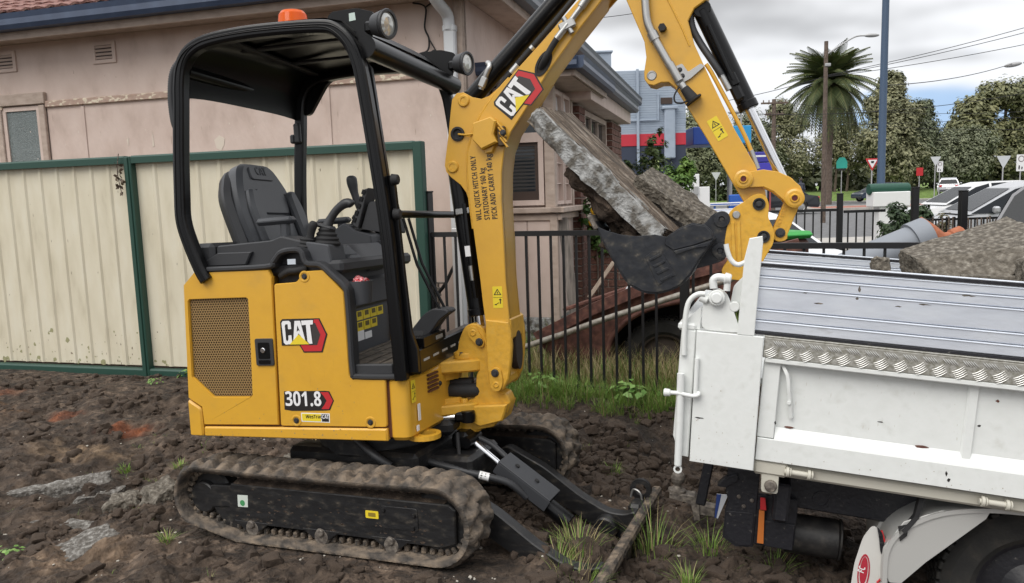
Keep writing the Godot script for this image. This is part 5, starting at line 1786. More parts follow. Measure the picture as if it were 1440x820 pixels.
	part("blade_lever", lev, M.rubber, t)
	var lbx := MB.new()
	lbx.box(V3(-0.175, 1.268, 0.470), V3(0.040, 0.024, 0.003))
	part("white_label", lbx, mat(C(0.55, 0.60, 0.66), 0.5), t)
	hose(t, [V3(-0.25, 1.205, 0.44), V3(-0.20, 1.225, 0.455), V3(-0.16, 1.228, 0.458), V3(-0.12, 1.235, 0.44)], 0.016, M.rubber, Transform3D())
	# monitor on the front post
	var mo := MB.new()
	mo.xf = T(V3(0.035, 0, 0.05))
	mo.extrude([V2(-0.075, 1.425), V2(-0.002, 1.590), V2(0.020, 1.596), V2(-0.045, 1.405)], -0.06, 0.06, 0.005)
	var mno := part("monitor", mo, M.plastic, t)
	for k in 5:
		var bt := MB.new()
		bt.xf = T(V3(-0.026 + 0.0145 * k, 1.447 + 0.0325 * k, 0.111)) 
		bt.box(Vector3.ZERO, V3(0.020, 0.024, 0.006), 0.002, Basis(Vector3.BACK, -0.42))
		part("button", bt, M.black, mno)
	var mb2 := MB.new()
	mb2.xf = T(V3(0.03, 0, 0.04))
	mb2.extrude(rounded([V2(-0.035, 1.400), V2(0.015, 1.530), V2(0.075, 1.535), V2(0.13, 1.53), V2(0.16, 1.37), V2(0.09, 1.375)], 0.01), -0.05, 0.05, 0.006)
	part("monitor_bracket", mb2, M.plastic, t)
	# cup holder
	var cp := MB.new()
	cp.lathe([V2(0.036, 0.0), V2(0.046, 0.0), V2(0.056, 0.10), V2(0.050, 0.10), V2(0.044, 0.012), V2(0.0, 0.012)], V3(0.105, 1.066, 0.375), Vector3.UP, 22)
	part("cup_holder", cp, M.plastic_grey, t)
	# pedals and their tall levers
	for s in [0.16, 0.09]:
		var pl := MB.new()
		pl.extrude(rounded([V2(0.262, 0.915), V2(0.325, 0.985), V2(0.372, 1.012), V2(0.440, 1.006), V2(0.452, 0.990), V2(0.405, 0.960), V2(0.345, 0.885), V2(0.275, 0.87)], 0.015), s - 0.030, s + 0.030, 0.008)
		part("pedal", pl, M.plastic, t)
		var lv := MB.new()
		lv.tube([V3(0.245, 1.44, s), V3(0.300, 1.22, s), V3(0.405, 0.995, s)], 0.0075, 8)
		part("travel_lever", lv, M.black, t)
	var pb := MB.new()
	pb.box(V3(0.30, 0.86, 0.12), V3(0.09, 0.10, 0.18), 0.02)
	part("pedal_box", pb, M.rubber, t)

func ram(parent: Node, B: Transform3D, a: Vector3, b: Vector3, share: float, r: float, rr: float, called: String) -> void:
	var m := a.lerp(b, share)
	var k := MB.new()
	k.cyl(a, m, r, r, 22, 0.005)
	k.cyl(m - (b - a).normalized() * 0.03, m + (b - a).normalized() * 0.006, r * 1.08, r * 1.08, 22, 0.004)
	k.cyl(a + V3(0, 0, -r * 0.9), a + V3(0, 0, r * 0.9), r * 0.95, r * 0.95, 18, 0.003)
	var o := part(called, k, M.black, parent, B)
	var q := MB.new()
	q.cyl(m, b, rr, rr, 18)
	part("rod", q, M.chrome, o)
	var e := MB.new()
	e.cyl(b + V3(0, 0, -r * 0.8), b + V3(0, 0, r * 0.8), rr * 1.7, rr * 1.7, 18, 0.003)
	part("rod_eye", e, M.yellow_cast, o)

func boom(t: Node3D, B: Transform3D) -> void:
	# boom: two side plates, boxed between, with the foot casting
	var plate := [V2(0.102, 0.390), V2(0.094, 0.477), V2(0.087, 0.589), V2(0.075, 0.712), V2(0.066, 0.835), V2(0.050, 0.945), V2(0.035, 1.002), V2(0.009, 1.040), V2(-0.037, 1.078), V2(-0.060, 1.105), V2(-0.066, 1.135), V2(-0.062, 1.160), V2(-0.039, 1.275), V2(-0.020, 1.388), V2(-0.010, 1.440), V2(0.015, 1.466), V2(0.049, 1.467), V2(0.090, 1.441), V2(0.135, 1.428), V2(0.173, 1.438), V2(0.270, 1.505), V2(0.435, 1.647), V2(0.598, 1.797), V2(0.700, 1.890), V2(0.800, 1.955), V2(0.830, 1.985), V2(0.880, 1.990), V2(0.905, 1.955), V2(0.880, 1.915), V2(0.800, 1.868), V2(0.718, 1.793), V2(0.599, 1.668), V2(0.462, 1.512), V2(0.365, 1.377), V2(0.275, 1.262), V2(0.238, 1.180), V2(0.221, 1.087), V2(0.213, 0.956), V2(0.214, 0.761), V2(0.213, 0.585), V2(0.222, 0.380)]
	var core := []
	for i in plate.size():
		core.append(plate[i])
	# the raised box, without the rear lugs
	var ridge := [V2(0.102, 0.390), V2(0.094, 0.477), V2(0.087, 0.589), V2(0.076, 0.712), V2(0.066, 0.830), V2(0.056, 0.965), V2(0.054, 1.099), V2(0.060, 1.187), V2(0.092, 1.281), V2(0.142, 1.364), V2(0.205, 1.438), V2(0.280, 1.507), V2(0.435, 1.643), V2(0.598, 1.793), V2(0.700, 1.885), V2(0.800, 1.950)]
	ridge.append_array(plate.slice(30))
	var bm := MB.new()
	bm.extrude(plate, 0.046, 0.062, 0.003)
	bm.extrude(plate, -0.098, -0.082, 0.003)
	bm.extrude(ridge, -0.112, 0.080, 0.006)
	var bo := part("boom", bm, M.yellow, t, B)
	var wl := MB.new()
	var rp := []
	for q in ridge.slice(4, 12): rp.append(V3(q.x - 0.003, q.y, 0.068))
	wl.tube(curve(rp, 4), 0.007, 6)
	part("weld", wl, M.yellow_cast, bo)
	for q in [V2(0.049, 1.427), V2(-0.024, 1.126)]:
		var bs := MB.new()
		boss(bs, q, 0.060, 0.028, 0.012)
		part("pin_boss", bs, M.yellow_cast, bo)
	var ey := MB.new()
	ey.lathe([V2(0.034, 0.0), V2(0.034, 0.008), V2(0.024, 0.010), V2(0.018, 0.002), V2(0.0, 0.002)], V3(0.010, 1.277, 0.062), Vector3.BACK, 20)
	part("grommet", ey, M.rubber, bo)
	var wi := MB.new()
	wi.tube(curve([V3(0.015, 1.275, 0.068), V3(0.06, 1.268, 0.078), V3(0.115, 1.270, 0.088)], 5), 0.005, 6)
	part("wire", wi, M.yellow_cast, bo)
	# boom light in its yellow guard
	var wb := MB.new()
	wb.extrude([V2(0.110, 1.312), V2(0.196, 1.333), V2(0.222, 1.312), V2(0.205, 1.255), V2(0.222, 1.216), V2(0.146, 1.188), V2(0.104, 1.235)], 0.080, 0.135, 0.012)
	wb.extrude([V2(0.146, 1.19), V2(0.20, 1.205), V2(0.185, 1.175), V2(0.155, 1.172)], 0.080, 0.105, 0.006)
	var wo := part("light_guard", wb, M.yellow, bo)
	for k in 4:
		var bar := MB.new()
		bar.box(V3(0.240 + 0.004 * k, 1.285 - k * 0.024, 0.112), V3(0.058, 0.008, 0.020), 0.002, Basis(Vector3.BACK, -0.95))
		part("guard_bar", bar, M.yellow, wo)
	var wk := MB.new()
	wk.box(V3(0.236, 1.245, 0.095), V3(0.035, 0.09, 0.03), 0.004)
	part("lamp_recess", wk, mat(C(0.08, 0.05, 0.02), 0.6), wo)
	pin(wo, V2(0.252, 1.256), 0.125, 0.013)
	mark(bo, Transform3D(Basis(Vector3.BACK, deg_to_rad(47.0)), V3(0.199, 1.398, 0.0805)), V2(0.0, 0.0))
	var tx := Basis(Vector3.BACK, deg_to_rad(93.0))
	lettering(bo, "WLL QUICK HITCH ONLY", 0.026, Transform3D(tx, V3(0.122, 0.868, 0.0803)), M.black_decal, 0.72, 0.0006)
	lettering(bo, "STATIONARY 160 kg", 0.026, Transform3D(tx, V3(0.162, 0.868, 0.0803)), M.black_decal, 0.72, 0.0006)
	lettering(bo, "PICK AND CARRY 140 kg", 0.026, Transform3D(tx, V3(0.200, 0.868, 0.0803)), M.black_decal, 0.74, 0.0006)
	warning(bo, T(V3(0.147, 0.452, 0.0803)), 0.048, 0.102)
	var op := MB.new()
	op.xf = Transform3D(Basis(Vector3.UP, PI / 2), V3(0.2265, 0.235, -0.036))
	op.extrude(circle2(Vector2.ZERO, 1.0, 20).map(func(q): return V2(q.x * 0.055, q.y * 0.095)), -0.03, 0.004)
	part("foot_opening", op, mat(C(0.03, 0.02, 0.012), 0.8), bo)
	# recess and the auxiliary line on the boom side
	var ov := MB.new()
	ov.xf = Transform3D(Basis(Vector3.BACK, deg_to_rad(58.0)), V3(0.445, 1.552, 0.080))
	ov.ring(circle2(Vector2.ZERO, 1.0, 20).map(func(q): return V2(q.x * 0.062, q.y * 0.031)), circle2(Vector2.ZERO, 1.0, 20).map(func(q): return V2(q.x * 0.050, q.y * 0.021)), 0.0, 0.005)
	part("grommet", ov, M.rubber, bo)
	var ovb := MB.new()
	ovb.xf = ov.xf
	ovb.extrude(circle2(Vector2.ZERO, 1.0, 20).map(func(q): return V2(q.x * 0.050, q.y * 0.021)), 0.0, 0.001)
	part("recess", ovb, mat(C(0.02, 0.014, 0.008), 0.8), bo)
	hose(bo, [V3(0.430, 1.535, 0.075), V3(0.455, 1.565, 0.098), V3(0.49, 1.615, 0.100), V3(0.525, 1.660, 0.100)], 0.014, M.rubber)
	var fi := MB.new()
	fi.cyl(V3(0.515, 1.648, 0.100), V3(0.570, 1.705, 0.100), 0.015, 0.015, 10)
	fi.box(V3(0.565, 1.700, 0.098), V3(0.075, 0.040, 0.030), 0.006, Basis(Vector3.BACK, 0.35))
	fi.cyl(V3(0.55, 1.735, 0.098), V3(0.585, 1.665, 0.098), 0.012, 0.012, 8)
	fi.cyl(V3(0.570, 1.705, 0.098), V3(0.640, 1.780, 0.098), 0.012, 0.014, 10)
	part("hose_fitting", fi, M.steel, bo)
	hose(bo, [V3(0.630, 1.770, 0.098), V3(0.70, 1.850, 0.100), V3(0.78, 1.93, 0.100), V3(0.86, 2.0, 0.10)], 0.017, M.steel, Transform3D(), true)
	# arm cylinder on top of the boom, its hoses and couplings
	ram(t, B, V3(0.055, 1.435, 0.0), V3(0.86, 2.165, 0.0), 0.66, 0.043, 0.02, "arm_cylinder")
	for k in 3:
		var o := V3(0.035 + 0.022 * k, -0.022 - 0.028 * k, 0.040 - 0.030 * k)
		hose(t, [V3(0.145, 1.440, 0) + o, V3(0.20, 1.515, 0) + o, V3(0.32, 1.630, 0) + o, V3(0.45, 1.750, 0) + o, V3(0.60, 1.895, 0) + o], 0.013, M.rubber, B)
		var cf := MB.new()
		var a := V3(0.245 + 0.06 * k, 1.556 + 0.058 * k, 0) + o
		cf.cyl(a, a + V3(0.035, 0.033, 0), 0.017, 0.017, 8)
		cf.cyl(a + V3(0.10, 0.095, 0), a + V3(0.112, 0.106, 0), 0.0165, 0.0165, 8)
		part("coupling", cf, M.steel, t, B)
	var el := MB.new()
	el.tube(curve([V3(0.130, 1.475, 0.045), V3(0.165, 1.545, 0.050), V3(0.180, 1.575, 0.048), V3(0.165, 1.595, 0.030)], 5), 0.013, 10)
	el.box(V3(0.145, 1.505, 0.048), V3(0.03, 0.05, 0.03), 0.004, Basis(Vector3.BACK, -0.5))
	part("elbow_fitting", el, M.steel, t, B)
	# boom foot and swing knuckle
	var ft := MB.new()
	ft.extrude([V2(0.106, 0.398), V2(0.219, 0.385), V2(0.228, 0.340), V2(0.229, 0.270), V2(0.220, 0.192), V2(0.207, 0.117), V2(0.180, 0.065), V2(0.143, 0.050), V2(0.107, 0.092), V2(0.104, 0.192), V2(0.103, 0.304)], 0.050, 0.092, 0.010)
	ft.extrude([V2(0.106, 0.398), V2(0.219, 0.385), V2(0.228, 0.340), V2(0.229, 0.270), V2(0.220, 0.192), V2(0.207, 0.117), V2(0.180, 0.065), V2(0.143, 0.050), V2(0.107, 0.092), V2(0.104, 0.192), V2(0.103, 0.304)], -0.165, -0.115, 0.010)
	ft.box(V3(0.168, 0.350, -0.036), V3(0.118, 0.11, 0.235), 0.012)
	ft.box(V3(0.150, 0.10, -0.036), V3(0.08, 0.07, 0.2), 0.02)
	part("boom_foot", ft, M.yellow_cast, bo)
	var fpz := MB.new()
	fpz.extrude(rounded([V2(0.122, 0.160), V2(0.148, 0.175), V2(0.174, 0.164), V2(0.182, 0.095), V2(0.166, 0.060), V2(0.140, 0.055), V2(0.117, 0.075)], 0.02), 0.092, 0.104, 0.003)
	boss(fpz, V2(0.148, 0.090), 0.103, 0.016, 0.006)
	part("pin_keeper", fpz, M.yellow_cast, bo)
	pin(bo, V2(0.146, 0.146), 0.104, 0.017)
	var kn := MB.new()
	var kp := [V2(-0.025, 0.350), V2(-0.005, 0.368), V2(0.022, 0.377), V2(0.050, 0.372), V2(0.078, 0.350), V2(0.095, 0.300), V2(0.100, 0.187), V2(0.103, 0.095), V2(0.130, 0.050), V2(0.178, 0.037), V2(0.195, -0.005), V2(0.178, -0.060), V2(0.115, -0.090), V2(0.108, -0.128), V2(-0.020, -0.155), V2(-0.085, -0.160), V2(-0.098, -0.138), V2(-0.085, -0.112), V2(0.000, -0.090), V2(0.010, -0.040), V2(-0.080, -0.034), V2(-0.092, -0.022), V2(-0.070, -0.012), V2(0.014, 0.010), V2(0.022, 0.055), V2(0.030, 0.130), V2(0.045, 0.150), V2(0.045, 0.192), V2(-0.055, 0.200), V2(-0.080, 0.213), V2(-0.075, 0.238), V2(-0.060, 0.246), V2(-0.053, 0.289)]
	kn.extrude(rounded(kp, 0.012, 2), -0.048, 0.048, 0.010)
	kn.cyl(V3(-0.035, -0.165, 0.0), V3(-0.035, -0.012, 0.0), 0.055, 0.055, 22, 0.004)
	kn.cyl(V3(-0.035, 0.202, 0.0), V3(-0.035, 0.232, 0.0), 0.060, 0.060, 22, 0.004)
	kn.extrude([V2(0.02, -0.02), V2(0.19, -0.01), V2(0.16, -0.09), V2(0.05, -0.12), V2(0.0, -0.10)], -0.085, 0.085, 0.012)
	var ko := part("swing_knuckle", kn, M.yellow_cast, t, B)
	var ks := MB.new()
	ks.extrude(rounded([V2(-0.005, 0.352), V2(0.022, 0.364), V2(0.045, 0.358), V2(0.086, 0.285), V2(0.078, 0.262), V2(0.055, 0.258), V2(0.005, 0.315)], 0.02), 0.048, 0.060, 0.003)
	boss(ks, V2(0.030, 0.332), 0.059, 0.017, 0.006)
	part("pin_keeper", ks, M.yellow_cast, ko)
	pin(ko, V2(0.060, 0.288), 0.060, 0.017)
	pin(ko, V2(-0.040, 0.224), 0.048, 0.012)
	var ky := MB.new()
	ky.cyl(V3(-0.035, -0.01, 0.055), V3(-0.035, 0.012, 0.055), 0.02, 0.018, 12, 0.003)
	part("grease_cap", ky, M.yellow_cast, ko)
	# boom lift cylinder behind the boom
	ram(t, B, V3(-0.028, 1.128, 0.0), V3(0.052, 0.300, 0.0), 0.86, 0.046, 0.024, "boom_cylinder")
	var sl := MB.new()
	sl.tube(curve([V3(0.020, 0.95, 0.052), V3(0.030, 0.80, 0.056), V3(0.040, 0.62, 0.055), V3(0.048, 0.50, 0.05)], 5), 0.014, 8)
	part("cylinder_pipe", sl, M.black, t, B)
	var slb := MB.new()
	slb.box(V3(0.030, 0.725, 0.070), V3(0.026, 0.050, 0.004), 0.0, Basis(Vector3.BACK, 0.06))
	part("white_label", slb, M.white_decal, t, B)
	var scl := MB.new()
	scl.box(V3(0.010, 0.915, 0.045), V3(0.075, 0.030, 0.03), 0.004, Basis(Vector3.BACK, 0.08))
	scl.cyl(V3(0.038, 0.655, 0.066), V3(0.044, 0.585, 0.066), 0.011, 0.009, 10)
	part("pipe_clamp", scl, M.steel, t, B)

	# stick
	var st := [V2(0.806, 1.830), V2(0.894, 1.600), V2(0.900, 1.534), V2(0.888, 1.470), V2(0.888, 1.440), V2(0.902, 1.418), V2(0.928, 1.409), V2(0.961, 1.419), V2(0.991, 1.417), V2(1.017, 1.394), V2(1.060, 1.317), V2(1.145, 1.162), V2(1.234, 0.989), V2(1.300, 0.862), V2(1.345, 0.835), V2(1.385, 0.862), V2(1.378, 0.925), V2(1.340, 1.036), V2(1.254, 1.205), V2(1.153, 1.446), V2(1.104, 1.567), V2(1.082, 1.667), V2(1.110, 1.715), V2(1.160, 1.745), V2(1.175, 1.790), V2(1.15, 1.825), V2(1.09, 1.83), V2(0.96, 1.92), V2(0.90, 1.99), V2(0.84, 2.01), V2(0.79, 1.96), V2(0.79, 1.89)]
	var sm := MB.new()
	sm.extrude(st, -0.058, 0.058, 0.006)
	var so := part("stick", sm, M.yellow, t, B)
	var shl := MB.new()
	shl.lathe([V2(0.022, 0.0), V2(0.018, 0.004), V2(0.015, 0.004), V2(0.014, 0.001), V2(0.0, 0.001)], V3(0.921, 1.452, 0.058), Vector3.BACK, 18)
	part("lug_hole", shl, M.steel, so)
	var seam := MB.new()
	seam.tube([V3(0.985, 1.80, 0.058), V3(1.055, 1.64, 0.058), V3(1.085, 1.56, 0.058)], 0.004, 6)
	seam.tube([V3(0.935, 1.62, 0.058), V3(0.955, 1.55, 0.058), V3(1.03, 1.39, 0.058)], 0.003, 6)
	part("weld", seam, M.yellow_cast, so)
	warning(so, Transform3D(Basis(Vector3.BACK, deg_to_rad(27.5)), V3(1.192, 1.146, 0.0585)), 0.047, 0.100)
	hose(t, [V3(0.906, 1.86, 0.085), V3(0.908, 1.760, 0.085), V3(0.914, 1.677, 0.085), V3(0.938, 1.610, 0.085), V3(0.976, 1.532, 0.085), V3(1.008, 1.470, 0.085)], 0.0165, M.steel, B, true)
	for q in [[V3(0.930, 1.628, 0.085), V3(0.945, 1.595, 0.085), 0.023], [V3(1.000, 1.490, 0.085), V3(1.040, 1.412, 0.085), 0.019]]:
		var cl := MB.new()
		cl.cyl(q[0], q[1], q[2], q[2], 12)
		part("hose_fitting", cl, M.steel, t, B)
	var kbm := MB.new()
	kbm.cyl(V3(0.975, 1.645, 0.062), V3(0.975, 1.645, 0.092), 0.018, 0.017, 6)
	part("clamp_bolt", kbm, M.rubber, t, B)
	var bk := MB.new()
	bk.extrude(rounded([V2(1.022, 1.478), V2(1.052, 1.488), V2(1.076, 1.450), V2(1.130, 1.480), V2(1.146, 1.466), V2(1.085, 1.420), V2(1.030, 1.395), V2(1.015, 1.415), V2(1.028, 1.44)], 0.006), 0.060, 0.070, 0.002)
	var bko := part("valve_bracket", bk, M.steel, t, B)
	for q in [V2(1.042, 1.462), V2(1.052, 1.435)]:
		pin(bko, q, 0.070, 0.009)
	var vc := MB.new()
	vc.cyl(V3(1.045, 1.402, 0.080), V3(1.062, 1.375, 0.080), 0.016, 0.017, 12)
	part("hose_fitting", vc, M.steel, t, B)
	var vcap := MB.new()
	vcap.cyl(V3(1.058, 1.382, 0.080), V3(1.094, 1.330, 0.080), 0.019, 0.026, 14, 0.003)
	vcap.cyl(V3(1.094, 1.330, 0.080), V3(1.098, 1.324, 0.080), 0.038, 0.038, 16)
	part("hose_cap", vcap, M.rubber, t, B)
	var tl := MB.new()
	tl.tube(curve([V3(1.040, 1.390, 0.085), V3(1.018, 1.355, 0.09), V3(1.020, 1.325, 0.09), V3(1.050, 1.318, 0.09), V3(1.080, 1.330, 0.09)], 5), 0.004, 6)
	part("cap_strap", tl, M.rubber, t, B)
	# bucket cylinder and linkage
	ram(t, B, V3(1.140, 1.715, 0.0), V3(1.463, 0.945, 0.0), 0.56, 0.040, 0.021, "bucket_cylinder")
	var cbox := MB.new()
	cbox.box(V3(1.262, 1.405, 0.036), V3(0.035, 0.060, 0.02), 0.006, Basis(Vector3.BACK, 0.4))
	cbox.box(V3(1.275, 1.345, 0.036), V3(0.045, 0.07, 0.03), 0.01, Basis(Vector3.BACK, 0.4))
	cbox.tube([V3(1.165, 1.64, 0.040), V3(1.26, 1.40, 0.040)], 0.010, 8)
	part("port_block", cbox, M.black, t, B)
	hose(t, [V3(1.088, 1.735, 0.02), V3(1.095, 1.650, 0.02), V3(1.125, 1.580, 0.02), V3(1.165, 1.510, 0.03), V3(1.200, 1.450, 0.035), V3(1.215, 1.420, 0.035)], 0.0145, M.plastic, B, true)
	var hf := MB.new()
	hf.cyl(V3(1.213, 1.425, 0.036), V3(1.243, 1.362, 0.036), 0.016, 0.016, 6)
	part("hose_fitting", hf, M.steel, t, B)
	var yt := MB.new()
	yt.tube(curve([V3(1.150, 1.480, 0.035), V3(1.165, 1.455, 0.035), V3(1.185, 1.415, 0.035), V3(1.290, 1.190, 0.035), V3(1.330, 1.085, 0.035)], 5), 0.009, 8)
	part("steel_pipe", yt, M.yellow, t, B)
	var hj := MB.new()
	hj.cyl(V3(1.325, 1.10, 0.035), V3(1.350, 1.02, 0.035), 0.011, 0.011, 8)
	part("hose_fitting", hj, M.steel, t, B)
	for s in [1.0, -1.0]:
		var hl := MB.new()
		var z: float = 0.078 * s
		var hlp := []
		for a in circle2(V2(1.291, 0.978), 0.038, 10, 0.9, 4.2): hlp.append(a)
		hlp.append_array([V2(1.325, 0.942), V2(1.371, 0.941), V2(1.408, 0.921), V2(1.445, 0.885)])
		for a in circle2(V2(1.492, 0.886), 0.040, 10, 3.6, 6.9): hlp.append(a)
		hlp.append_array([V2(1.515, 0.935), V2(1.475, 0.975), V2(1.430, 1.000), V2(1.372, 1.013)])
		hl.extrude(hlp, z - 0.014, z + 0.014, 0.004)
		if s > 0:
			for q in [V2(1.291, 0.978), V2(1.492, 0.886)]:
				hl.lathe([V2(0.039, 0.0), V2(0.039, 0.010), V2(0.030, 0.014), V2(0.020, 0.014), V2(0.016, 0.020), V2(0.013, 0.020), V2(0.010, 0.012), V2(0.0, 0.012)], V3(q.x, q.y, z + 0.012), Vector3.BACK, 24)
		var ho := part("link", hl, M.yellow, t, B)
		if s > 0:
			for q in [V2(1.291, 0.978), V2(1.492, 0.886)]:
				var pb := MB.new()
				pb.cyl(V3(q.x, q.y, z + 0.024), V3(q.x, q.y, z + 0.028), 0.012, 0.011, 12)
				part("pin_end", pb, mat(C(0.10, 0.012, 0.012), 0.5), ho)
	var l2 := MB.new()
	var d2 := (V2(1.434, 0.745) - V2(1.492, 0.886)).normalized()
	var n2 := V2(-d2.y, d2.x)
	var a2 := V2(1.492, 0.886)
	var l2p := [a2 + n2 * 0.030, a2 + d2 * 0.15 + n2 * 0.030]
	for a in circle2(V2(1.434, 0.745), 0.038, 10, d2.angle() + 1.2, d2.angle() - 1.2): l2p.append(a)
	l2p.append_array([a2 + d2 * 0.15 - n2 * 0.034, a2 - n2 * 0.030])
	l2.extrude(l2p, -0.060, 0.060, 0.006)
	var l2o := part("tipping_link", l2, M.yellow_cast, t, B)
	lettering(l2o, "HC1 11X300", 0.017, Transform3D(Basis(Vector3.BACK, (-d2).angle()), V3(1.436, 0.768, 0.060)), M.yellow, 0.8, 0.003, "cast_mark")
	pin(l2o, V2(1.434, 0.745), 0.060, 0.018)
	# quick hitch
	for s in [1.0, -1.0]:
		var hi := MB.new()
		hi.extrude(rounded([V2(1.228, 0.840), V2(1.249, 0.862), V2(1.285, 0.880), V2(1.324, 0.908), V2(1.355, 0.915), V2(1.381, 0.901), V2(1.392, 0.866), V2(1.386, 0.811), V2(1.404, 0.770), V2(1.411, 0.738), V2(1.403, 0.698), V2(1.363, 0.632), V2(1.347, 0.585), V2(1.301, 0.545), V2(1.195, 0.560), V2(1.190, 0.60), V2(1.218, 0.638), V2(1.206, 0.715), V2(1.218, 0.779)], 0.012), 0.075 * s - 0.012, 0.075 * s + 0.012, 0.004)
		var hio := part("hitch_plate", hi, M.yellow_cast, t, B)
		if s > 0:
			for q in [V2(1.351, 0.870), V2(1.366, 0.732)]:
				var hb := MB.new()
				hb.lathe([V2(0.026, 0.0), V2(0.026, 0.006), V2(0.020, 0.006), V2(0.017, 0.001), V2(0.0, 0.001)], V3(q.x, q.y, 0.087), Vector3.BACK, 20)
				part("pin_collar", hb, M.rubber, hio)
				pin(hio, q, 0.088, 0.012)
			var sc := MB.new()
			sc.cyl(V3(1.258, 0.830, 0.087), V3(1.258, 0.830, 0.098), 0.017, 0.016, 16, 0.003)
			part("lock_screw", sc, M.steel, hio)
			for k in 2:
				var rb := MB.new()
				rb.extrude([V2(1.236 + 0.024 * k, 0.800), V2(1.248 + 0.024 * k, 0.80), V2(1.252 + 0.022 * k, 0.62), V2(1.236 + 0.022 * k, 0.615)], 0.087, 0.094, 0.002)
				part("rib", rb, M.yellow_cast, hio)
	var hc := MB.new()
	hc.box(V3(1.29, 0.72, 0.0), V3(0.14, 0.24, 0.126), 0.02)
	part("hitch_body", hc, M.yellow_cast, t, B)
	# bucket
	var side := [V2(0.656, 0.841), V2(0.676, 0.812), V2(0.720, 0.790), V2(0.775, 0.772), V2(0.845, 0.760), V2(0.925, 0.764), V2(0.973, 0.752), V2(1.032, 0.790), V2(1.083, 0.806), V2(1.134, 0.795), V2(1.161, 0.766), V2(1.166, 0.734), V2(1.143, 0.706), V2(1.101, 0.650), V2(1.065, 0.593), V2(1.024, 0.550), V2(0.972, 0.526), V2(0.918, 0.517), V2(0.865, 0.525), V2(0.807, 0.560), V2(0.765, 0.625), V2(0.724, 0.705), V2(0.678, 0.805)]
	for s in [1.0, -1.0]:
		var bs := MB.new()
		bs.extrude(side, 0.190 * s - 0.009, 0.190 * s + 0.009, 0.003)
		if s > 0:
			bs.extrude([V2(0.973, 0.750), V2(1.032, 0.786), V2(1.083, 0.802), V2(1.134, 0.791), V2(1.158, 0.764), V2(1.162, 0.736), V2(1.086, 0.712), V2(1.000, 0.694), V2(0.965, 0.720)], 0.198, 0.208, 0.006)
			bs.extrude([V2(1.000, 0.692), V2(1.086, 0.710), V2(1.160, 0.728), V2(1.140, 0.704), V2(1.09, 0.70), V2(1.01, 0.676)], 0.198, 0.213, 0.005)
			bs.extrude([V2(0.880, 0.672), V2(0.913, 0.695), V2(0.953, 0.693), V2(1.008, 0.589), V2(0.931, 0.548)], 0.198, 0.203, 0.003)
			for k in 4:
				var c := V2(0.925, 0.668).lerp(V2(0.968, 0.580), k / 3.0)
				bs.box(V3(c.x, c.y, 0.204), V3(0.055, 0.012, 0.006), 0.002, Basis(Vector3.BACK, 0.45))
		part("bucket_side", bs, M.bucket, t, B)
	var shl2 := []
	for q in [V2(0.656, 0.841), V2(0.678, 0.805), V2(0.724, 0.705), V2(0.765, 0.625), V2(0.807, 0.560), V2(0.865, 0.525), V2(0.918, 0.517), V2(0.972, 0.526), V2(1.024, 0.550), V2(1.065, 0.593), V2(1.101, 0.650), V2(1.143, 0.706), V2(1.166, 0.740)]: shl2.append(V3(q.x, q.y, 0))
	var bsh := MB.new()
	bsh.sweep(curve(shl2, 3), [V2(-0.184, -0.007), V2(0.184, -0.007), V2(0.184, 0.007), V2(-0.184, 0.007)], V3(0.2, 1, 0))
	part("bucket_shell", bsh, M.bucket, t, B)
	var lip := MB.new()
	lip.box(V3(0.660, 0.830, 0.0), V3(0.020, 0.07, 0.41), 0.004, Basis(Vector3.BACK, 0.45))
	part("cutting_edge", lip, M.worn_steel, t, B)
	for s in [1.0, -1.0]:
		var er := MB.new()
		er.extrude(rounded([V2(1.060, 0.780), V2(1.127, 0.800), V2(1.160, 0.838), V2(1.198, 0.850), V2(1.232, 0.820), V2(1.217, 0.764), V2(1.221, 0.681), V2(1.205, 0.640), V2(1.163, 0.625), V2(1.06, 0.600), V2(1.04, 0.66)], 0.012), 0.070 * s - 0.010, 0.070 * s + 0.010, 0.003)
		if s > 0:
			for q in [V2(1.198, 0.814), V2(1.188, 0.680)]:
				er.lathe([V2(0.036, 0.0), V2(0.034, 0.016), V2(0.014, 0.017), V2(0.010, 0.010), V2(0.0, 0.010)], V3(q.x, q.y, 0.079), Vector3.BACK, 20)
		part("bucket_ear", er, M.bucket, t, B)
# ---------- the tipper ----------
var TR := Transform3D(Basis(V3(0.94772, -0.08368, 0.30793), V3(0.09299, 0.99554, -0.01565), V3(-0.30525, 0.04347, 0.95128)).orthonormalized(), V3(0.9243, 0.4547, -2.90))

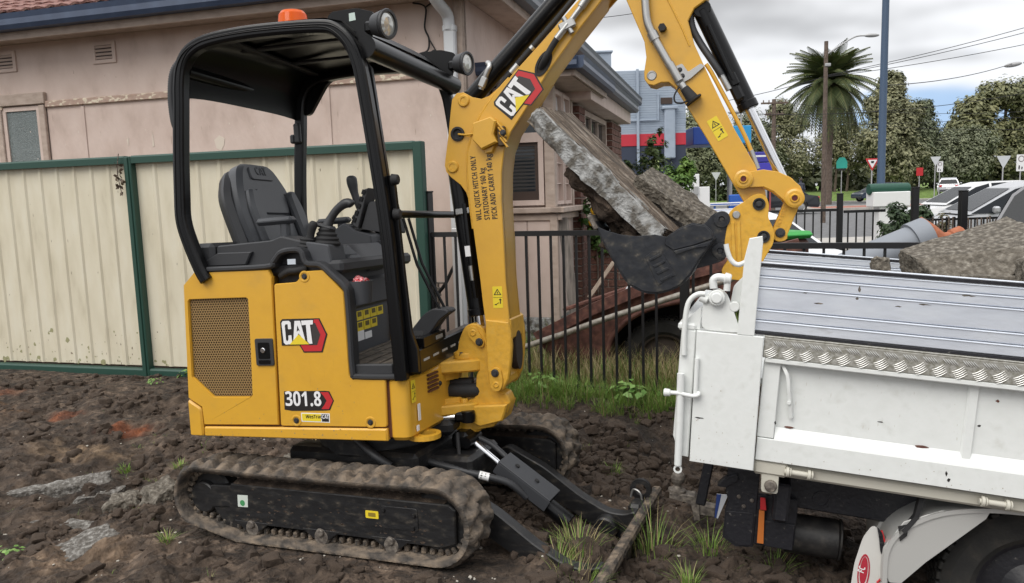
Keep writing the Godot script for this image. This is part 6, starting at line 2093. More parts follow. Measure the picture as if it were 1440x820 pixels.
func make_truck() -> void:
	var t := thing("tipper_truck", "rear of a white tipper truck with silver drop side and checker plate strip", "truck", TR)
	# near side: pressed steel panel with recessed fields
	var fields := [[0.062, 0.700], [0.742, 1.50], [1.542, 2.46]]
	var bk := MB.new()
	bk.box(V3(1.25, 0.20, -0.045), V3(2.50, 0.36, 0.02))
	part("side_panel", bk, M.white, t)
	var fr := MB.new()
	fr.extrude([V2(0.0, -0.004), V2(0.0, 0.085), V2(0.062, 0.085), V2(2.50, 0.085), V2(2.50, -0.004)], -0.05, 0.0, 0.004)
	fr.box(V3(1.25, 0.392, -0.012), V3(2.50, 0.020, 0.052), 0.004)
	fr.quad(V3(0.062, 0.0855, -0.004), V3(2.50, 0.0855, -0.004), V3(2.50, 0.128, -0.034), V3(0.062, 0.128, -0.034))
	for x in [[-0.002, 0.060], [0.702, 0.740], [1.502, 1.540], [2.462, 2.50]]:
		fr.extrude([V2(x[0], 0.087), V2(x[1], 0.087), V2(x[1], 0.384), V2(x[0], 0.384)], -0.045, -0.004 if x[0] < 0.1 or x[0] > 2.0 else -0.020, 0.006 if x[0] < 0.1 else 0.012)
	part("side_frame", fr, M.white, t)
	var rb := MB.new()
	rb.sweep(curve([V3(0.066, 0.372, -0.026), V3(0.082, 0.352, -0.012), V3(0.092, 0.330, -0.008), V3(0.100, 0.280, -0.010), V3(0.118, 0.175, -0.026)], 4), [V2(-0.011, -0.006), V2(0.011, -0.006), V2(0.011, 0.006), V2(-0.011, 0.006)], V3(1, 0, 0.3))
	rb.cyl(V3(0.102, 0.235, -0.012), V3(0.102, 0.235, 0.000), 0.008, 0.007, 10)
	part("rope_cleat", rb, M.white, t)
	# checker plate strip with raised bars
	var cp := MB.new()
	cp.box(V3(1.245, 0.441, 0.010), V3(2.51, 0.078, 0.012), 0.003)
	cp.box(V3(1.245, 0.4835, -0.010), V3(2.51, 0.006, 0.052), 0.002)
	var cpo := part("checker_strip", cp, M.tread_alu, t)
	var bars := MB.new()
	for k in 39:
		for row in 2:
			var c := V2(0.018 + k * 0.0640 + (0.032 if row else 0.0), 0.425 + 0.034 * row)
			var an := deg_to_rad(-48.0 if row else 32.0)
			for j in 5:
				var off := V2(0.0085, 0.0) * (j - 2.0) if row else V2(-sin(an), cos(an)) * (j - 2.0) * 0.0072
				var mid := c + off
				var len_ := 0.030 if row else 0.042
				var p := []
				for q in 5:
					var s := (q / 4.0 - 0.5) * len_
					p.append(V3(mid.x + cos(an) * s, mid.y + sin(an) * s - (0.004 * (1.0 - pow(s / len_ * 2.0, 2.0)) if row == 0 else 0.0), 0.0165))
				bars.tube(p, [0.0007, 0.0021, 0.0027, 0.0021, 0.0007], 5, false)
	part("raised_bars", bars, mat(C(0.70, 0.70, 0.68), 0.3, 0.8), cpo)
	# aluminium drop sides, near and far, each of planks between dark rubber edges
	for far in [0, 1]:
		var z: float = 0.0 if far == 0 else -1.50
		var planks := [[0.500, 0.5405], [0.5435, 0.583], [0.586, 0.668], [0.671, 0.7095], [0.7125, 0.7445]]
		var g := thing_part("drop_side", t)
		for q in planks:
			var p := MB.new()
			p.box(V3(1.24, (q[0] + q[1]) * 0.5, z - 0.012), V3(2.59, q[1] - q[0], 0.022), 0.003)
			part("plank", p, M.alu, g)
			var li := MB.new()
			li.box(V3(1.24, q[1] - 0.004, z + 0.0005), V3(2.588, 0.004, 0.005), 0.0015)
			part("plank_rib", li, M.alu, g)
		var back := MB.new()
		back.box(V3(1.24, 0.622, z - 0.028), V3(2.58, 0.244, 0.008))
		part("plank_back", back, M.alu, g)
		var ed := MB.new()
		ed.box(V3(1.24, 0.752, z - 0.012), V3(2.59, 0.012, 0.026), 0.002)
		ed.box(V3(1.24, 0.4925, z - 0.012), V3(2.59, 0.012, 0.026), 0.002)
		part("rubber_edge", ed, M.chassis, g)
		var cap := MB.new()
		cap.box(V3(1.24, 0.761, z - 0.012), V3(2.59, 0.006, 0.028), 0.002)
		part("cap_rail", cap, M.alu, g)
	var fl := MB.new()
	fl.box(V3(1.24, 0.30, -0.76), V3(2.50, 0.02, 1.44))
	fl.box(V3(1.25, 0.24, -1.50), V3(2.50, 0.48, 0.04), 0.004)
	fl.box(V3(2.52, 0.55, -0.76), V3(0.05, 1.10, 1.56), 0.01)
	part("tray_floor", fl, M.white, t)
	# rear pillar box, its top bracket and the tailgate behind
	var pb := MB.new()
	pb.extrude([V2(-0.262, 0.480), V2(-0.012, 0.482), V2(-0.003, -0.042), V2(-0.245, -0.042)], -0.06, 0.030, 0.006)
	part("corner_box", pb, M.white, t)
	var tg := MB.new()
	tg.extrude([V2(-0.320, 0.478), V2(-0.264, 0.478), V2(-0.252, -0.030), V2(-0.285, -0.03), V2(-0.318, 0.05)], -1.54, 0.020, 0.008)
	tg.box(V3(-0.30, 0.49, -0.76), V3(0.07, 0.03, 1.56), 0.008)
	tg.box(V3(-0.31, 0.06, -0.05), V3(0.02, 0.045, 0.06), 0.006)
	part("tailgate", tg, M.white, t)
	var br := MB.new()
	br.extrude(rounded([V2(-0.246, 0.484), V2(-0.248, 0.586), V2(-0.235, 0.628), V2(-0.197, 0.655), V2(-0.162, 0.635), V2(-0.138, 0.585), V2(-0.096, 0.486)], 0.03), 0.002, 0.018, 0.003)
	br.extrude([V2(-0.335, 0.482), V2(-0.252, 0.575), V2(-0.250, 0.482)], 0.0, 0.010, 0.002)
	br.extrude(rounded([V2(-0.15, 0.56), V2(-0.140, 0.662), V2(-0.100, 0.712), V2(-0.088, 0.712), V2(-0.088, 0.58)], 0.01), -0.03, -0.018, 0.002)
	var bro := part("hinge_bracket", br, M.white, t)
	var pn := MB.new()
	pn.cyl(V3(-0.197, 0.615, 0.018), V3(-0.197, 0.615, 0.045), 0.032, 0.031, 22, 0.004)
	pn.cyl(V3(-0.197, 0.615, 0.045), V3(-0.197, 0.615, 0.055), 0.022, 0.020, 18, 0.003)
	pn.cyl(V3(-0.230, 0.600, 0.02), V3(-0.260, 0.610, 0.02), 0.016, 0.016, 12, 0.003)
	pn.cyl(V3(-0.13, 0.585, -0.01), V3(-0.13, 0.585, 0.02), 0.020, 0.020, 14, 0.003)
	part("hinge_pin", pn, M.white, bro)
	var hk := MB.new()
	hk.tube(curve([V3(-0.212, 0.650, 0.03), V3(-0.216, 0.680, 0.03), V3(-0.200, 0.694, 0.03), V3(-0.172, 0.692, 0.03)], 5), 0.015, 12)
	hk.cyl(V3(-0.176, 0.692, 0.03), V3(-0.150, 0.690, 0.03), 0.023, 0.020, 12, 0.004)
	hk.cyl(V3(-0.163, 0.690, 0.03), V3(-0.163, 0.645, 0.03), 0.013, 0.013, 10)
	part("pin_handle", hk, M.white, bro)
	var gr := MB.new()
	gr.tube(curve([V3(-0.242, 0.625, 0.03), V3(-0.268, 0.622, 0.03), V3(-0.294, 0.600, 0.03), V3(-0.306, 0.560, 0.03), V3(-0.308, 0.47, 0.03), V3(-0.302, 0.38, 0.03)], 6), 0.0105, 12)
	part("grab_bar", gr, M.white, t)
	var lv := MB.new()
	lv.tube([V3(-0.306, 0.308, 0.045), V3(-0.296, 0.139, 0.045), V3(-0.287, -0.058, 0.045)], 0.0145, 12)
	lv.tube(curve([V3(-0.352, 0.227, 0.050), V3(-0.31, 0.230, 0.052), V3(-0.258, 0.226, 0.052), V3(-0.234, 0.232, 0.052), V3(-0.232, 0.243, 0.045)], 5), 0.0085, 10)
	lv.cyl(V3(-0.365, 0.226, 0.05), V3(-0.338, 0.228, 0.05), 0.016, 0.014, 14, 0.004)
	lv.tube([V3(-0.250, 0.374, 0.040), V3(-0.244, 0.228, 0.044)], 0.009, 10)
	lv.lathe([V2(0.010, -0.003), V2(0.017, -0.003), V2(0.017, 0.003), V2(0.010, 0.003), V2(0.010, -0.003)], V3(-0.286, -0.075, 0.045), Vector3.BACK, 16)
	part("latch_lever", lv, M.white, t)
	var po := MB.new()
	po.extrude([V2(-0.110, 0.481), V2(-0.110, 0.770), V2(-0.098, 0.85), V2(-0.052, 0.862), V2(-0.048, 0.84), V2(-0.047, 0.481)], -0.02, 0.030, 0.005)
	var poo := part("gate_post", po, M.white, t)
	var ph := MB.new()
	ph.tube(curve([V3(-0.182, 0.822, 0.02), V3(-0.172, 0.790, 0.02), V3(-0.157, 0.762, 0.02), V3(-0.133, 0.747, 0.02), V3(-0.108, 0.757, 0.02), V3(-0.095, 0.77, 0.02)], 6), 0.0095, 12)
	part("gate_hook", ph, M.white, poo)
	var ft := MB.new()
	ft.box(V3(-0.085, 0.66, -1.50), V3(0.05, 0.36, 0.05), 0.005)
	part("gate_post", ft, M.white, t)
	# underside
	var cream := mat(C(0.52, 0.50, 0.43), 0.5)
	var su := MB.new()
	su.box(V3(1.25, -0.043, -0.065), V3(2.50, 0.050, 0.06), 0.01)
	su.box(V3(0.06, -0.035, -0.04), V3(0.13, 0.06, 0.06), 0.012)
	su.extrude(rounded([V2(0.028, -0.05), V2(0.094, -0.055), V2(0.096, -0.135), V2(0.034, -0.135)], 0.012), -0.06, -0.018, 0.004)
	var suo := part("subframe", su, cream, t)
	var pv := MB.new()
	pv.cyl(V3(0.067, -0.103, -0.018), V3(0.067, -0.103, 0.0), 0.024, 0.023, 22, 0.004)
	part("pivot_cap", pv, M.worn_steel, suo)
	for x in [0.123, 0.789, 1.5]:
		var hg := MB.new()
		for q in [0.0, 0.078]:
			hg.cyl(V3(x + q - 0.006, -0.036, -0.01), V3(x + q + 0.006, -0.036, -0.01), 0.020, 0.020, 14, 0.002)
			hg.cyl(V3(x + q + 0.008, -0.036, -0.01), V3(x + q + 0.014, -0.036, -0.01), 0.018, 0.018, 14, 0.002)
		hg.cyl(V3(x - 0.012, -0.036, -0.01), V3(x + 0.094, -0.036, -0.01), 0.011, 0.011, 12)
		part("hinge_roller", hg, cream, suo)
	var ch := MB.new()
	ch.box(V3(1.32, -0.19, -0.42), V3(2.42, 0.16, 0.06), 0.01)
	ch.box(V3(1.32, -0.19, -1.10), V3(2.42, 0.16, 0.06), 0.01)
	ch.box(V3(0.12, -0.20, -0.76), V3(0.06, 0.16, 1.30), 0.01)
	ch.box(V3(1.20, -0.06, -0.76), V3(2.30, 0.05, 1.30), 0.01)
	ch.box(V3(0.45, -0.19, -0.27), V3(0.70, 0.14, 0.02), 0.006)
	ch.box(V3(-0.19, -0.22, -0.50), V3(0.045, 0.36, 0.05), 0.006, Basis(Vector3.BACK, -0.10))
	part("chassis", ch, M.chassis, t)
	var ho := MB.new()
	ho.lathe([V2(0.026, -0.003), V2(0.034, -0.003), V2(0.034, 0.003), V2(0.026, 0.003), V2(0.026, -0.003)], V3(0.280, -0.205, -0.257), Vector3.BACK, 24)
	ho.box(V3(0.36, -0.135, -0.256), V3(0.06, 0.006, 0.008))
	ho.box(V3(0.44, -0.138, -0.256), V3(0.05, 0.006, 0.008))
	part("chassis_fitting", ho, M.chassis, t)
	var lp := MB.new()
	lp.extrude([V2(-0.100, -0.115), V2(0.030, -0.115), V2(0.030, -0.440), V2(-0.04, -0.452), V2(-0.095, -0.420), V2(-0.095, -0.30), V2(-0.085, -0.26), V2(-0.10, -0.22)], -0.245, -0.205, 0.006)
	lp.extrude(rounded([V2(-0.090, -0.300), V2(0.022, -0.292), V2(0.022, -0.430), V2(-0.03, -0.440), V2(-0.088, -0.410)], 0.01), -0.205, -0.198, 0.003)
	lp.extrude(rounded([V2(-0.14, -0.20), V2(-0.115, -0.165), V2(-0.06, -0.13), V2(-0.05, -0.16), V2(-0.10, -0.20)], 0.012), -0.24, -0.19, 0.006)
	lp.box(V3(0.125, -0.31, -0.225), V3(0.13, 0.20, 0.02), 0.004)
	lp.box(V3(0.125, -0.37, -0.210), V3(0.12, 0.11, 0.014), 0.003)
	lp.box(V3(0.05, -0.32, -0.225), V3(0.06, 0.22, 0.02), 0.004)
	var lpo := part("lamp_bracket", lp, M.chassis, t)
	for q in [[-0.219, -0.268, M.red, 0.028], [-0.272, -0.412, mat(C(0.50, 0.15, 0.03), 0.4), 0.030]]:
		var rf := MB.new()
		rf.extrude([V2(0.040, q[0]), V2(0.040 + q[3] * 0.72, q[0]), V2(0.046 + q[3] * 0.8, q[1]), V2(0.044, q[1])], -0.205, -0.190, 0.002)
		part("side_reflector" if q[0] > -0.25 else "mud_guard_strip", rf, q[2], lpo)
	for q in [V2(-0.045, -0.232), V2(0.008, -0.240), V2(-0.022, -0.270)]:
		bolt_on(lpo, V3(q.x, q.y, -0.204), 0.009)
	var np := MB.new()
	np.extrude([V2(-0.140, -0.338), V2(-0.090, -0.334), V2(-0.125, -0.452), V2(-0.14, -0.45)], -0.50, -0.494)
	part("number_plate", np, mat(C(0.60, 0.62, 0.66), 0.4), t)
	var nb := MB.new()
	nb.extrude([V2(-0.140, -0.338), V2(-0.120, -0.336), V2(-0.132, -0.45), V2(-0.14, -0.45)], -0.494, -0.4925)
	part("number_plate_band", nb, mat(C(0.03, 0.06, 0.22), 0.4), t)
	var tb := MB.new()
	tb.box(V3(-0.185, -0.515, -0.76), V3(0.09, 0.06, 0.06), 0.008)
	tb.extrude([V2(-0.37, -0.452), V2(-0.25, -0.446), V2(-0.225, -0.47), V2(-0.21, -0.565), V2(-0.24, -0.57), V2(-0.262, -0.49), V2(-0.37, -0.478)], -0.80, -0.72, 0.005)
	var tbo := part("tow_bar", tb, M.worn_steel, t)
	var ball := MB.new()
	ball.lathe([V2(0.044, 0.0), V2(0.044, 0.014), V2(0.026, 0.022), V2(0.018, 0.034), V2(0.022, 0.042), V2(0.032, 0.056), V2(0.0355, 0.072), V2(0.030, 0.092), V2(0.018, 0.103), V2(0.0, 0.106)], V3(-0.337, -0.452, -0.76), Vector3.UP, 22)
	part("tow_ball", ball, M.worn_steel, tbo)
	var tk := MB.new()
	tk.cyl(V3(0.16, -0.43, -0.42), V3(0.38, -0.425, -0.42), 0.085, 0.085, 26, 0.006)
	tk.cyl(V3(0.38, -0.425, -0.42), V3(0.39, -0.425, -0.42), 0.088, 0.088, 26, 0.003)
	part("air_tank", tk, tri(mat(C(0.03, 0.03, 0.032), 0.5), ramp(noise(0.02, 7, 5), [[0.0, C(0.012, 0.012, 0.014)], [0.6, C(0.035, 0.033, 0.032)], [1.0, C(0.12, 0.105, 0.09)]], 256), Vector3.ONE * 2, bump_fine, 0.2), t)
	# wheel, guard and flap
	var gu := MB.new()
	var gp := [V3(0.505, -0.440, -0.32), V3(0.500, -0.32, -0.32), V3(0.530, -0.235, -0.32), V3(0.60, -0.165, -0.32), V3(0.70, -0.110, -0.32), V3(0.85, -0.075, -0.32), V3(1.05, -0.065, -0.32), V3(1.25, -0.075, -0.32), V3(1.42, -0.15, -0.32)]
	gu.sweep(curve(gp, 4), [V2(-0.24, -0.004), V2(-0.05, -0.004), V2(-0.04, 0.004), V2(0.04, 0.004), V2(0.05, -0.004), V2(0.24, -0.004), V2(0.24, -0.020), V2(-0.24, -0.020)], V3(-0.3, 1, 0))
	gu.extrude([V2(0.500, -0.30), V2(0.56, -0.185), V2(0.68, -0.12), V2(0.846, -0.080), V2(0.83, -0.125), V2(0.76, -0.205), V2(0.65, -0.33), V2(0.575, -0.43), V2(0.536, -0.434), V2(0.505, -0.39)], -0.098, -0.088, 0.003)
	part("wheel_guard", gu, mat(C(0.55, 0.55, 0.53), 0.35, 0.3), t)
	var fp := MB.new()
	var flap := rounded([V2(0.462, -0.232), V2(0.500, -0.258), V2(0.520, -0.31), V2(0.550, -0.395), V2(0.520, -0.55), V2(0.405, -0.56), V2(0.412, -0.40), V2(0.432, -0.29)], 0.02)
	fp.extrude(flap, -0.140, -0.134, 0.001)
	var fpo := part("mud_flap", fp, mat(C(0.62, 0.61, 0.58), 0.45), t)
	var ftm := MB.new()
	ftm.tube([V3(0.494, -0.250, -0.133), V3(0.516, -0.31, -0.133), V3(0.546, -0.395, -0.133), V3(0.500, -0.462, -0.133)], 0.0045, 8)
	part("flap_trim", ftm, M.red, fpo)
	var lgo := MB.new()
	lgo.ring(circle2(V2(0.448, -0.47), 1.0, 20).map(func(q): return V2(0.448 + (q.x - 0.448) * 0.022, -0.43 + (q.y + 0.47) * 0.075)), circle2(V2(0.448, -0.47), 1.0, 20).map(func(q): return V2(0.448 + (q.x - 0.448) * 0.017, -0.43 + (q.y + 0.47) * 0.066)), -0.134, -0.132)
	lgo.extrude(circle2(Vector2.ZERO, 1.0, 18).map(func(q): return V2(0.448 + q.x * 0.014, -0.425 + q.y * 0.058)), -0.134, -0.1328)
	part("flap_emblem", lgo, mat(C(0.42, 0.03, 0.05), 0.4), fpo)
	lettering(fpo, "FC", 0.024, Transform3D(Basis(Vector3.BACK, 1.35), V3(0.456, -0.438, -0.1326)), M.white_decal, 0.7, 0.0008, "flap_letters")
	var st := MB.new()
	st.sweep([V3(0.610, -0.075, -0.10), V3(0.600, -0.16, -0.10), V3(0.560, -0.225, -0.09)], [V2(-0.020, -0.008), V2(0.020, -0.008), V2(0.020, 0.008), V2(-0.020, 0.008)], V3(1, 0.3, 0))
	st.extrude([V2(0.540, -0.205), V2(0.575, -0.190), V2(0.575, -0.235), V2(0.553, -0.262)], -0.086, -0.080, 0.001)
	part("guard_strut", st, M.rubber, t)
	var cb := MB.new()
	cb.extrude(rounded([V2(0.476, -0.236), V2(0.498, -0.258), V2(0.510, -0.31), V2(0.533, -0.375), V2(0.522, -0.388), V2(0.497, -0.33), V2(0.488, -0.28)], 0.006), -0.134, -0.126, 0.002)
	for q in [V2(0.490, -0.262), V2(0.500, -0.295), V2(0.511, -0.332), V2(0.524, -0.370)]:
		cb.cyl(V3(q.x, q.y, -0.126), V3(q.x, q.y, -0.116), 0.008, 0.006, 8)
	part("flap_clamp", cb, M.chassis, fpo)
	# knocks in the paint and rub marks on the planks
	rng.seed = 77
	for q in [[0.115, 0.134, 0.020, 0.0045, -0.031, M.rust], [0.575, 0.128, 0.026, 0.006, -0.031, M.rust], [0.060, 0.150, 0.004, 0.010, -0.003, M.black_decal], [-0.225, 0.138, 0.020, 0.003, 0.0305, M.black_decal], [0.745, 0.24, 0.006, 0.005, -0.003, M.black_decal], [0.66, 0.05, 0.004, 0.010, 0.0005, M.black_decal], [0.67, 0.028, 0.006, 0.008, 0.0005, M.black_decal], [0.43, 0.20, 0.016, 0.002, -0.0345, M.black_decal], [0.80, 0.33, 0.007, 0.006, -0.0345, M.rust]]:
		var cpx := MB.new()
		var pp := []
		for k in 9:
			var a := TAU * k / 9.0
			pp.append(V2(q[0] + cos(a) * q[2] * rnd(0.45, 1.2), q[1] + sin(a) * q[3] * rnd(0.4, 1.2)))
		cpx.extrude(pp, q[4] - 0.0005, q[4] + 0.0008)
		part("paint_chip", cpx, q[5], t)
	var grime := mat(C(0.42, 0.38, 0.32), 0.8)
	specks(t, Rect2(0.0, 0.0, 2.4, 0.08), 0.0, 90, V2(0.004, 0.003), grime, 1.6)
	specks(t, Rect2(-0.24, -0.03, 0.22, 0.30), 0.030, 40, V2(0.003, 0.004), grime, 2.0)
	specks(t, Rect2(0.07, 0.14, 0.62, 0.22), -0.0350, 40, V2(0.002, 0.012), mat(C(0.60, 0.59, 0.55), 0.6), 1.0, Transform3D(), "dirt_runs")
	for q in [[0.305, 0.690, 0.006, 0.016], [0.30, 0.655, 0.005, 0.010], [0.44, 0.640, 0.010, 0.004], [0.17, 0.625, 0.016, 0.004], [0.12, 0.660, 0.014, 0.003], [0.52, 0.655, 0.030, 0.003], [0.66, 0.70, 0.026, 0.005]]:
		var sc := MB.new()
		var pp := []
		for k in 8:
			var a := TAU * k / 8.0
			pp.append(V2(q[0] + cos(a) * q[2] * rnd(0.3, 1.2), q[1] + sin(a) * q[3] * rnd(0.3, 1.2)))
		sc.extrude(pp, -0.0015, -0.0006)
		part("scuff", sc, M.worn_steel, t)
	for z in [-0.30, -1.30]:
		wheel(t, V3(1.075, -0.445, z), 0.345, 0.20, M.chassis, z > -1.0)

func bolt_on(parent: Node, at: Vector3, r: float) -> void:
	var b := MB.new()
	b.cyl(at, at + V3(0, 0, r * 0.6), r, r * 0.8, 12, r * 0.15)
	part("bolt", b, M.worn_steel, parent)

func thing_part(called: String, parent: Node) -> Node3D:
	var o := Node3D.new()
	o.name = numbered(called, parent)
	parent.add_child(o, true)
	return o

# a wheel with its axis along z, tread blocks and rim
func wheel(parent: Node, at: Vector3, r: float, w: float, rim_m: Material, fine_ := true, called := "wheel") -> Node3D:
	var ty := MB.new()
	ty.lathe([V2(r * 0.62, -w * 0.36), V2(r * 0.70, -w * 0.48), V2(r * 0.90, -w * 0.5), V2(r * 0.985, -w * 0.40), V2(r, -w * 0.2), V2(r, w * 0.2), V2(r * 0.985, w * 0.40), V2(r * 0.90, w * 0.5), V2(r * 0.70, w * 0.48), V2(r * 0.62, w * 0.36)], at, Vector3.BACK, 40 if fine_ else 20)
	if fine_:
		for k in 52:
			for j in 4:
				var a := TAU * (k + 0.5 * (j % 2)) / 52.0
				var d := V3(cos(a), sin(a), 0)
				ty.box(at + d * (r + 0.001) + V3(0, 0, w * (-0.33 + 0.22 * j)), V3(0.016, r * 0.088, w * 0.17), 0.003, Basis(d, V3(-d.y, d.x, 0), Vector3.BACK))
	var o := part(called, ty, M.tyre, parent)
	var ri := MB.new()
	ri.lathe([V2(r * 0.63, w * 0.37), V2(r * 0.58, w * 0.33), V2(r * 0.54, w * 0.12), V2(r * 0.34, w * 0.16), V2(r * 0.20, w * 0.30), V2(r * 0.12, w * 0.34), V2(0.0, w * 0.34)], at, Vector3.BACK, 26 if fine_ else 14)
	ri.lathe([V2(0.0, -w * 0.2), V2(r * 0.6, -w * 0.3), V2(r * 0.63, -w * 0.37)], at, Vector3.BACK, 14)
	part("rim", ri, rim_m, o)
	return o

# ---------- broken concrete and soil ----------
func box_planes(s: Vector3, cuts: Array) -> Array:
	var p := [[Vector3.RIGHT, s.x * 0.5], [Vector3.LEFT, s.x * 0.5], [Vector3.UP, s.y * 0.5], [Vector3.DOWN, s.y * 0.5], [Vector3.BACK, s.z * 0.5], [Vector3.FORWARD, s.z * 0.5]]
	for c in cuts:
		p.append([(c[0] as Vector3).normalized(), c[1]])
	return p

func lump(size: Vector3, cuts: Array, rough: float, freq: float, seed_: int, seg := 14) -> MB:
	var b := MB.new()
	b.rock(box_planes(size, cuts), size, rough, freq, seed_, seg)
	return b

func make_load() -> void:
	var HB := Basis(V3(0.97222, 0.02931, 0.23221), V3(-0.01926, 0.99878, -0.04542), V3(-0.23326, 0.03969, 0.97160)).orthonormalized()
	var BW := Transform3D(HB, MACHINE) * Transform3D(Basis(Vector3.UP, deg_to_rad(-3.5)), V3(0.5, 0.545, 0.0))
	var tilt := Basis(Vector3.BACK, deg_to_rad(-46.5))
	var s := thing("concrete_slab", "long broken grey concrete slab standing tilted in the excavator bucket", "concrete slab", BW * Transform3D(tilt * Basis(Vector3.RIGHT, 0.10), V3(0.695, 1.045, -0.05)))
	part("slab_body", lump(V3(0.80, 0.086, 0.50), [[V3(1, 0.2, 0.5), 0.46], [V3(-1, 0.4, -0.4), 0.46], [V3(-0.7, 0, 1), 0.46]], 0.028, 6.0, 3, 30), M.slab_top, s, T(V3(0, 0, -0.05)))
	part("broken_edge", lump(V3(0.78, 0.088, 0.10), [[V3(1, -0.5, 0), 0.385], [V3(-1, 0.8, 0), 0.32], [V3(-0.2, -1, 0.8), 0.085], [V3(0.1, 0.5, 1), 0.07]], 0.034, 5.0, 5, 34), M.concrete, s, T(V3(-0.005, -0.002, 0.195)))
	var so := MB.new()
	so.rock([], V3(0.27, 0.075, 0.17), 0.065, 7.0, 9, 26)
	tag(part("soil_clump", so, M.clod, self, BW * Transform3D(tilt, V3(0.715, 0.915, -0.02))), "dark soil clinging under the slab in the bucket", "soil")
	var sf := MB.new()
	sf.rock([], V3(0.20, 0.065, 0.165), 0.05, 7.0, 19, 18)
	tag(part("soil_heap", sf, M.clod, self, BW * T(V3(0.87, 0.735, 0.0))), "loose soil filling the bottom of the excavator bucket", "soil")
	tag(part("rubble_lump", lump(V3(0.38, 0.062, 0.20), [[V3(1, 0.6, 0), 0.18], [V3(-1, 0.8, 0.2), 0.18], [V3(0.2, 1, 0.7), 0.08]], 0.030, 8.0, 23, 20), M.rubble, self, BW * Transform3D(Basis(Vector3.BACK, deg_to_rad(-38.0)) * Basis(Vector3.RIGHT, 0.35), V3(0.985, 0.915, -0.16))), "brown lump of rubble lying behind the slab in the bucket", "rubble")
	# load on the tipper
	var big := TR * Transform3D(Basis(Vector3.BACK, deg_to_rad(22.0)) * Basis(Vector3.UP, 0.25) * Basis(Vector3.RIGHT, 0.30), V3(0.87, 0.825, -0.72))
	tag(part("rubble_slab", lump(V3(0.50, 0.110, 0.46), [[V3(-1, -0.9, 0.3), 0.20], [V3(1, 0.5, 0.1), 0.23], [V3(-1, 0.1, 1), 0.25], [V3(0.8, 0.2, 1), 0.26], [V3(-0.3, 1, 0.5), 0.085], [V3(0.2, -1, 1), 0.16]], 0.016, 9.0, 33, 34), M.rubble, self, big), "large grey brown slab of broken paving on top of the tipper load", "rubble")
	tag(part("rubble_slab", lump(V3(0.60, 0.10, 0.50), [[V3(-1, 0.6, 0.4), 0.25], [V3(1, 0.9, 0.1), 0.30], [V3(0.3, 0.3, 1), 0.21]], 0.018, 8.0, 37, 26), M.rubble, self, TR * Transform3D(Basis(Vector3.BACK, 0.08) * Basis(Vector3.UP, -0.4), V3(1.02, 0.720, -0.66))), "flat dark slab of rubble under the large slab on the tipper", "rubble")
	tag(part("rubble_lump", lump(V3(0.075, 0.05, 0.06), [[V3(1, 1, 0.4), 0.036], [V3(-1, 1, 0), 0.036]], 0.018, 20.0, 41, 10), M.rubble, self, TR * T(V3(0.475, 0.760, -0.78))), "small brown stone on the tipper load left of the large slab", "rubble")
	tag(part("rubble_lump", lump(V3(0.20, 0.14, 0.16), [[V3(1, 1, 0.4), 0.10], [V3(-1, 1, 0), 0.09], [V3(0.1, 0.6, 1), 0.08]], 0.015, 14.0, 43, 16), M.rubble, self, TR * T(V3(1.03, 0.80, -0.42))), "pale brown lump of rubble at the right edge of the tipper load", "rubble")
	var fill := MB.new()
	fill.rock([], V3(1.05, 0.24, 0.62), 0.08, 5.0, 45, 26)
	tag(part("soil_load", fill, M.clod, self, TR * T(V3(1.45, 0.44, -0.76))), "dark soil heaped in the tray of the tipper", "soil")
	# broken concrete on the ground at the left
	var spots := [
		[V3(-2.63, 0.0, -4.26), V3(0.56, 0.10, 0.10), 0.30, 0.08, "grey strip of broken concrete kerb lying on the soil at the left edge"],
		[V3(-2.36, -0.03, -4.22), V3(0.24, 0.07, 0.13), 0.2, 0.06, "pale flat concrete piece beside the broken kerb strip"],
		[V3(-2.30, -0.015, -3.84), V3(0.46, 0.07, 0.06), -0.10, -0.05, "curved grey concrete strip half buried in front of the kerb piece"],
		[V3(-2.02, -0.035, -3.34), V3(0.34, 0.08, 0.20), 0.75, 0.12, "white topped concrete chunk buried at the lower left"],
		[V3(-2.16, 0.01, -4.05), V3(0.17, 0.11, 0.14), 0.5, 0.0, "round grey stone between the kerb strips and the track"],
		[V3(-1.92, 0.0, -4.02), V3(0.20, 0.13, 0.16), 1.1, 0.1, "muddy lump of concrete just left of the near track"],
		[V3(-2.62, 0.0, -3.52), V3(0.22, 0.10, 0.16), 0.3, 0.0, "dark earthy lump at the left edge below the curved strip"],
		[V3(-1.42, 0.0, -4.72), V3(0.15, 0.07, 0.10), 0.3, 0.0, "small stone behind the rear end of the near track"]]
	var k := 0
	for q in spots:
		var b := lump(q[1], [[V3(1, 0.7, 0.4), q[1].x * 0.45], [V3(-1, 0.6, -0.2), q[1].x * 0.45], [V3(0.2, 1, 1), (q[1].y + q[1].z) * 0.32]], 0.035, 9.0, 60 + k, 14)
		var at: Vector3 = q[0]
		at.y += ground_y(at.x, at.z) + 0.005
		tag(part("concrete_chunk", b, M.kerb if k in [0, 1, 2, 3] else M.rubble, self, Transform3D(Basis(Vector3.UP, q[2]) * Basis(Vector3.BACK, q[3]), at)), q[4], "concrete chunk")
		k += 1
	var can := thing("drink_can", "crumpled red drink can in the cup holder of the excavator", "can", Transform3D(HB, MACHINE) * T(V3(0.105, 1.155, 0.375)))
	var cm := MB.new()
	cm.rock([], V3(0.036, 0.030, 0.036), 0.014, 34.0, 5, 10)
	part("can_body", cm, tri(mat(C(0.5, 0.03, 0.04), 0.35, 0.4), ramp(noise(0.05, 4, 3), [[0.0, C(0.45, 0.015, 0.03)], [0.55, C(0.5, 0.03, 0.04)], [0.62, C(0.7, 0.6, 0.6)], [1.0, C(0.75, 0.7, 0.7)]], 256), Vector3.ONE * 6), can)
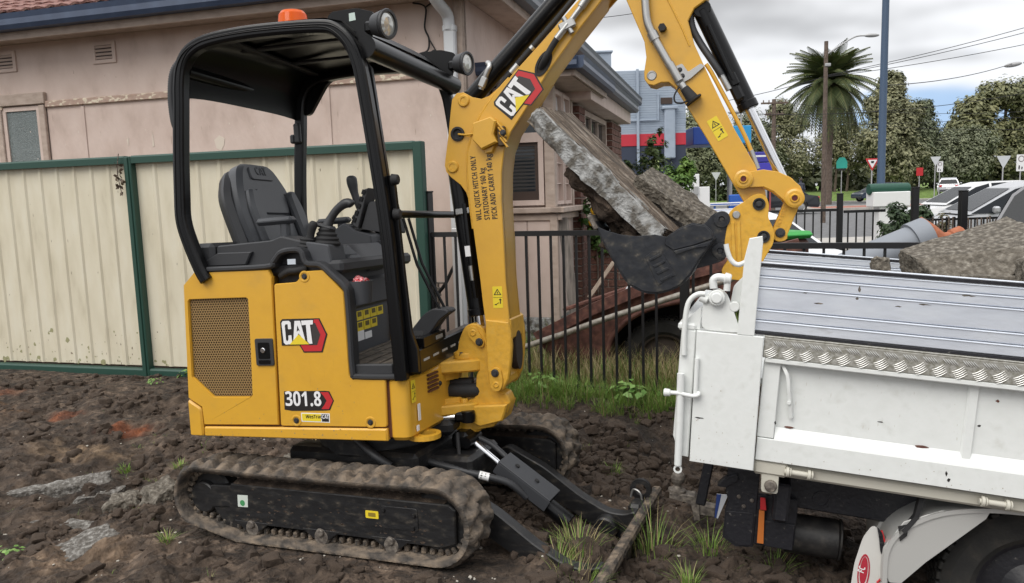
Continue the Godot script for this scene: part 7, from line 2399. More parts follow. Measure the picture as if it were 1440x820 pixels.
# ---------- plants ----------
func blade(mb: MB, at: Vector3, h: float, w: float, lean: Vector2, col: Color) -> void:
	var prev := []
	var dir := V3(-lean.y, 0, lean.x)
	dir = dir.normalized() if dir.length() > 0.01 else Vector3.RIGHT
	mb.col = col
	for k in 4:
		var s := k / 3.0
		var p := at + V3(lean.x * s * s, h * s * (1.0 - 0.35 * s * lean.length() / maxf(h, 0.01)), lean.y * s * s)
		var ww := w * (1.0 - s * 0.92) * 0.5
		var row := [p - dir * ww, p + dir * ww]
		if k > 0:
			mb.quad(prev[0], prev[1], row[1], row[0])
		prev = row

func grass_col(dry: float) -> Color:
	var g := rnd()
	if rnd() < dry:
		return C(0.40, 0.33, 0.17).lerp(C(0.28, 0.22, 0.11), g)
	return C(0.10, 0.19, 0.03).lerp(C(0.28, 0.40, 0.09), g)

func tuft(n: int, r: float, h: float, dry: float) -> MB:
	var b := MB.new()
	for i in n:
		var a := rnd(0, TAU)
		var d := r * sqrt(rnd())
		var o := V2(cos(a), sin(a))
		var hh := h * rnd(0.45, 1.0)
		blade(b, V3(o.x * d, -0.02, o.y * d), hh, rnd(0.003, 0.007), o * hh * rnd(0.15, 0.85) + V2(rnd(-0.02, 0.02), rnd(-0.02, 0.02)), grass_col(dry))
	return b

func scatter(called: String, label: String, category: String, mesh: Mesh, m: Material, places: Array) -> void:
	var mm := MultiMesh.new()
	mm.transform_format = MultiMesh.TRANSFORM_3D
	mm.use_colors = false
	mm.mesh = mesh
	mm.instance_count = places.size()
	for i in places.size():
		mm.set_instance_transform(i, places[i])
	var o := MultiMeshInstance3D.new()
	o.name = numbered(called, self)
	o.multimesh = mm
	o.material_override = m
	add_child(o, true)
	tag(o, label, category, "", "stuff")

func leafy(mb: MB, at: Vector3, size: float, col: Color, n: Vector3, long := 1.8) -> void:
	mb.col = col
	var t := n.cross(V3(rnd(-1, 1), rnd(-1, 1), rnd(-1, 1))).normalized()
	var u := n.cross(t).normalized()
	var a := at - t * size * 0.5 * long
	var b := at + u * size * 0.4 + n * size * 0.08
	var c := at + t * size * 0.5 * long - n * size * 0.12
	var d := at - u * size * 0.4 + n * size * 0.08
	mb.quad(a, b, c, d)

func on_ball() -> Vector3:
	var v := V3(rnd(-1, 1), rnd(-1, 1), rnd(-1, 1))
	while v.length() > 1.0 or v.length() < 0.05:
		v = V3(rnd(-1, 1), rnd(-1, 1), rnd(-1, 1))
	return v.normalized()

func leaf_mix(a: Color, b: Color) -> Color:
	return a.lerp(b, rnd())

# many small leaves spread through lobes of a crown; clumps differ in tone
func crown(lobes: Array, leaf: float, per: int, a: Color, b: Color, long := 1.7) -> MB:
	var mb := MB.new()
	for l in lobes:
		var c: Vector3 = l[0]
		var r: Vector3 = l[1]
		var clumps := maxi(4, int(per / 26.0))
		for k in clumps:
			var d := on_ball()
			var cc := c + d * r * rnd(0.55, 1.0)
			var cr := (r.x + r.y + r.z) / 3.0 * rnd(0.22, 0.40)
			var tone := leaf_mix(a, b)
			for i in 26:
				var e := on_ball()
				var p := cc + e * cr * sqrt(rnd())
				leafy(mb, p, leaf * rnd(0.6, 1.25), tone.lerp(leaf_mix(a, b), 0.35), (e * 0.7 + d * 0.7 + V3(0, 0.7, 0) + on_ball() * 0.45).normalized(), long)
	return mb

func tree(called: String, label: String, at: Vector3, h: float, lobes: Array, leaf: float, per: int, a: Color, b: Color, trunk_r: float, trunks := 1) -> void:
	var t := thing(called, label, "tree", T(at), "trees along the far side of the road")
	part("crown", crown(lobes, leaf, per, a, b), M.leaf, t)
	var tm := MB.new()
	for k in trunks:
		var x := (k - (trunks - 1) * 0.5) * 1.2
		tm.tube(curve([V3(x, -0.1, 0), V3(x + 0.1, h * 0.3, 0.1), V3(x - 0.1, h * 0.65, 0), V3(x * 0.5, h * 0.9, 0)], 4), [trunk_r, trunk_r * 0.9, trunk_r * 0.85, trunk_r * 0.8, trunk_r * 0.7, trunk_r * 0.6, trunk_r * 0.5, trunk_r * 0.4, trunk_r * 0.3, trunk_r * 0.25, trunk_r * 0.2, trunk_r * 0.15, 0.02], 8)
	for l in lobes:
		tm.tube([V3(0, h * 0.35, 0), (l[0] as Vector3) * V3(0.6, 0.85, 0.6), l[0]], [trunk_r * 0.4, trunk_r * 0.25, 0.02], 6)
	part("trunk", tm, M.bark, t)

func make_yard() -> void:
	rng.seed = 5
	# black picket fence along the cut bank
	var A := V3(-0.655, 0.0, -6.135)
	var Bp := V3(1.16, 0.0, -5.40)
	var f1 := picket_fence("picket_fence", "black steel picket fence behind the boom and the bucket", A, Bp, 1.21, 0.098, "", 0.0)
	fence_post("", V3(0, 0, 0), 1.54, 0.085, f1)
	var f2 := picket_fence("picket_fence", "low black steel railing seen past the tipper tray", Bp + V3(0.05, -0.10, 0.022), Bp + V3(2.2, -0.10, 0.93), 1.21, 0.120, "", 0.0)
	fence_post("", V3(0, 0, 0), 1.25, 0.06, f2)
	var wp := MB.new()
	wp.box(V3(0, 0.62, 0), V3(0.055, 1.24, 0.05), 0.006)
	tag(part("white_post", wp, M.white_decal, self, T(V3(-0.46, 0.0, -6.5), -16)), "white timber post behind the black pickets left of the boom", "post")
	var tp := thing("garden_tap", "old garden tap with short black hose on the house wall", "tap", T(V3(-0.66, 0.0, -6.90), -16))
	var pm := MB.new()
	pm.cyl(V3(0, 0, 0), V3(0, 0.62, 0), 0.012, 0.012, 10)
	part("riser_pipe", pm, M.worn_steel, tp)
	var tm := MB.new()
	tm.cyl(V3(0, 0.62, 0), V3(0, 0.70, 0), 0.026, 0.020, 12, 0.004)
	tm.box(V3(0, 0.74, 0), V3(0.11, 0.016, 0.016), 0.005)
	tm.cyl(V3(0, 0.70, 0), V3(0, 0.74, 0), 0.010, 0.010, 8)
	tm.tube(curve([V3(0, 0.64, 0), V3(-0.02, 0.66, 0.06), V3(-0.02, 0.58, 0.09)], 4), 0.014, 8)
	part("tap_head", tm, M.worn_steel, tp)
	hose(tp, [V3(0.02, 0.66, 0.04), V3(0.09, 0.74, 0.05), V3(0.16, 0.86, 0.06), V3(0.20, 0.92, 0.06)], 0.016, M.rubber)
	# rusty body of an old vehicle behind the pickets
	var RF := Transform3D(Basis(Vector3.UP, deg_to_rad(-18)), V3(0.35, -0.02, -6.35))
	var r := thing("rusty_vehicle", "rusty brown body of an old vehicle with a big tyre behind the pickets", "vehicle wreck", RF)
	var body := MB.new()
	body.extrude([V2(-0.145, 0.344), V2(0.316, 0.560), V2(0.694, 0.715), V2(1.037, 0.835), V2(1.151, 0.870), V2(1.9, 1.08), V2(1.9, 0.60), V2(1.36, 0.60), V2(1.26, 0.642), V2(1.150, 0.655), V2(1.036, 0.648), V2(0.847, 0.605), V2(0.692, 0.544), V2(0.553, 0.442), V2(0.451, 0.299), V2(0.425, 0.05), V2(0.246, 0.06), V2(-0.064, 0.170), V2(-0.157, 0.281)], -0.60, -0.02, 0.012)
	part("body_side", body, M.rust, r)
	var rail := MB.new()
	rail.sweep([V3(-0.16, 0.33, 0.0), V3(0.316, 0.575, 0.0), V3(0.694, 0.735, 0.0), V3(1.037, 0.855, 0.0), V3(1.9, 1.09, 0.0)], [V2(-0.04, -0.045), V2(0.03, -0.045), V2(0.045, 0.0), V2(0.03, 0.045), V2(-0.04, 0.045)], Vector3.UP)
	part("body_rail", rail, M.rust, r)
	var arch := MB.new()
	arch.tube(curve([V3(0.425, 0.05, -0.01), V3(0.451, 0.299, -0.01), V3(0.553, 0.442, -0.01), V3(0.692, 0.544, -0.01), V3(0.847, 0.605, -0.01), V3(1.036, 0.648, -0.01), V3(1.20, 0.65, -0.01), V3(1.36, 0.60, -0.01)], 4), 0.022, 8)
	part("wheel_arch", arch, M.rust, r)
	var pp := MB.new()
	pp.tube(curve([V3(-0.25, 0.262, 0.10), V3(0.10, 0.385, 0.10), V3(0.470, 0.523, 0.10), V3(1.155, 0.754, 0.10), V3(1.9, 1.0, 0.10)], 4), 0.024, 12)
	part("side_pipe", pp, tri(mat(C(0.3, 0.28, 0.24), 0.6, 0.3), ramp(noise(0.03, 6, 4), [[0.0, C(0.16, 0.12, 0.09)], [0.5, C(0.32, 0.30, 0.26)], [1.0, C(0.42, 0.40, 0.36)]], 256), Vector3.ONE * 2), r)
	var top := MB.new()
	top.box(V3(0.36, 0.645, -0.30), V3(0.75, 0.03, 0.10), 0.006, Basis(Vector3.BACK, 0.33))
	top.box(V3(1.0, 0.80, -0.40), V3(0.9, 0.02, 0.5), 0.006, Basis(Vector3.BACK, 0.28))
	part("body_flange", top, M.rust, r)
	wheel(r, V3(0.882, 0.140, -0.20), 0.345, 0.20, mat(C(0.06, 0.045, 0.035), 0.8), true)
	var inn := MB.new()
	inn.box(V3(0.9, 0.36, -0.48), V3(0.95, 0.62, 0.22), 0.02)
	part("inner_arch", inn, mat(C(0.012, 0.009, 0.008), 0.9), r)
	var bag := MB.new()
	bag.rock([], V3(0.16, 0.05, 0.12), 0.06, 9.0, 4, 14)
	tag(part("plastic_sheet", bag, mat(C(0.62, 0.64, 0.66), 0.4), self, RF * Transform3D(Basis(Vector3.BACK, 0.5), V3(0.62, 0.665, -0.20))), "crumpled white plastic lying on the rusty vehicle below the bucket", "plastic sheet")
	var pl := MB.new()
	pl.box(V3(0.0, 0.17, 0.0), V3(0.035, 0.38, 0.02), 0.003)
	tag(part("timber_board", pl, tri(mat(C(0.4, 0.33, 0.26), 0.9), ramp(noise(0.03, 6, 4), [[0.0, C(0.28, 0.22, 0.17)], [1.0, C(0.45, 0.38, 0.31)]], 256), Vector3(6, 1, 6)), self, RF * Transform3D(Basis(Vector3.BACK, -0.62), V3(0.215, 0.63, -0.40))), "pale timber board leaning on the rusty vehicle at the brick steps", "board")
	var bw := thing("brick_wall", "low red brick wall at the porch behind the bucket", "wall", FH * T(V3(3.50, 0.0, -1.75), 0))
	brick_wall(bw, 0.0, 0.48, 0.30, 1.22, Transform3D())
	# shrubs and lemon tree
	shrub("leafy_shrub", "dark green leafy shrub in front of the blue shop wall", V3(2.15, 0.9, -12.0), [[V3(0, 0.85, 0), V3(0.36, 0.40, 0.3)], [V3(-0.28, 0.55, 0), V3(0.20, 0.32, 0.2)], [V3(0.12, 1.22, 0), V3(0.16, 0.34, 0.14)], [V3(-0.33, 0.80, 0.0), V3(0.09, 0.28, 0.1)]], 0.042, 620, C(0.05, 0.055, 0.012), C(0.07, 0.13, 0.03))
	shrub("leafy_shrub", "light green shrub right of the dark one by the shop wall", V3(2.42, 0.75, -11.6), [[V3(0, 0.85, 0), V3(0.30, 0.28, 0.26)], [V3(0.22, 1.02, 0), V3(0.14, 0.20, 0.12)], [V3(-0.2, 0.7, 0.1), V3(0.2, 0.2, 0.2)]], 0.042, 1300, C(0.07, 0.15, 0.02), C(0.17, 0.28, 0.05))
	shrub("lemon_tree", "small lemon tree between the bay window and the bucket", V3(0.95, 0.2, -8.45), [[V3(0, 1.05, 0), V3(0.16, 0.28, 0.16)], [V3(0.10, 0.75, 0.0), V3(0.16, 0.2, 0.16)]], 0.042, 700, C(0.03, 0.08, 0.015), C(0.10, 0.18, 0.04))
	for q in [[V3(0.905, 1.31, -8.30), "ripe lemon, the upper one on the small tree by the bay window"], [V3(0.885, 1.19, -8.32), "ripe lemon, the lower one on the small tree by the bay window"]]:
		var lm := MB.new()
		lm.lathe([V2(0.0, -0.05), V2(0.022, -0.042), V2(0.040, -0.015), V2(0.041, 0.01), V2(0.026, 0.036), V2(0.008, 0.045), V2(0.0, 0.05)], Vector3.ZERO, V3(0.2, 1, 0.1), 14)
		tag(part("lemon", lm, mat(C(0.75, 0.42, 0.01), 0.5), self, T(q[0])), q[1], "lemon")
	var vine := thing("dead_vine", "dead brown vine hanging on the green post of the cream fence", "vine", FF * T(V3(-0.06, 1.60, 0.05)))
	var vm := MB.new()
	for k in 26:
		leafy(vm, V3(rnd(-0.05, 0.03), rnd(0.0, 0.34), rnd(0.0, 0.03)), 0.035, C(0.05, 0.03, 0.018).lerp(C(0.10, 0.07, 0.04), rnd()), (V3(0, 0, 1) + on_ball() * 0.8).normalized(), 1.4)
	part("leaves", vm, M.leaf, vine)
	var vs := MB.new()
	vs.tube(curve([V3(0.0, 0.36, 0.01), V3(-0.02, 0.2, 0.02), V3(0.0, 0.0, 0.01)], 4), 0.004, 5)
	part("stem", vs, M.bark, vine)
	# grass
	var places := []
	var place := func(x: float, z: float, s: float) -> Transform3D:
		return Transform3D(Basis(Vector3.UP, rnd(0, TAU)) * Basis.from_scale(Vector3.ONE * s), V3(x, ground_y(x, z), z))
	var line := func(x: float) -> float: return -5.93 + 0.44 * (x - 0.09)
	for i in 440:
		var x := rnd(-0.15, 1.25)
		var z: float = line.call(x) + 0.30 * pow(rnd(), 1.3) - 0.22 * rnd() + 0.16
		places.append(place.call(x, z, rnd(0.35, 1.25) * (1.0 if rnd() < 0.7 else 0.55)))
	scatter("verge_grass", "green grass growing along the foot of the black picket fence", "grass", tuft(22, 0.05, 0.21, 0.10).mesh(), M.grass, places)
	places = []
	for i in 300:
		var x := rnd(-0.5, 1.7)
		var z: float = line.call(x) - rnd(0.05, 0.75)
		places.append(place.call(x, z, rnd(0.7, 1.7)))
	scatter("dry_grass", "tangled dry grass behind the black picket fence", "grass", tuft(26, 0.07, 0.22, 0.72).mesh(), M.grass, places)
	places = []
	for i in 260:
		var x := rnd(-0.6, 2.6)
		places.append(place.call(x, rnd(-9.0, -6.9), rnd(0.8, 1.8)))
	scatter("weeds", "green weeds around the rusty vehicle and the house", "grass", tuft(24, 0.10, 0.22, 0.25).mesh(), M.grass, places)
	places = []
	for i in 130:
		var x := rnd(-3.0, 1.5)
		var z := rnd(-5.8, -2.6)
		if absf(x + 0.67) < 0.95 and absf(z + 3.8) < 0.8:
			continue
		places.append(place.call(x, z, rnd(0.25, 0.6)))
	scatter("grass_sprouts", "thin grass sprouts scattered over the dug soil", "grass", tuft(8, 0.03, 0.12, 0.2).mesh(), M.grass, places)
	# broad leaved weed on the verge
	for q in [[0.84, -5.42, 0.16, "broad leaved green weed on the verge by the picket fence"], [0.20, -5.74, 0.13, "leafy weed at the foot of the pickets right of the boom"], [-2.83, -6.60, 0.10, "small green weed at the foot of the cream fence"], [-2.34, -3.36, 0.07, "small pale weed at the lower left edge"], [-3.02, -6.35, 0.06, "low weed with pale leaves left of the green post"]]:
		var w := thing("weed", q[3], "weed", T(V3(q[0], ground_y(q[0], q[1]), q[1])))
		var wm := MB.new()
		for k in 34:
			var d := on_ball()
			d.y = absf(d.y)
			leafy(wm, d * V3(q[2] * 1.3, q[2] * 0.8, q[2]) * rnd(0.5, 1.0) + V3(0, 0.02, 0), q[2] * 0.36, leaf_mix(C(0.10, 0.21, 0.035), C(0.24, 0.38, 0.11)), (d + V3(0, 1.0, 0.4)).normalized(), 1.15)
		part("leaves", wm, M.leaf, w)
	# separate tufts that stand out
	var tufts := [[0.62, -3.40, 0.27, "big grass tuft leaning on the front of the dozer blade", 0.3], [0.30, -3.36, 0.15, "grass tuft caught on the blade arm", 0.45], [0.16, -3.12, 0.16, "dry and green grass lying in front of the near track", 0.3], [0.86, -3.34, 0.17, "grass tuft below the tow ball of the tipper", 0.1], [1.10, -3.20, 0.17, "grass tuft in the shade under the tipper tail", 0.05], [0.70, -3.06, 0.13, "grass tuft at the bottom edge left of the tipper", 0.1], [-1.58, -3.30, 0.07, "trampled grass at the rear end of the near track", 0.2], [-2.06, -4.55, 0.08, "lone grass tuft behind the excavator's rear end", 0.15], [-2.42, -4.62, 0.08, "small bright grass tuft in the soil at the left", 0.05], [0.57, -4.42, 0.10, "small grass tuft in the bare soil below the bucket", 0.1], [0.42, -4.75, 0.09, "sparse grass sprout in the soil below the verge", 0.1], [-1.75, -6.45, 0.14, "grass tuft at the fence foot behind the excavator", 0.1]]
	for q in tufts:
		var t := tuft(70, q[2] * 0.42, q[2], q[4])
		tag(part("grass_tuft", t, M.grass, self, T(V3(q[0], ground_y(q[0], q[1]), q[1]))), q[3], "grass tuft", "grass tufts on the building site")
	# soil and torn turf heaped on the blade arms
	var UW := Transform3D(Basis(V3(0.97222, 0.02931, 0.23221), V3(-0.01926, 0.99878, -0.04542), V3(-0.23326, 0.03969, 0.97160)).orthonormalized(), MACHINE) * Transform3D(Basis(Vector3.UP, deg_to_rad(-8.56)), Vector3.ZERO)
	for q in [[V3(1.06, -0.16, 0.06), V3(0.17, 0.12, 0.20), "heap of soil and torn turf lying between the dozer blade arms"], [V3(1.08, -0.16, 0.47), V3(0.16, 0.11, 0.14), "clump of soil lying on the near blade arm"]]:
		var hm := MB.new()
		hm.rock([], q[1], 0.05, 8.0, 13, 18)
		tag(part("soil_heap", hm, M.clod, self, UW * T(q[0])), q[2], "soil")
	for q in [[V3(1.06, -0.06, 0.14), 0.15, "ragged grass sod on the soil heap between the blade arms"], [V3(1.15, -0.09, 0.46), 0.15, "ragged grass sod caught behind the near end of the blade"]]:
		tag(part("grass_tuft", tuft(120, 0.10, q[1], 0.4), M.grass, self, UW * T(q[0])), q[2], "grass tuft", "grass tufts on the building site")
	# clods and pebbles
	for kind in 3:
		var cm := MB.new()
		var cuts := []
		for q in 9:
			cuts.append([on_ball(), rnd(0.55, 0.95)])
		cm.rock(box_planes(V3(1.9, 1.5, 1.7), cuts), V3(1.2, 0.9, 1.1), 0.16, 1.6, 71 + kind, 5)
		places = []
		for i in 9000:
			var x := rnd(-4.6, 2.2)
			var z := rnd(-6.9, -2.2)
			if rnd() < 0.45:
				x = rnd(-0.4, 1.6)
				z = rnd(-5.3, -2.5)
			var p := Vector2(x + 0.674, z + 3.80)
			var a := deg_to_rad(22.0)
			if absf(p.x * cos(a) + p.y * sin(a)) < 0.9 and absf(absf(-p.x * sin(a) + p.y * cos(a)) - 0.51) < 0.16:
				continue
			if fbm2.get_noise_2d(x * 0.9 + 3.0, z * 0.9) + 0.35 * fbm1.get_noise_2d(x * 2.0, z * 2.0) < 0.02 + rnd(-0.12, 0.16):
				continue
			var s := 0.004 + 0.038 * pow(rnd(), 4.6)
			places.append(Transform3D(Basis(Vector3.UP, rnd(0, TAU)) * Basis(Vector3.RIGHT, rnd(-0.5, 0.5)) * Basis.from_scale(V3(s * rnd(0.8, 1.4), s, s)), V3(x, ground_y(x, z) + s * 0.15, z)))
		scatter("soil_clods", "crumbs and clods of dark soil lying on the ground", "soil", cm.mesh(), M.clod, places)
	var pb := MB.new()
	pb.rock([], V3(1.0, 0.6, 0.8), 0.5, 1.1, 91, 3)
	places = []
	for i in 420:
		var x := rnd(-3.4, 1.4)
		var z := rnd(-5.4, -2.5)
		if i < 60:
			x = rnd(-0.55, -0.1)
			z = rnd(-2.95, -2.70)
		var s := 0.003 + 0.007 * pow(rnd(), 3.0)
		places.append(Transform3D(Basis(Vector3.UP, rnd(0, TAU)) * Basis.from_scale(Vector3.ONE * s), V3(x, ground_y(x, z) + s * 0.2, z)))
	scatter("pebbles", "pale pebbles and chips strewn over the soil", "stone", pb.mesh(), M.pebble, places)

func shrub(called: String, label: String, at: Vector3, lobes: Array, leaf: float, per: int, a: Color, b: Color) -> void:
	var t := thing(called, label, "shrub", T(at))
	part("foliage", crown(lobes, leaf, per, a, b, 2.0), M.leaf, t)
	var s := MB.new()
	for l in lobes:
		s.tube(curve([V3(0, -0.8, 0), (l[0] as Vector3) * V3(0.4, 0.5, 0.4), l[0]], 3), 0.012, 6)
	part("stem", s, M.bark, t)
# ---------- cars ----------
func car(label: String, at: Vector3, yaw: float, kind: String, paint: Material, k := 1.0, called := "parked_car") -> Node3D:
	var t := thing(called, label, "car", T(at, yaw), "cars on the street")
	var L := {"sedan": 2.25, "hatch": 2.05, "wagon": 2.30}[kind] as float
	var low := []
	low.append_array([V2(-L + 0.05, 0.26), V2(-L, 0.45), V2(-L + 0.03, 0.72), V2(-L + 0.10, 0.86), V2(-L + 0.5, 0.92), V2(0.95, 0.92), V2(L - 0.55, 0.82), V2(L - 0.12, 0.70), V2(L, 0.52), V2(L - 0.04, 0.28)])
	for q in circle2(V2(1.32, 0.30), 0.37, 9, 0.0, PI): low.append(V2(q.x, maxf(q.y, 0.22)))
	for q in circle2(V2(-1.30, 0.30), 0.37, 9, 0.0, PI): low.append(V2(q.x, maxf(q.y, 0.22)))
	var top := []
	if kind == "sedan":
		top = [V2(-1.72, 0.90), V2(-1.10, 1.34), V2(-0.75, 1.43), V2(-0.2, 1.455), V2(0.15, 1.43), V2(0.45, 1.34), V2(1.15, 0.90)]
	elif kind == "hatch":
		top = [V2(-1.98, 0.88), V2(-1.72, 1.28), V2(-1.45, 1.42), V2(-0.6, 1.475), V2(0.05, 1.46), V2(0.42, 1.36), V2(1.22, 0.90)]
	else:
		top = [V2(-2.22, 0.88), V2(-2.02, 1.32), V2(-1.88, 1.44), V2(-0.6, 1.49), V2(0.05, 1.46), V2(0.45, 1.34), V2(1.15, 0.90)]
	var hw := func(y: float) -> float:
		return (0.84 - 0.05 * pow(absf(y - 0.62) / 0.4, 2.0)) if y < 0.92 else lerpf(0.80, 0.56, clampf((y - 0.92) / 0.54, 0.0, 1.0))
	var loft := func(p: Array) -> MB:
		var mb := MB.new()
		var q := MB.ccw(PackedVector2Array(p))
		var tr := Geometry2D.triangulate_polygon(q)
		for i in range(0, tr.size(), 3):
			var a := q[tr[i]]
			var b := q[tr[i + 1]]
			var c := q[tr[i + 2]]
			if (b - a).cross(c - a) < 0:
				var s := b
				b = c
				c = s
			var f := func(v: Vector2, s: float) -> Vector3: return V3(v.x, v.y, hw.call(v.y) * s)
			mb.tri(f.call(a, 1.0), f.call(b, 1.0), f.call(c, 1.0))
			mb.tri(f.call(b, -1.0), f.call(a, -1.0), f.call(c, -1.0))
		for i in q.size():
			var a := q[i]
			var b := q[(i + 1) % q.size()]
			mb.quad(V3(a.x, a.y, -hw.call(a.y)), V3(b.x, b.y, -hw.call(b.y)), V3(b.x, b.y, hw.call(b.y)), V3(a.x, a.y, hw.call(a.y)))
		return mb
	part("body", loft.call(rounded(low, 0.06, 2)), paint, t)
	part("cabin", loft.call(top), paint, t)
	# side glass in two or three panes, windscreens
	var ins := MB.inset(MB.ccw(PackedVector2Array(top)), 0.065)
	var x0 := 1e9
	var x1 := -1e9
	for q in ins:
		x0 = minf(x0, q.x)
		x1 = maxf(x1, q.x)
	for cut in [[x0, -0.72], [-0.66, 0.02], [0.08, x1]]:
		var clip := PackedVector2Array([V2(cut[0], 0.5), V2(cut[1], 0.5), V2(cut[1], 2.0), V2(cut[0], 2.0)])
		for piece in Geometry2D.intersect_polygons(ins, clip):
			for s in [1.0, -1.0]:
				var mb := MB.new()
				var tr := Geometry2D.triangulate_polygon(piece)
				for i in range(0, tr.size(), 3):
					var v := []
					for j in 3:
						var q: Vector2 = piece[tr[i + j]]
						v.append(V3(q.x, q.y, (hw.call(q.y) + 0.008) * s))
					if ((v[1] - v[0]).cross(v[2] - v[0])).z * s < 0:
						v.reverse()
					mb.tri(v[0], v[1], v[2])
				part("side_window", mb, M.car_glass, t)
	for e in [[top[0], top[1]], [top[top.size() - 1], top[top.size() - 2]]]:
		var a: Vector2 = (e[0] as Vector2).lerp(e[1], 0.12)
		var b: Vector2 = (e[0] as Vector2).lerp(e[1], 0.95)
		var n := V2(-(b - a).y, (b - a).x).normalized() * 0.010
		if n.y < 0: n = -n
		a += n
		b += n
		var mb := MB.new()
		var za: float = hw.call(a.y) - 0.08
		var zb: float = hw.call(b.y) - 0.07
		var q := [V3(a.x, a.y, -za), V3(a.x, a.y, za), V3(b.x, b.y, zb), V3(b.x, b.y, -zb)]
		if (q[2] - q[0]).cross(q[3] - q[1]).y < 0: q.reverse()
		mb.quad(q[0], q[1], q[2], q[3])
		part("windscreen", mb, M.car_glass, t)
	for s in [1.0, -1.0]:
		var tl := MB.new()
		tl.box(V3(-L + 0.03, 0.76, 0.62 * s), V3(0.10, 0.16, 0.26), 0.03)
		part("tail_light", tl, M.red, t)
		var hl := MB.new()
		hl.box(V3(L - 0.14, 0.64, 0.62 * s), V3(0.16, 0.11, 0.30), 0.03)
		part("headlight", hl, M.lens, t)
		var mi := MB.new()
		mi.box(V3(0.80, 0.98, 0.92 * s), V3(0.10, 0.12, 0.16), 0.03)
		part("mirror", mi, paint, t)
		for x in [1.32, -1.30]:
			var w := MB.new()
			var rim := MB.new()
			w.lathe([V2(0.20, -0.09), V2(0.30, -0.10), V2(0.315, -0.07), V2(0.315, 0.07), V2(0.30, 0.10), V2(0.20, 0.09)], V3(x, 0.315, 0.72 * s), V3(0, 0, 1), 22)
			rim.lathe([V2(0.205, 0.085), V2(0.18, 0.06), V2(0.06, 0.075), V2(0.0, 0.075)], V3(x, 0.315, 0.72 * s), V3(0, 0, s), 18)
			var wo := part("wheel", w, M.tyre, t)
			part("rim", rim, M.steel, wo)
	if kind == "wagon":
		for s in [1.0, -1.0]:
			var rr := MB.new()
			rr.tube(curve([V3(-1.75, 1.44, 0.50 * s), V3(-1.6, 1.52, 0.50 * s), V3(-0.3, 1.54, 0.50 * s), V3(0.0, 1.45, 0.50 * s)], 4), 0.022, 6)
			part("roof_rail", rr, M.plastic, t)
	var pl := MB.new()
	pl.box(V3(-L - 0.005, 0.58, 0), V3(0.012, 0.11, 0.36), 0.003)
	part("number_plate", pl, M.white_decal, t)
	var bp := MB.new()
	bp.box(V3(-L + 0.03, 0.40, 0), V3(0.10, 0.16, 1.5), 0.03)
	bp.box(V3(L - 0.04, 0.38, 0), V3(0.10, 0.16, 1.4), 0.03)
	part("bumper", bp, M.plastic_grey, t)
	return t

# ---------- person, as one smooth skin over a skeleton ----------
func skin(bones: Array, cell: float) -> MB:
	var lo := V3(1e9, 1e9, 1e9)
	var hi := -lo
	for b in bones:
		for q in [[b[0], b[2]], [b[1], b[3]]]:
			lo = lo.min(q[0] - Vector3.ONE * (q[1] + cell * 3))
			hi = hi.max(q[0] + Vector3.ONE * (q[1] + cell * 3))
	var n := Vector3i(((hi - lo) / cell).ceil()) + Vector3i.ONE
	var f := func(p: Vector3) -> float:
		var s := 0.0
		for b in bones:
			var ab: Vector3 = b[1] - b[0]
			var h := clampf((p - b[0]).dot(ab) / maxf(ab.length_squared(), 1e-9), 0.0, 1.0)
			var d: float = (p - b[0] - ab * h).length() - lerpf(b[2], b[3], h)
			s += exp(-d / 0.018)
		return -0.018 * log(maxf(s, 1e-30))
	var val := PackedFloat32Array()
	val.resize(n.x * n.y * n.z)
	for z in n.z:
		for y in n.y:
			for x in n.x:
				val[x + n.x * (y + n.y * z)] = f.call(lo + V3(x, y, z) * cell)
	var id := {}
	var pts := PackedVector3Array()
	for z in n.z - 1:
		for y in n.y - 1:
			for x in n.x - 1:
				var acc := Vector3.ZERO
				var cnt := 0
				for e in [[0, 0, 0, 1, 0, 0], [0, 1, 0, 1, 1, 0], [0, 0, 1, 1, 0, 1], [0, 1, 1, 1, 1, 1], [0, 0, 0, 0, 1, 0], [1, 0, 0, 1, 1, 0], [0, 0, 1, 0, 1, 1], [1, 0, 1, 1, 1, 1], [0, 0, 0, 0, 0, 1], [1, 0, 0, 1, 0, 1], [0, 1, 0, 0, 1, 1], [1, 1, 0, 1, 1, 1]]:
					var a := val[x + e[0] + n.x * (y + e[1] + n.y * (z + e[2]))]
					var b := val[x + e[3] + n.x * (y + e[4] + n.y * (z + e[5]))]
					if (a < 0) != (b < 0):
						acc += V3(e[0], e[1], e[2]).lerp(V3(e[3], e[4], e[5]), a / (a - b))
						cnt += 1
				if cnt:
					id[Vector3i(x, y, z)] = pts.size()
					pts.append(lo + (V3(x, y, z) + acc / cnt) * cell)
	var mb := MB.new()
	for p in pts:
		var g := V3(f.call(p + V3(0.004, 0, 0)) - f.call(p - V3(0.004, 0, 0)), f.call(p + V3(0, 0.004, 0)) - f.call(p - V3(0, 0.004, 0)), f.call(p + V3(0, 0, 0.004)) - f.call(p - V3(0, 0, 0.004)))
		mb.vert(p, g.normalized())
	for z in range(1, n.z - 1):
		for y in range(1, n.y - 1):
			for x in range(1, n.x - 1):
				var a := val[x + n.x * (y + n.y * z)] < 0
				for ax in 3:
					var d := Vector3i(int(ax == 0), int(ax == 1), int(ax == 2))
					var q := Vector3i(x, y, z) + d
					var b := val[q.x + n.x * (q.y + n.y * q.z)] < 0
					if a == b:
						continue
					var u := Vector3i(int(ax == 2), int(ax == 0), int(ax == 1))
					var v := Vector3i(int(ax == 1), int(ax == 2), int(ax == 0))
					var o := Vector3i(x, y, z)
					var k := [id[o - u - v], id[o - v], id[o], id[o - u]]
					if not a:
						k.reverse()
					mb.ix.append_array([k[0], k[2], k[1], k[0], k[3], k[2]])
	return mb

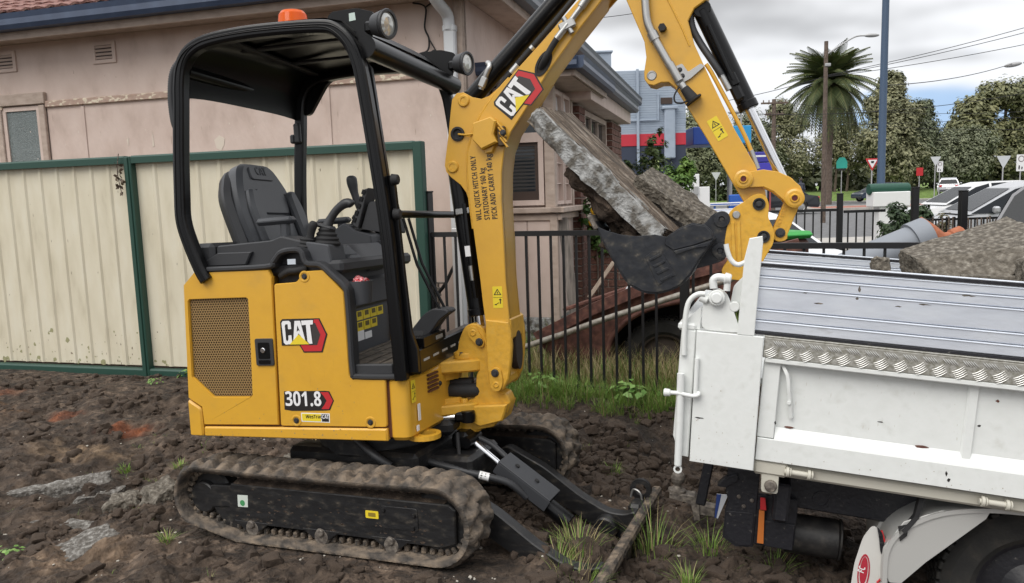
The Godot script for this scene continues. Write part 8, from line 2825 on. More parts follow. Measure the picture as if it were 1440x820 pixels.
func make_person() -> void:
	var t := thing("person", "person in a dark jacket standing far off on the grass beside the dark sedan", "person", T(V3(16.85, 0.22, -45.0), 200))
	var legs := [[V3(0.09, 0.92, 0), V3(0.10, 0.50, 0.02), 0.095, 0.065], [V3(0.10, 0.50, 0.02), V3(0.11, 0.07, -0.02), 0.065, 0.045], [V3(0.11, 0.05, -0.03), V3(0.12, 0.04, 0.12), 0.045, 0.04], [V3(-0.09, 0.92, 0), V3(-0.10, 0.50, 0.03), 0.095, 0.065], [V3(-0.10, 0.50, 0.03), V3(-0.11, 0.07, 0.0), 0.065, 0.045], [V3(-0.11, 0.05, -0.01), V3(-0.12, 0.04, 0.14), 0.045, 0.04]]
	var torso := [[V3(0, 0.93, 0), V3(0, 1.15, 0), 0.125, 0.13], [V3(0, 1.15, 0), V3(0, 1.38, 0), 0.135, 0.10], [V3(-0.14, 1.37, 0), V3(0.14, 1.37, 0), 0.085, 0.085], [V3(0.18, 1.37, 0), V3(0.25, 1.10, -0.02), 0.065, 0.05], [V3(0.25, 1.10, -0.02), V3(0.24, 0.86, 0.06), 0.05, 0.038], [V3(-0.18, 1.37, 0), V3(-0.25, 1.10, -0.02), 0.065, 0.05], [V3(-0.25, 1.10, -0.02), V3(-0.24, 0.86, 0.06), 0.05, 0.038]]
	var head := [[V3(0, 1.42, 0), V3(0, 1.52, 0.01), 0.055, 0.055], [V3(0, 1.56, 0.015), V3(0, 1.63, 0.0), 0.075, 0.09], [V3(0, 1.57, 0.085), V3(0, 1.55, 0.095), 0.014, 0.016]]
	for s in [1.0, -1.0]:
		head.append([V3(0.24 * s, 0.86, 0.06), V3(0.235 * s, 0.80, 0.08), 0.034, 0.032])
		for k in 4:
			head.append([V3(0.235 * s, 0.80, 0.055 + 0.018 * k), V3(0.23 * s, 0.725 + 0.008 * absf(k - 1.5), 0.065 + 0.016 * k), 0.011, 0.009])
		head.append([V3(0.225 * s, 0.83, 0.10), V3(0.215 * s, 0.78, 0.125), 0.012, 0.010])
	var body := legs + torso + head
	part("body", skin(body, 0.028), mat(C(0.05, 0.055, 0.075), 0.8), t)
	var hair := [[V3(0, 1.64, -0.02), V3(0, 1.66, 0.01), 0.085, 0.08]]
	part("hair", skin(hair, 0.03), mat(C(0.05, 0.035, 0.025), 0.8), t)
	part("face", skin([[V3(0, 1.57, 0.035), V3(0, 1.60, 0.03), 0.066, 0.07], [V3(0, 1.575, 0.095), V3(0, 1.565, 0.10), 0.014, 0.012]], 0.02), mat(C(0.42, 0.25, 0.18), 0.6), t)

func pole_thing(called: String, label: String, cat: String, at: Vector3, h: float, r0: float, r1: float, m: Material) -> Node3D:
	var t := thing(called, label, cat, T(at))
	var b := MB.new()
	b.cyl(V3(0, -0.2, 0), V3(0, h, 0), r0, r1, 14)
	part("pole", b, m, t)
	return t

func sign_post(label: String, at: Vector3, h: float, plates: Array, called := "road_sign", yaw := 0.0) -> Node3D:
	var t := thing(called, label, "road sign", T(at, yaw))
	var b := MB.new()
	b.cyl(V3(0, -0.1, -0.03), V3(0, h, -0.03), 0.035, 0.035, 10)
	part("pole", b, mat(C(0.42, 0.42, 0.42), 0.5, 0.4), t)
	for q in plates:
		var p := MB.new()
		p.extrude(rounded(q[0], 0.04, 2), q[2], q[2] + 0.012)
		part("sign_plate" if q[2] < 0.006 else "sign_face", p, q[1], t)
	return t

func wire(label: String, a: Vector3, b: Vector3, sag: float, r := 0.012) -> void:
	var pts := []
	for k in 13:
		var s := k / 12.0
		pts.append(a.lerp(b, s) - V3(0, sag * 4.0 * s * (1.0 - s), 0))
	var m := MB.new()
	m.tube(pts, r, 5)
	tag(part("power_line", m, M.rubber, self), label, "power line", "overhead wires")

func make_street() -> void:
	rng.seed = 17
	M.car_glass = mat(C(0.015, 0.018, 0.022), 0.22)
	M.car_glass.metallic_specular = 0.3
	var gal := mat(C(0.42, 0.42, 0.42), 0.5, 0.4)
	var sign_back := mat(C(0.55, 0.57, 0.58), 0.5)
	# painted shop beyond the house
	var sb := tri(mat(C(0.35, 0.4, 0.48), 0.8), ramp(noise(0.01, 3, 5), [[0.0, C(0.28, 0.335, 0.41)], [1.0, C(0.37, 0.43, 0.51)]], 256), Vector3(0.3, 0.6, 0.3))
	var shop := thing("shop", "blue grey brick shop with a red stripe over a navy base", "shop", T(V3(0, 0, -25.0)))
	var w := MB.new()
	w.box(V3(0.2, 4.34, -4.0), V3(6.30, 1.74, 7.9))
	w.box(V3(4.515, 4.25, -4.0), V3(2.33, 1.92, 7.9))
	part("wall", w, sb, shop)
	var crs := []
	for k in 26:
		var c := MB.new()
		c.box(V3(1.18, 3.33 + k * 0.074, -0.046), V3(9.0, 0.070, 0.1), 0.003)
		crs.append(part("wall_course", c, sb, shop))
	var pw := MB.new()
	pw.box(V3(0.2, 5.53, -4.0), V3(6.30, 0.66, 7.9))
	pw.box(V3(0.2, 5.88, -4.0), V3(6.40, 0.06, 8.0), 0.01)
	pw.box(V3(4.54, 5.24, -4.0), V3(2.40, 0.06, 8.0), 0.01)
	part("parapet", pw, sb, shop)
	var rs := MB.new()
	rs.box(V3(1.18, 3.11, -4.0), V3(9.0, 0.37, 8.04), 0.005)
	part("red_stripe", rs, tri(mat(C(0.5, 0.03, 0.05), 0.7), null), shop)
	var nb := MB.new()
	nb.box(V3(1.18, 1.46, -4.0), V3(9.0, 2.92, 8.0), 0.005)
	part("base_wall", nb, mat(C(0.035, 0.045, 0.075), 0.7), shop)
	var dp := MB.new()
	dp.box(V3(4.15, 3.8, 0.07), V3(0.08, 3.0, 0.08), 0.01)
	dp.box(V3(3.6, 3.72, 0.06), V3(2.3, 0.05, 0.05), 0.01)
	dp.box(V3(5.15, 3.3, 0.09), V3(0.34, 1.6, 0.16), 0.03)
	dp.box(V3(5.15, 4.08, 0.10), V3(0.50, 0.10, 0.2), 0.02)
	dp.box(V3(4.80, 4.12, 0.06), V3(0.05, 0.85, 0.05), 0.01)
	part("wall_pipe", dp, sb, shop)
	var gr := MB.new()
	gr.box(V3(5.07, 4.30, 0.02), V3(0.36, 0.20, 0.06), 0.01)
	part("wall_vent", gr, M.timber_dark, shop)
	var ns := MB.new()
	ns.box(V3(4.72, 2.15, 0.03), V3(0.2, 0.6, 0.03), 0.005)
	part("notice", ns, mat(C(0.5, 0.6, 0.25), 0.6), shop)
	var lt := MB.new()
	lt.lathe([V2(0.0, -0.14), V2(0.10, -0.10), V2(0.14, 0.0), V2(0.10, 0.10), V2(0.0, 0.14)], V3(5.72, 1.98, 0.10), Vector3.UP, 16)
	part("wall_lamp", lt, mat(C(0.5, 0.5, 0.48), 0.4), shop)
	var wr := thing("station_canopy", "blue and cyan canopy board far behind the excavator stick", "canopy", T(V3(6.2, 0, -28.0)))
	var c1 := MB.new()
	c1.box(V3(0.55, 3.32, 0), V3(0.72, 0.60, 2.0), 0.02)
	part("canopy_board", c1, mat(C(0.015, 0.06, 0.30), 0.4), wr)
	var c2 := MB.new()
	c2.box(V3(1.55, 3.32, 0.0), V3(1.28, 0.60, 2.0), 0.02)
	part("canopy_board", c2, mat(C(0.03, 0.30, 0.60), 0.4), wr)
	var c3 := MB.new()
	c3.cyl(V3(1.9, 0, -0.6), V3(1.9, 3.05, -0.6), 0.09, 0.09, 10)
	part("canopy_post", c3, gal, wr)
	var ww := thing("white_wall", "stepped white rendered wall with a meter box beside the shop", "wall", T(V3(0, 0, -20.0)))
	var wm := MB.new()
	wm.box(V3(4.70, 0.94, -0.2), V3(0.40, 1.90, 0.3), 0.01)
	wm.box(V3(5.035, 0.78, -0.2), V3(0.266, 1.56, 0.3), 0.01)
	part("wall", wm, M.white_decal, ww)
	var mb := MB.new()
	mb.box(V3(4.80, 1.47, -0.03), V3(0.14, 0.22, 0.06), 0.01)
	part("meter_box", mb, gal, ww)
	# roundabout clutter behind the hitch
	var boards := [["white traffic board with blue stripe, uppermost of the low boards", 1.02, M.white_decal, -24.0, 1.9], ["white and red traffic board lowest in the stack behind the hitch", 0.62, M.red, -23.0, 1.7], ["white traffic board under the blue striped board", 0.84, M.white_decal, -23.6, 1.8]]
	for q in boards:
		var t := thing("traffic_board", q[0], "traffic board", T(V3(6.95, 0, q[3])))
		var p := MB.new()
		p.box(V3(0, q[1], 0), V3(q[4], 0.10, 0.04), 0.01)
		part("board", p, q[2], t)
		var st := MB.new()
		for s in [-0.6, 0.6]:
			st.box(V3(s, q[1] * 0.5, -0.05), V3(0.06, q[1], 0.05), 0.008)
		part("stand", st, mat(C(0.03, 0.12, 0.40), 0.5), t)
		var sp := MB.new()
		sp.box(V3(-0.3, q[1] - 0.0, 0.022), V3(0.9, 0.030, 0.006))
		part("stripe", sp, mat(C(0.03, 0.10, 0.42), 0.5) if q[2] != M.red else M.white_decal, t)
	var dr := MB.new()
	dr.lathe([V2(0.0, 0.0), V2(0.20, 0.0), V2(0.20, 0.7), V2(0.17, 0.78), V2(0.0, 0.80)], V3(5.55, 0.10, -21.0), Vector3.UP, 18)
	tag(part("traffic_drum", dr, mat(C(0.02, 0.30, 0.55), 0.4), self), "bright blue traffic drum behind the bucket hitch", "drum")
	var bpz := MB.new()
	bpz.box(V3(7.15, 0.75, -24.5), V3(0.45, 1.1, 0.2), 0.03)
	tag(part("blue_cabinet", bpz, mat(C(0.02, 0.10, 0.42), 0.4), self), "small blue cabinet left of the excavator stick end", "cabinet")
	# blue pylon sign behind the bucket cylinder
	var ps := thing("pylon_sign", "purple blue pylon sign with red and white panels behind the cylinder", "sign", T(V3(0, 0, -40.0)))
	var p1 := MB.new()
	p1.box(V3(12.80, 3.03, 0), V3(1.30, 0.52, 0.2), 0.03)
	part("sign_panel", p1, mat(C(0.045, 0.04, 0.30), 0.4), ps)
	var p2 := MB.new()
	p2.box(V3(12.85, 2.34, 0), V3(1.20, 0.80, 0.2), 0.03)
	part("sign_panel", p2, mat(C(0.06, 0.05, 0.42), 0.4), ps)
	var p3 := MB.new()
	p3.box(V3(12.55, 2.18, 0.106), V3(0.62, 0.36, 0.012), 0.002)
	part("red_panel", p3, mat(C(0.55, 0.05, 0.07), 0.4), ps)
	var p4 := MB.new()
	p4.box(V3(12.75, 3.08, 0.104), V3(0.8, 0.09, 0.008))
	p4.box(V3(12.5, 2.22, 0.116), V3(0.45, 0.10, 0.008))
	part("white_band", p4, M.white_decal, ps)
	var p5 := MB.new()
	p5.box(V3(12.4, 1.0, -0.05), V3(0.12, 2.2, 0.12), 0.01)
	p5.box(V3(13.2, 1.0, -0.05), V3(0.12, 2.2, 0.12), 0.01)
	part("post", p5, gal, ps)
	var kb := MB.new()
	kb.box(V3(13.75, 1.9, 0), V3(0.62, 0.62, 0.1), 0.02)
	kb.box(V3(13.75, 0.8, -0.02), V3(0.08, 1.6, 0.06), 0.01)
	tag(part("red_notice", kb, mat(C(0.45, 0.10, 0.10), 0.5), self, T(V3(0, 0, -41.0))), "small red and white notice right of the purple pylon sign", "sign")
	# signs
	var tri_ := func(s: float, y: float) -> Array: return [V2(-s * 0.5, y), V2(s * 0.5, y), V2(0, y - s * 0.87)]
	sign_post("grey back of a give way triangle left of the excavator stick", V3(18.6, 0.0, -70.0), 2.9, [[tri_.call(0.85, 2.95), sign_back, 0.0]])
	sign_post("red bordered roundabout give way triangle beside the blue steel pole", V3(20.95, 0.0, -45.0), 2.7, [[tri_.call(0.82, 2.95), M.red, 0.0], [tri_.call(0.54, 2.865), M.white_decal, 0.013], [[V2(-0.10, 2.80), V2(0.10, 2.80), V2(0.07, 2.68), V2(-0.07, 2.68)], M.black_decal, 0.027]])
	sign_post("grey back of a give way triangle above the white car", V3(31.7, 0.0, -58.0), 3.2, [[tri_.call(0.80, 3.35), sign_back, 0.0]])
	sign_post("grey back of a give way triangle at the far right above the wagon", V3(27.25, 0.0, -43.0), 2.7, [[tri_.call(0.80, 2.80), sign_back, 0.0]])
	for q in [[V3(32.15, 0.0, -58.2), 3.0, 0.45, "white rectangular speed sign right of the middle triangle"], [V3(28.35, 0.0, -43.2), 2.85, 0.52, "white rectangular speed sign at the right edge"]]:
		var s: float = q[2]
		var y: float = q[1]
		var so := sign_post(q[3], q[0], y - 0.1, [[[V2(-s * 0.5, y), V2(s * 0.5, y), V2(s * 0.5, y - s * 1.75), V2(-s * 0.5, y - s * 1.75)], M.white_decal, 0.0]])
		var rg := MB.new()
		rg.ring(circle2(V2(0, y - s * 0.45), s * 0.34, 18), circle2(V2(0, y - s * 0.45), s * 0.24, 18), 0.012, 0.017)
		part("ring_mark", rg, mat(C(0.25, 0.22, 0.22), 0.5), so)
		var mk := MB.new()
		mk.box(V3(-s * 0.2, y - s * 1.35, 0.015), V3(s * 0.14, s * 0.42, 0.006))
		mk.box(V3(s * 0.1, y - s * 1.42, 0.015), V3(s * 0.12, s * 0.28, 0.006))
		part("figure_mark", mk, M.black_decal, so)
	sign_post("small red square sign left of the middle triangle", V3(31.6, 0.0, -60.0), 2.4, [[[V2(-0.26, 2.62), V2(0.26, 2.62), V2(0.26, 2.0), V2(-0.26, 2.0)], M.red, 0.0]])
	var teal := mat(C(0.03, 0.38, 0.30), 0.5)
	sign_post("teal rounded sign on a pole in front of the trees", V3(25.6, 0.0, -60.0), 2.7, [[[V2(-0.42, 2.75), V2(0.42, 2.75), V2(0.42, 3.25), V2(0.20, 3.58), V2(-0.20, 3.58), V2(-0.42, 3.25)], teal, 0.0], [[V2(-0.30, 2.72), V2(0.30, 2.72), V2(0.30, 2.58), V2(-0.30, 2.58)], M.black_decal, 0.0]])
	# poles and lamps
	var tpole := pole_thing("timber_pole", "bare timber power pole in front of the palm tree", "power pole", V3(12.52, 0, -31.0), 7.05, 0.10, 0.075, M.bark)
	var arm := MB.new()
	arm.tube(curve([V3(0.0, 6.55, 0.0), V3(0.5, 6.85, 0.0), V3(1.1, 7.18, 0.0), V3(1.5, 7.22, 0.0)], 5), 0.03, 8)
	part("lamp_arm", arm, gal, tpole)
	var lh := MB.new()
	lh.rock([], V3(0.30, 0.075, 0.11), 0.0, 1.0, 1, 8, T(V3(1.76, 7.22, 0.0)))
	part("street_lamp", lh, gal, tpole)
	var ins := MB.new()
	ins.box(V3(0.05, 6.15, 0.05), V3(0.22, 0.12, 0.12), 0.02)
	part("bracket", ins, gal, tpole)
	pole_thing("steel_pole", "tall blue grey steel pole right of the palm tree", "pole", V3(10.50, 0, -22.0), 9.0, 0.115, 0.085, mat(C(0.055, 0.09, 0.15), 0.45))
	var p50 := pole_thing("cross_arm_pole", "far timber power pole with two cross arms", "power pole", V3(16.95, 0, -50.0), 7.0, 0.16, 0.12, M.bark)
	for y in [6.75, 6.05]:
		var ca := MB.new()
		ca.box(V3(0, y, 0.1), V3(1.7 if y > 6.5 else 1.2, 0.11, 0.10), 0.01)
		for s in [-0.7, -0.35, 0.35, 0.7]:
			ca.cyl(V3(s * (1.0 if y > 6.5 else 0.7), y + 0.05, 0.1), V3(s * (1.0 if y > 6.5 else 0.7), y + 0.2, 0.1), 0.04, 0.03, 6)
		part("cross_arm", ca, M.bark, p50)
	var fl := pole_thing("street_light", "street light reaching in from the right edge over the trees", "street light", V3(21.6, 0, -30.0), 5.9, 0.07, 0.05, gal)
	var fa := MB.new()
	fa.tube(curve([V3(0, 5.8, 0), V3(-0.9, 6.0, 0), V3(-2.0, 5.86, 0)], 5), 0.03, 8)
	part("lamp_arm", fa, gal, fl)
	var fh := MB.new()
	fh.rock([], V3(0.34, 0.09, 0.12), 0.0, 1.0, 1, 8, Transform3D(Basis(Vector3.BACK, 0.15), V3(-2.40, 5.80, 0.0)))
	part("lamp_head", fh, gal, fl)
	var f3 := pole_thing("street_light", "thin far street light left of the bucket cylinder rod", "street light", V3(11.6, 0, -39.0), 5.2, 0.05, 0.04, gal)
	var f3h := MB.new()
	f3h.rock([], V3(0.36, 0.10, 0.14), 0.0, 1.0, 1, 8, T(V3(-0.30, 5.22, 0)))
	part("lamp_head", f3h, gal, f3)
	# wires
	wire("overhead wire from the timber pole, highest of the right hand fan", V3(12.5, 5.75, -31.0), V3(20.6, 7.40, -30.0), 0.10)
	wire("overhead wire from the timber pole, second of the right hand fan", V3(12.5, 5.72, -31.0), V3(20.7, 7.22, -30.0), 0.10)
	wire("overhead wire from the timber pole, lowest of the right hand fan", V3(12.5, 5.70, -31.0), V3(20.7, 6.72, -30.0), 0.10)
	wire("overhead wire sagging left from the timber pole to the bucket cylinder", V3(12.5, 5.72, -31.0), V3(8.6, 4.9, -31.0), 0.06)
	wire("wire running from the steel pole to the right hand street light", V3(10.5, 4.2, -22.0), V3(19.2, 5.85, -30.0), 0.15)
	wire("long low wire crossing the palm and the blue steel pole", V3(9.0, 4.30, -30.0), V3(21.0, 4.95, -30.5), 0.35)
	wire("long thin wire just below the palm crown", V3(9.0, 4.0, -32.0), V3(24.0, 4.20, -34.0), 0.12, 0.009)
	wire("far thin wire over the gap of blue sky", V3(16.9, 6.9, -50.0), V3(36.0, 6.0, -52.0), 0.5, 0.014)
	wire("far thin wire in front of the conical tree", V3(16.9, 6.2, -50.0), V3(36.0, 4.8, -52.0), 0.5, 0.014)
	wire("house service wire seen between boom and gutter", V3(0.3, 6.3, -9.6), V3(6.8, 9.9, -22.0), 0.15, 0.012)
	wire("second service wire seen below the first behind the boom", V3(0.3, 5.7, -9.8), V3(6.8, 8.3, -22.0), 0.15, 0.012)
	wire("thin wire above the blue shop left of the stick", V3(2.0, 5.8, -20.0), V3(6.0, 6.8, -22.0), 0.1, 0.008)
	# cars
	var gloss := func(m: StandardMaterial3D) -> StandardMaterial3D:
		m.clearcoat_enabled = true
		m.clearcoat = 0.4
		m.clearcoat_roughness = 0.3
		return m
	var dark := mat(C(0.018, 0.020, 0.025), 0.2)
	gloss.call(dark)
	var navy := mat(C(0.03, 0.045, 0.075), 0.2)
	gloss.call(navy)
	var silver := mat(C(0.50, 0.51, 0.53), 0.3, 0.5)
	gloss.call(silver)
	var white := mat(C(0.72, 0.73, 0.74), 0.25)
	gloss.call(white)
	var suv := mat(C(0.065, 0.07, 0.09), 0.25)
	gloss.call(suv)
	car("dark grey sedan passing behind the excavator stick", V3(14.2, 0.10, -42.0), 176, "sedan", dark)
	car("dark blue hatchback on the road left of the blue steel pole", V3(29.6, 0.10, -62.0), 186, "hatch", navy)
	car("silver wagon far off on the right in front of the trees", V3(38.4, 0.35, -68.0), 60, "wagon", silver)
	car("white hatchback parked behind the hedge, nearest the steel pole", V3(12.5, 0.0, -20.6), 172, "hatch", white)
	car("silver hatchback parked between the white one and the dark wagon", V3(9.55, 0.0, -14.4), 168, "hatch", silver)
	car("dark wagon with roof rails parked at the right edge behind the rubble", V3(8.10, 0.0, -8.75), -36, "wagon", suv)
	car("white sedan with red tail lights hidden behind the excavator hitch", V3(2.50, -0.03, -10.1), 116, "sedan", white).scale = Vector3.ONE * 0.86
	make_person()
	# street boundary: gate, posts, hedge, brush screen, letter box, bin, pipes
	var bf := picket_fence("boundary_fence", "black picket fence and gate on the street boundary", V3(2.6, -0.05, -11.1), V3(4.66, -0.05, -11.0), 1.20, 0.118, "", 0.05)
	fence_post("", V3(2.08, 0, 0), 1.42, 0.07, bf)
	picket_fence("boundary_fence", "short black picket panel between the gate post and the hedge", V3(4.74, -0.08, -11.0), V3(5.32, -0.08, -11.0), 1.20, 0.118, "", 0.05)
	fence_post("black fence post standing at the hedge, left of the silver car", V3(5.22, 0, -10.0), 1.43, 0.075)
	fence_post("black fence post in front of the silver car's rear window", V3(5.84, 0, -10.0), 1.37, 0.085)
	shrub("hedge", "dark ivy hedge on the street fence below the letter box", V3(5.36, 0.2, -10.8), [[V3(0, 0.74, 0), V3(0.25, 0.30, 0.16)], [V3(0.05, 0.40, 0), V3(0.28, 0.36, 0.16)], [V3(0.30, 0.80, 0.02), V3(0.20, 0.20, 0.14)]], 0.045, 1300, C(0.015, 0.035, 0.012), C(0.05, 0.085, 0.03))
	var br := thing("brush_screen", "thin brown brush screen with dark rail below the parked cars", "fence", T(V3(5.40, 0.0, -10.3)))
	for k in 26:
		var s := MB.new()
		s.tube([V3(0.02 + k * 0.042, 0.0, 0), V3(0.02 + k * 0.042 + rnd(-0.01, 0.01), 0.5, 0.01), V3(0.02 + k * 0.042 + rnd(-0.015, 0.015), 1.02 + rnd(-0.04, 0.02), 0)], 0.011, 5)
		part("stick", s, M.bark if k % 3 else M.fence_black, br)
	var brl := MB.new()
	brl.box(V3(0.55, 1.0, -0.03), V3(1.2, 0.03, 0.03), 0.004)
	part("rail", brl, M.fence_black, br)
	shrub("dry_bush", "brownish bush growing behind the brush screen", V3(6.0, 0.1, -10.55), [[V3(0, 0.70, 0), V3(0.35, 0.25, 0.12)]], 0.05, 380, C(0.07, 0.06, 0.025), C(0.14, 0.12, 0.05))
	var lb := thing("letter_box", "white box with a dark green rounded lid above the hedge", "letter box", T(V3(6.82, 0.0, -14.0)))
	var l1 := MB.new()
	l1.box(V3(0, 1.22, 0), V3(0.66, 0.26, 0.30), 0.01)
	l1.box(V3(0, 0.55, -0.02), V3(0.40, 1.10, 0.24), 0.01)
	part("box", l1, M.white_decal, lb)
	var l2 := MB.new()
	l2.cyl(V3(-0.36, 1.40, 0), V3(0.36, 1.40, 0), 0.10, 0.10, 20, 0.01)
	part("lid", l2, mat(C(0.012, 0.07, 0.045), 0.5), lb)
	var bn := thing("wheelie_bin", "wheelie bin with a bright green lid behind the tipping link", "bin", T(V3(2.57, 0.0, -7.55), 15))
	var b1 := MB.new()
	b1.box(V3(0, 0.52, 0), V3(0.46, 0.96, 0.52), 0.03)
	part("bin_body", b1, mat(C(0.05, 0.02, 0.015), 0.6), bn)
	var b2 := MB.new()
	b2.box(V3(0, 1.04, 0), V3(0.50, 0.07, 0.58), 0.03)
	part("bin_lid", b2, mat(C(0.04, 0.32, 0.06), 0.5), bn)
	var hp := MB.new()
	hp.rock([], V3(0.75, 0.82, 0.5), 0.10, 4.0, 77, 16)
	tag(part("soil_pile", hp, M.clod, self, T(V3(3.70, 0.0, -7.15))), "pile of soil behind the tipper carrying the pipes", "soil")
	var gp := MB.new()
	gp.tube([V3(2.35, 0.55, -6.75), V3(3.50, 0.985, -6.75)], 0.14, 24)
	gp.tube([V3(3.50, 0.985, -6.75), V3(3.64, 1.038, -6.75)], 0.165, 24)
	tag(part("grey_pipe", gp, mat(C(0.22, 0.24, 0.27), 0.55), self), "big grey plastic drain pipe lying behind the tipper tray", "pipe")
	var oc := MB.new()
	oc.tube(curve([V3(3.60, 1.15, -6.85), V3(3.70, 1.08, -6.82), V3(3.80, 1.0, -6.8), V3(3.92, 1.02, -6.8)], 5), 0.058, 16)
	oc.cyl(V3(3.88, 1.0, -6.8), V3(3.98, 1.04, -6.8), 0.078, 0.078, 18, 0.01)
	tag(part("clay_pipe", oc, tri(mat(C(0.4, 0.13, 0.06), 0.8), ramp(noise(0.04, 3, 3), [[0.0, C(0.25, 0.08, 0.04)], [1.0, C(0.48, 0.17, 0.08)]], 256), Vector3.ONE * 2), self), "broken orange clay pipe bend at the end of the grey pipe", "pipe")
	# trees
	var g0 := C(0.09, 0.11, 0.058)
	var g1 := C(0.22, 0.235, 0.125)
	var k0 := C(0.135, 0.145, 0.075)
	var k1 := C(0.29, 0.28, 0.155)
	tree("dense_tree", "dark bushy tree right behind the shop corner", V3(18.0, 0.7, -74.0), 8.5, [[V3(0, 6.2, 0), V3(2.4, 2.4, 2.2)], [V3(-1.0, 3.6, 0), V3(2.6, 2.4, 2.2)], [V3(1.6, 3.9, 0.5), V3(2.2, 2.6, 2.0)], [V3(0.4, 7.9, 0), V3(1.2, 1.2, 1.2)]], 0.21, 5452, g0, g1, 0.22)
	tree("dense_tree", "dark tree seen through the gap left of the cylinder rod", V3(23.4, 0.7, -76.0), 8.2, [[V3(0, 5.6, 0), V3(2.2, 2.6, 2.0)], [V3(-1.2, 3.3, 0), V3(2.2, 2.2, 2.0)], [V3(1.3, 3.2, 0), V3(2.2, 2.2, 2.0)]], 0.21, 5150, g0, g1, 0.2)
	tree("gum_tree", "airy gum tree with open top left of the palm", V3(27.6, 0.7, -78.0), 9.6, [[V3(-0.5, 8.2, 0), V3(1.3, 1.2, 1.2)], [V3(0.8, 6.9, 0), V3(1.5, 1.3, 1.4)], [V3(-1.0, 5.4, 0), V3(1.9, 1.9, 1.8)], [V3(0.8, 3.8, 0), V3(2.2, 2.2, 2.0)]], 0.18, 3392, k0, k1, 0.16, 2)
	tree("gum_tree", "thin gum tree just right of the timber pole", V3(33.2, 0.7, -78.0), 8.0, [[V3(0, 6.4, 0), V3(1.7, 1.4, 1.5)], [V3(-1.2, 4.6, 0), V3(1.8, 1.8, 1.6)], [V3(1.2, 4.0, 0), V3(1.9, 2.0, 1.7)]], 0.18, 3392, k0, k1, 0.16, 2)
	tree("conical_tree", "tall conical tree behind the blue steel pole", V3(36.4, 0.7, -75.0), 11.2, [[V3(0.1, 9.9, 0), V3(1.2, 1.5, 1.2)], [V3(-0.5, 8.2, 0), V3(1.9, 1.6, 1.7)], [V3(0.7, 7.0, 0.2), V3(2.1, 1.7, 1.9)], [V3(-0.6, 5.2, 0.4), V3(2.7, 2.2, 2.2)], [V3(0.8, 3.2, 0.2), V3(3.0, 2.4, 2.4)], [V3(2.3, 7.4, 0), V3(0.9, 0.9, 0.8)]], 0.21, 5452, k0, k1, 0.28)
	tree("dense_tree", "pointed dark green tree between the pole and the fig", V3(40.4, 0.7, -77.0), 8.6, [[V3(0.2, 7.6, 0), V3(1.0, 1.2, 1.0)], [V3(0, 6.0, 0), V3(1.8, 1.7, 1.6)], [V3(-0.6, 4.0, 0), V3(2.2, 2.0, 2.0)], [V3(0.8, 2.6, 0), V3(2.4, 1.9, 2.0)]], 0.19, 4846, g0, C(0.20, 0.22, 0.13), 0.2)
	tree("low_tree", "low round grey green tree above the silver wagon", V3(44.6, 0.7, -78.0), 6.2, [[V3(-1.2, 4.4, 0), V3(2.4, 1.6, 2.0)], [V3(1.6, 4.6, 0), V3(2.4, 1.6, 2.0)], [V3(0, 2.6, 0.4), V3(3.4, 1.9, 2.2)]], 0.19, 5452, C(0.10, 0.118, 0.07), C(0.23, 0.245, 0.145), 0.2)
	tree("fig_tree", "broad spreading fig tree at the right edge", V3(52.0, 0.7, -82.0), 11.0, [[V3(0, 9.6, 0), V3(3.0, 1.5, 2.6)], [V3(-3.2, 8.0, 0), V3(2.3, 1.4, 2.0)], [V3(3.0, 8.0, 0), V3(2.6, 1.6, 2.2)], [V3(-4.6, 6.2, 0.4), V3(1.9, 1.3, 1.7)], [V3(-1.8, 5.6, 0.4), V3(2.6, 1.8, 2.2)], [V3(2.0, 5.2, 0.4), V3(3.2, 2.2, 2.4)], [V3(0, 3.0, 0.5), V3(4.4, 2.2, 2.6)]], 0.30, 3323, C(0.085, 0.098, 0.045), C(0.25, 0.245, 0.115), 0.4)
	var lobes := []
	for k in 26:
		lobes.append([V3(10.0 + k * 2.1 + rnd(-0.6, 0.6), rnd(1.2, 3.0), -84.0 + rnd(-2, 2)), V3(2.0, rnd(1.6, 2.6), 1.8)])
	tag(part("tree_belt", crown(lobes, 0.55, 700, g0, C(0.17, 0.18, 0.09)), M.leaf, self), "far dark belt of trees along the back of the grass", "trees", "", "stuff")
	var ub := []
	for k in 12:
		ub.append([V3(14.5 + k * 0.85 + rnd(-0.3, 0.3), rnd(0.4, 0.9), -71.5 + rnd(-1, 1)), V3(0.9, rnd(0.6, 1.0), 0.8)])
	tag(part("low_bushes", crown(ub, 0.26, 200, C(0.035, 0.05, 0.018), C(0.09, 0.11, 0.045)), M.leaf, self), "low scrub below the give way sign left of the stick", "bushes", "", "stuff")
	palm()

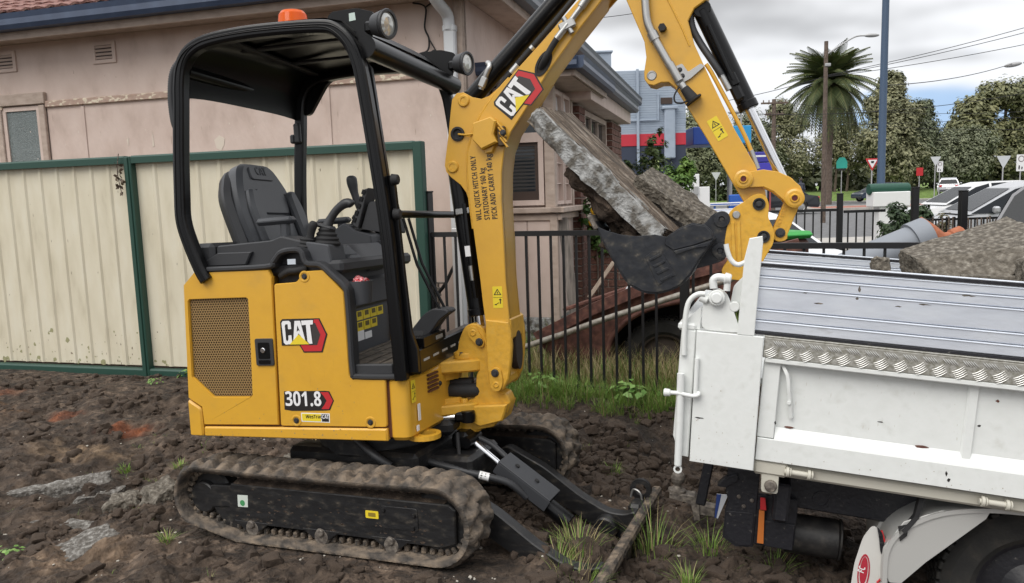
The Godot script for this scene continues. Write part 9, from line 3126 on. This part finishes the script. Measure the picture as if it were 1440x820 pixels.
func palm() -> void:
	var t := thing("palm_tree", "tall date palm with drooping fronds behind the timber pole", "palm tree", T(V3(24.5, 0, -60.0)))
	var tr := MB.new()
	var rad := []
	var pts := []
	for k in 40:
		pts.append(V3(0.02 * sin(k * 0.3), k * 0.226, 0))
		rad.append(0.33 + (0.035 if k % 2 else 0.0) + (0.18 * smoothstep(30.0, 39.0, float(k))))
	tr.tube(pts, rad, 14)
	part("trunk", tr, M.bark, t)
	var variants := []
	for v in 3:
		var mb := MB.new()
		var n := 26
		var rach := []
		for i in n + 1:
			var s := float(i) / n
			rach.append(V3(3.35 * s, 0.45 * sin(s * 2.4) - [1.3, 2.0, 2.8][v] * s * s, 0.0))
		mb.col = C(0.10, 0.10, 0.035)
		mb.tube(rach, 0.03, 4)
		for i in range(2, n):
			var s := float(i) / n
			var d: Vector3 = (rach[i + 1] - rach[i - 1]).normalized()
			for side in [-1.0, 1.0]:
				var ln := 0.72 * sin(PI * clampf(s * 0.9 + 0.12, 0.0, 1.0)) + 0.12
				var out := (V3(0, -0.25, side * 0.85) + d * 0.75).normalized()
				mb.col = leaf_mix(C(0.045, 0.068, 0.024), C(0.12, 0.145, 0.055))
				var a: Vector3 = rach[i]
				var b := a + out * ln
				var w := d * 0.075
				mb.quad(a - w, a + w, b + w * 0.3 - V3(0, 0.05, 0), b - w * 0.3 - V3(0, 0.05, 0))
		variants.append(mb.mesh())
	for k in 124:
		var lift := 1.15 - 1.75 * k / 124.0 + rnd(-0.1, 0.1)
		var v := 0 if lift > 0.55 else (1 if lift > -0.1 else 2)
		part("frond", variants[v], M.leaf, t, Transform3D(Basis(Vector3.UP, k * 2.39996 + rnd(-0.1, 0.1)) * Basis(Vector3.BACK, lift) * Basis.from_scale(Vector3.ONE * rnd(0.9, 1.08)), V3(0, 8.85 + 0.35 * lift, 0)))
	var hb := MB.new()
	hb.rock([], V3(0.55, 0.6, 0.55), 0.2, 2.0, 3, 8, T(V3(0, 8.8, 0)))
	part("frond_bases", hb, M.bark, t)

func _ready() -> void:
	set_camera()
	rng.seed = 3
	make_materials()
	FF = Transform3D(Basis(Vector3.UP, deg_to_rad(-16.0)), V3(-3.282, 0, -6.823))
	FH = Transform3D(Basis(Vector3.UP, deg_to_rad(-16.0)), V3(-3.007, 0, -7.784))
	make_ground()
	make_house()
	steel_fence()
	make_digger()
	make_truck()
	make_load()
	make_yard()
	make_street()
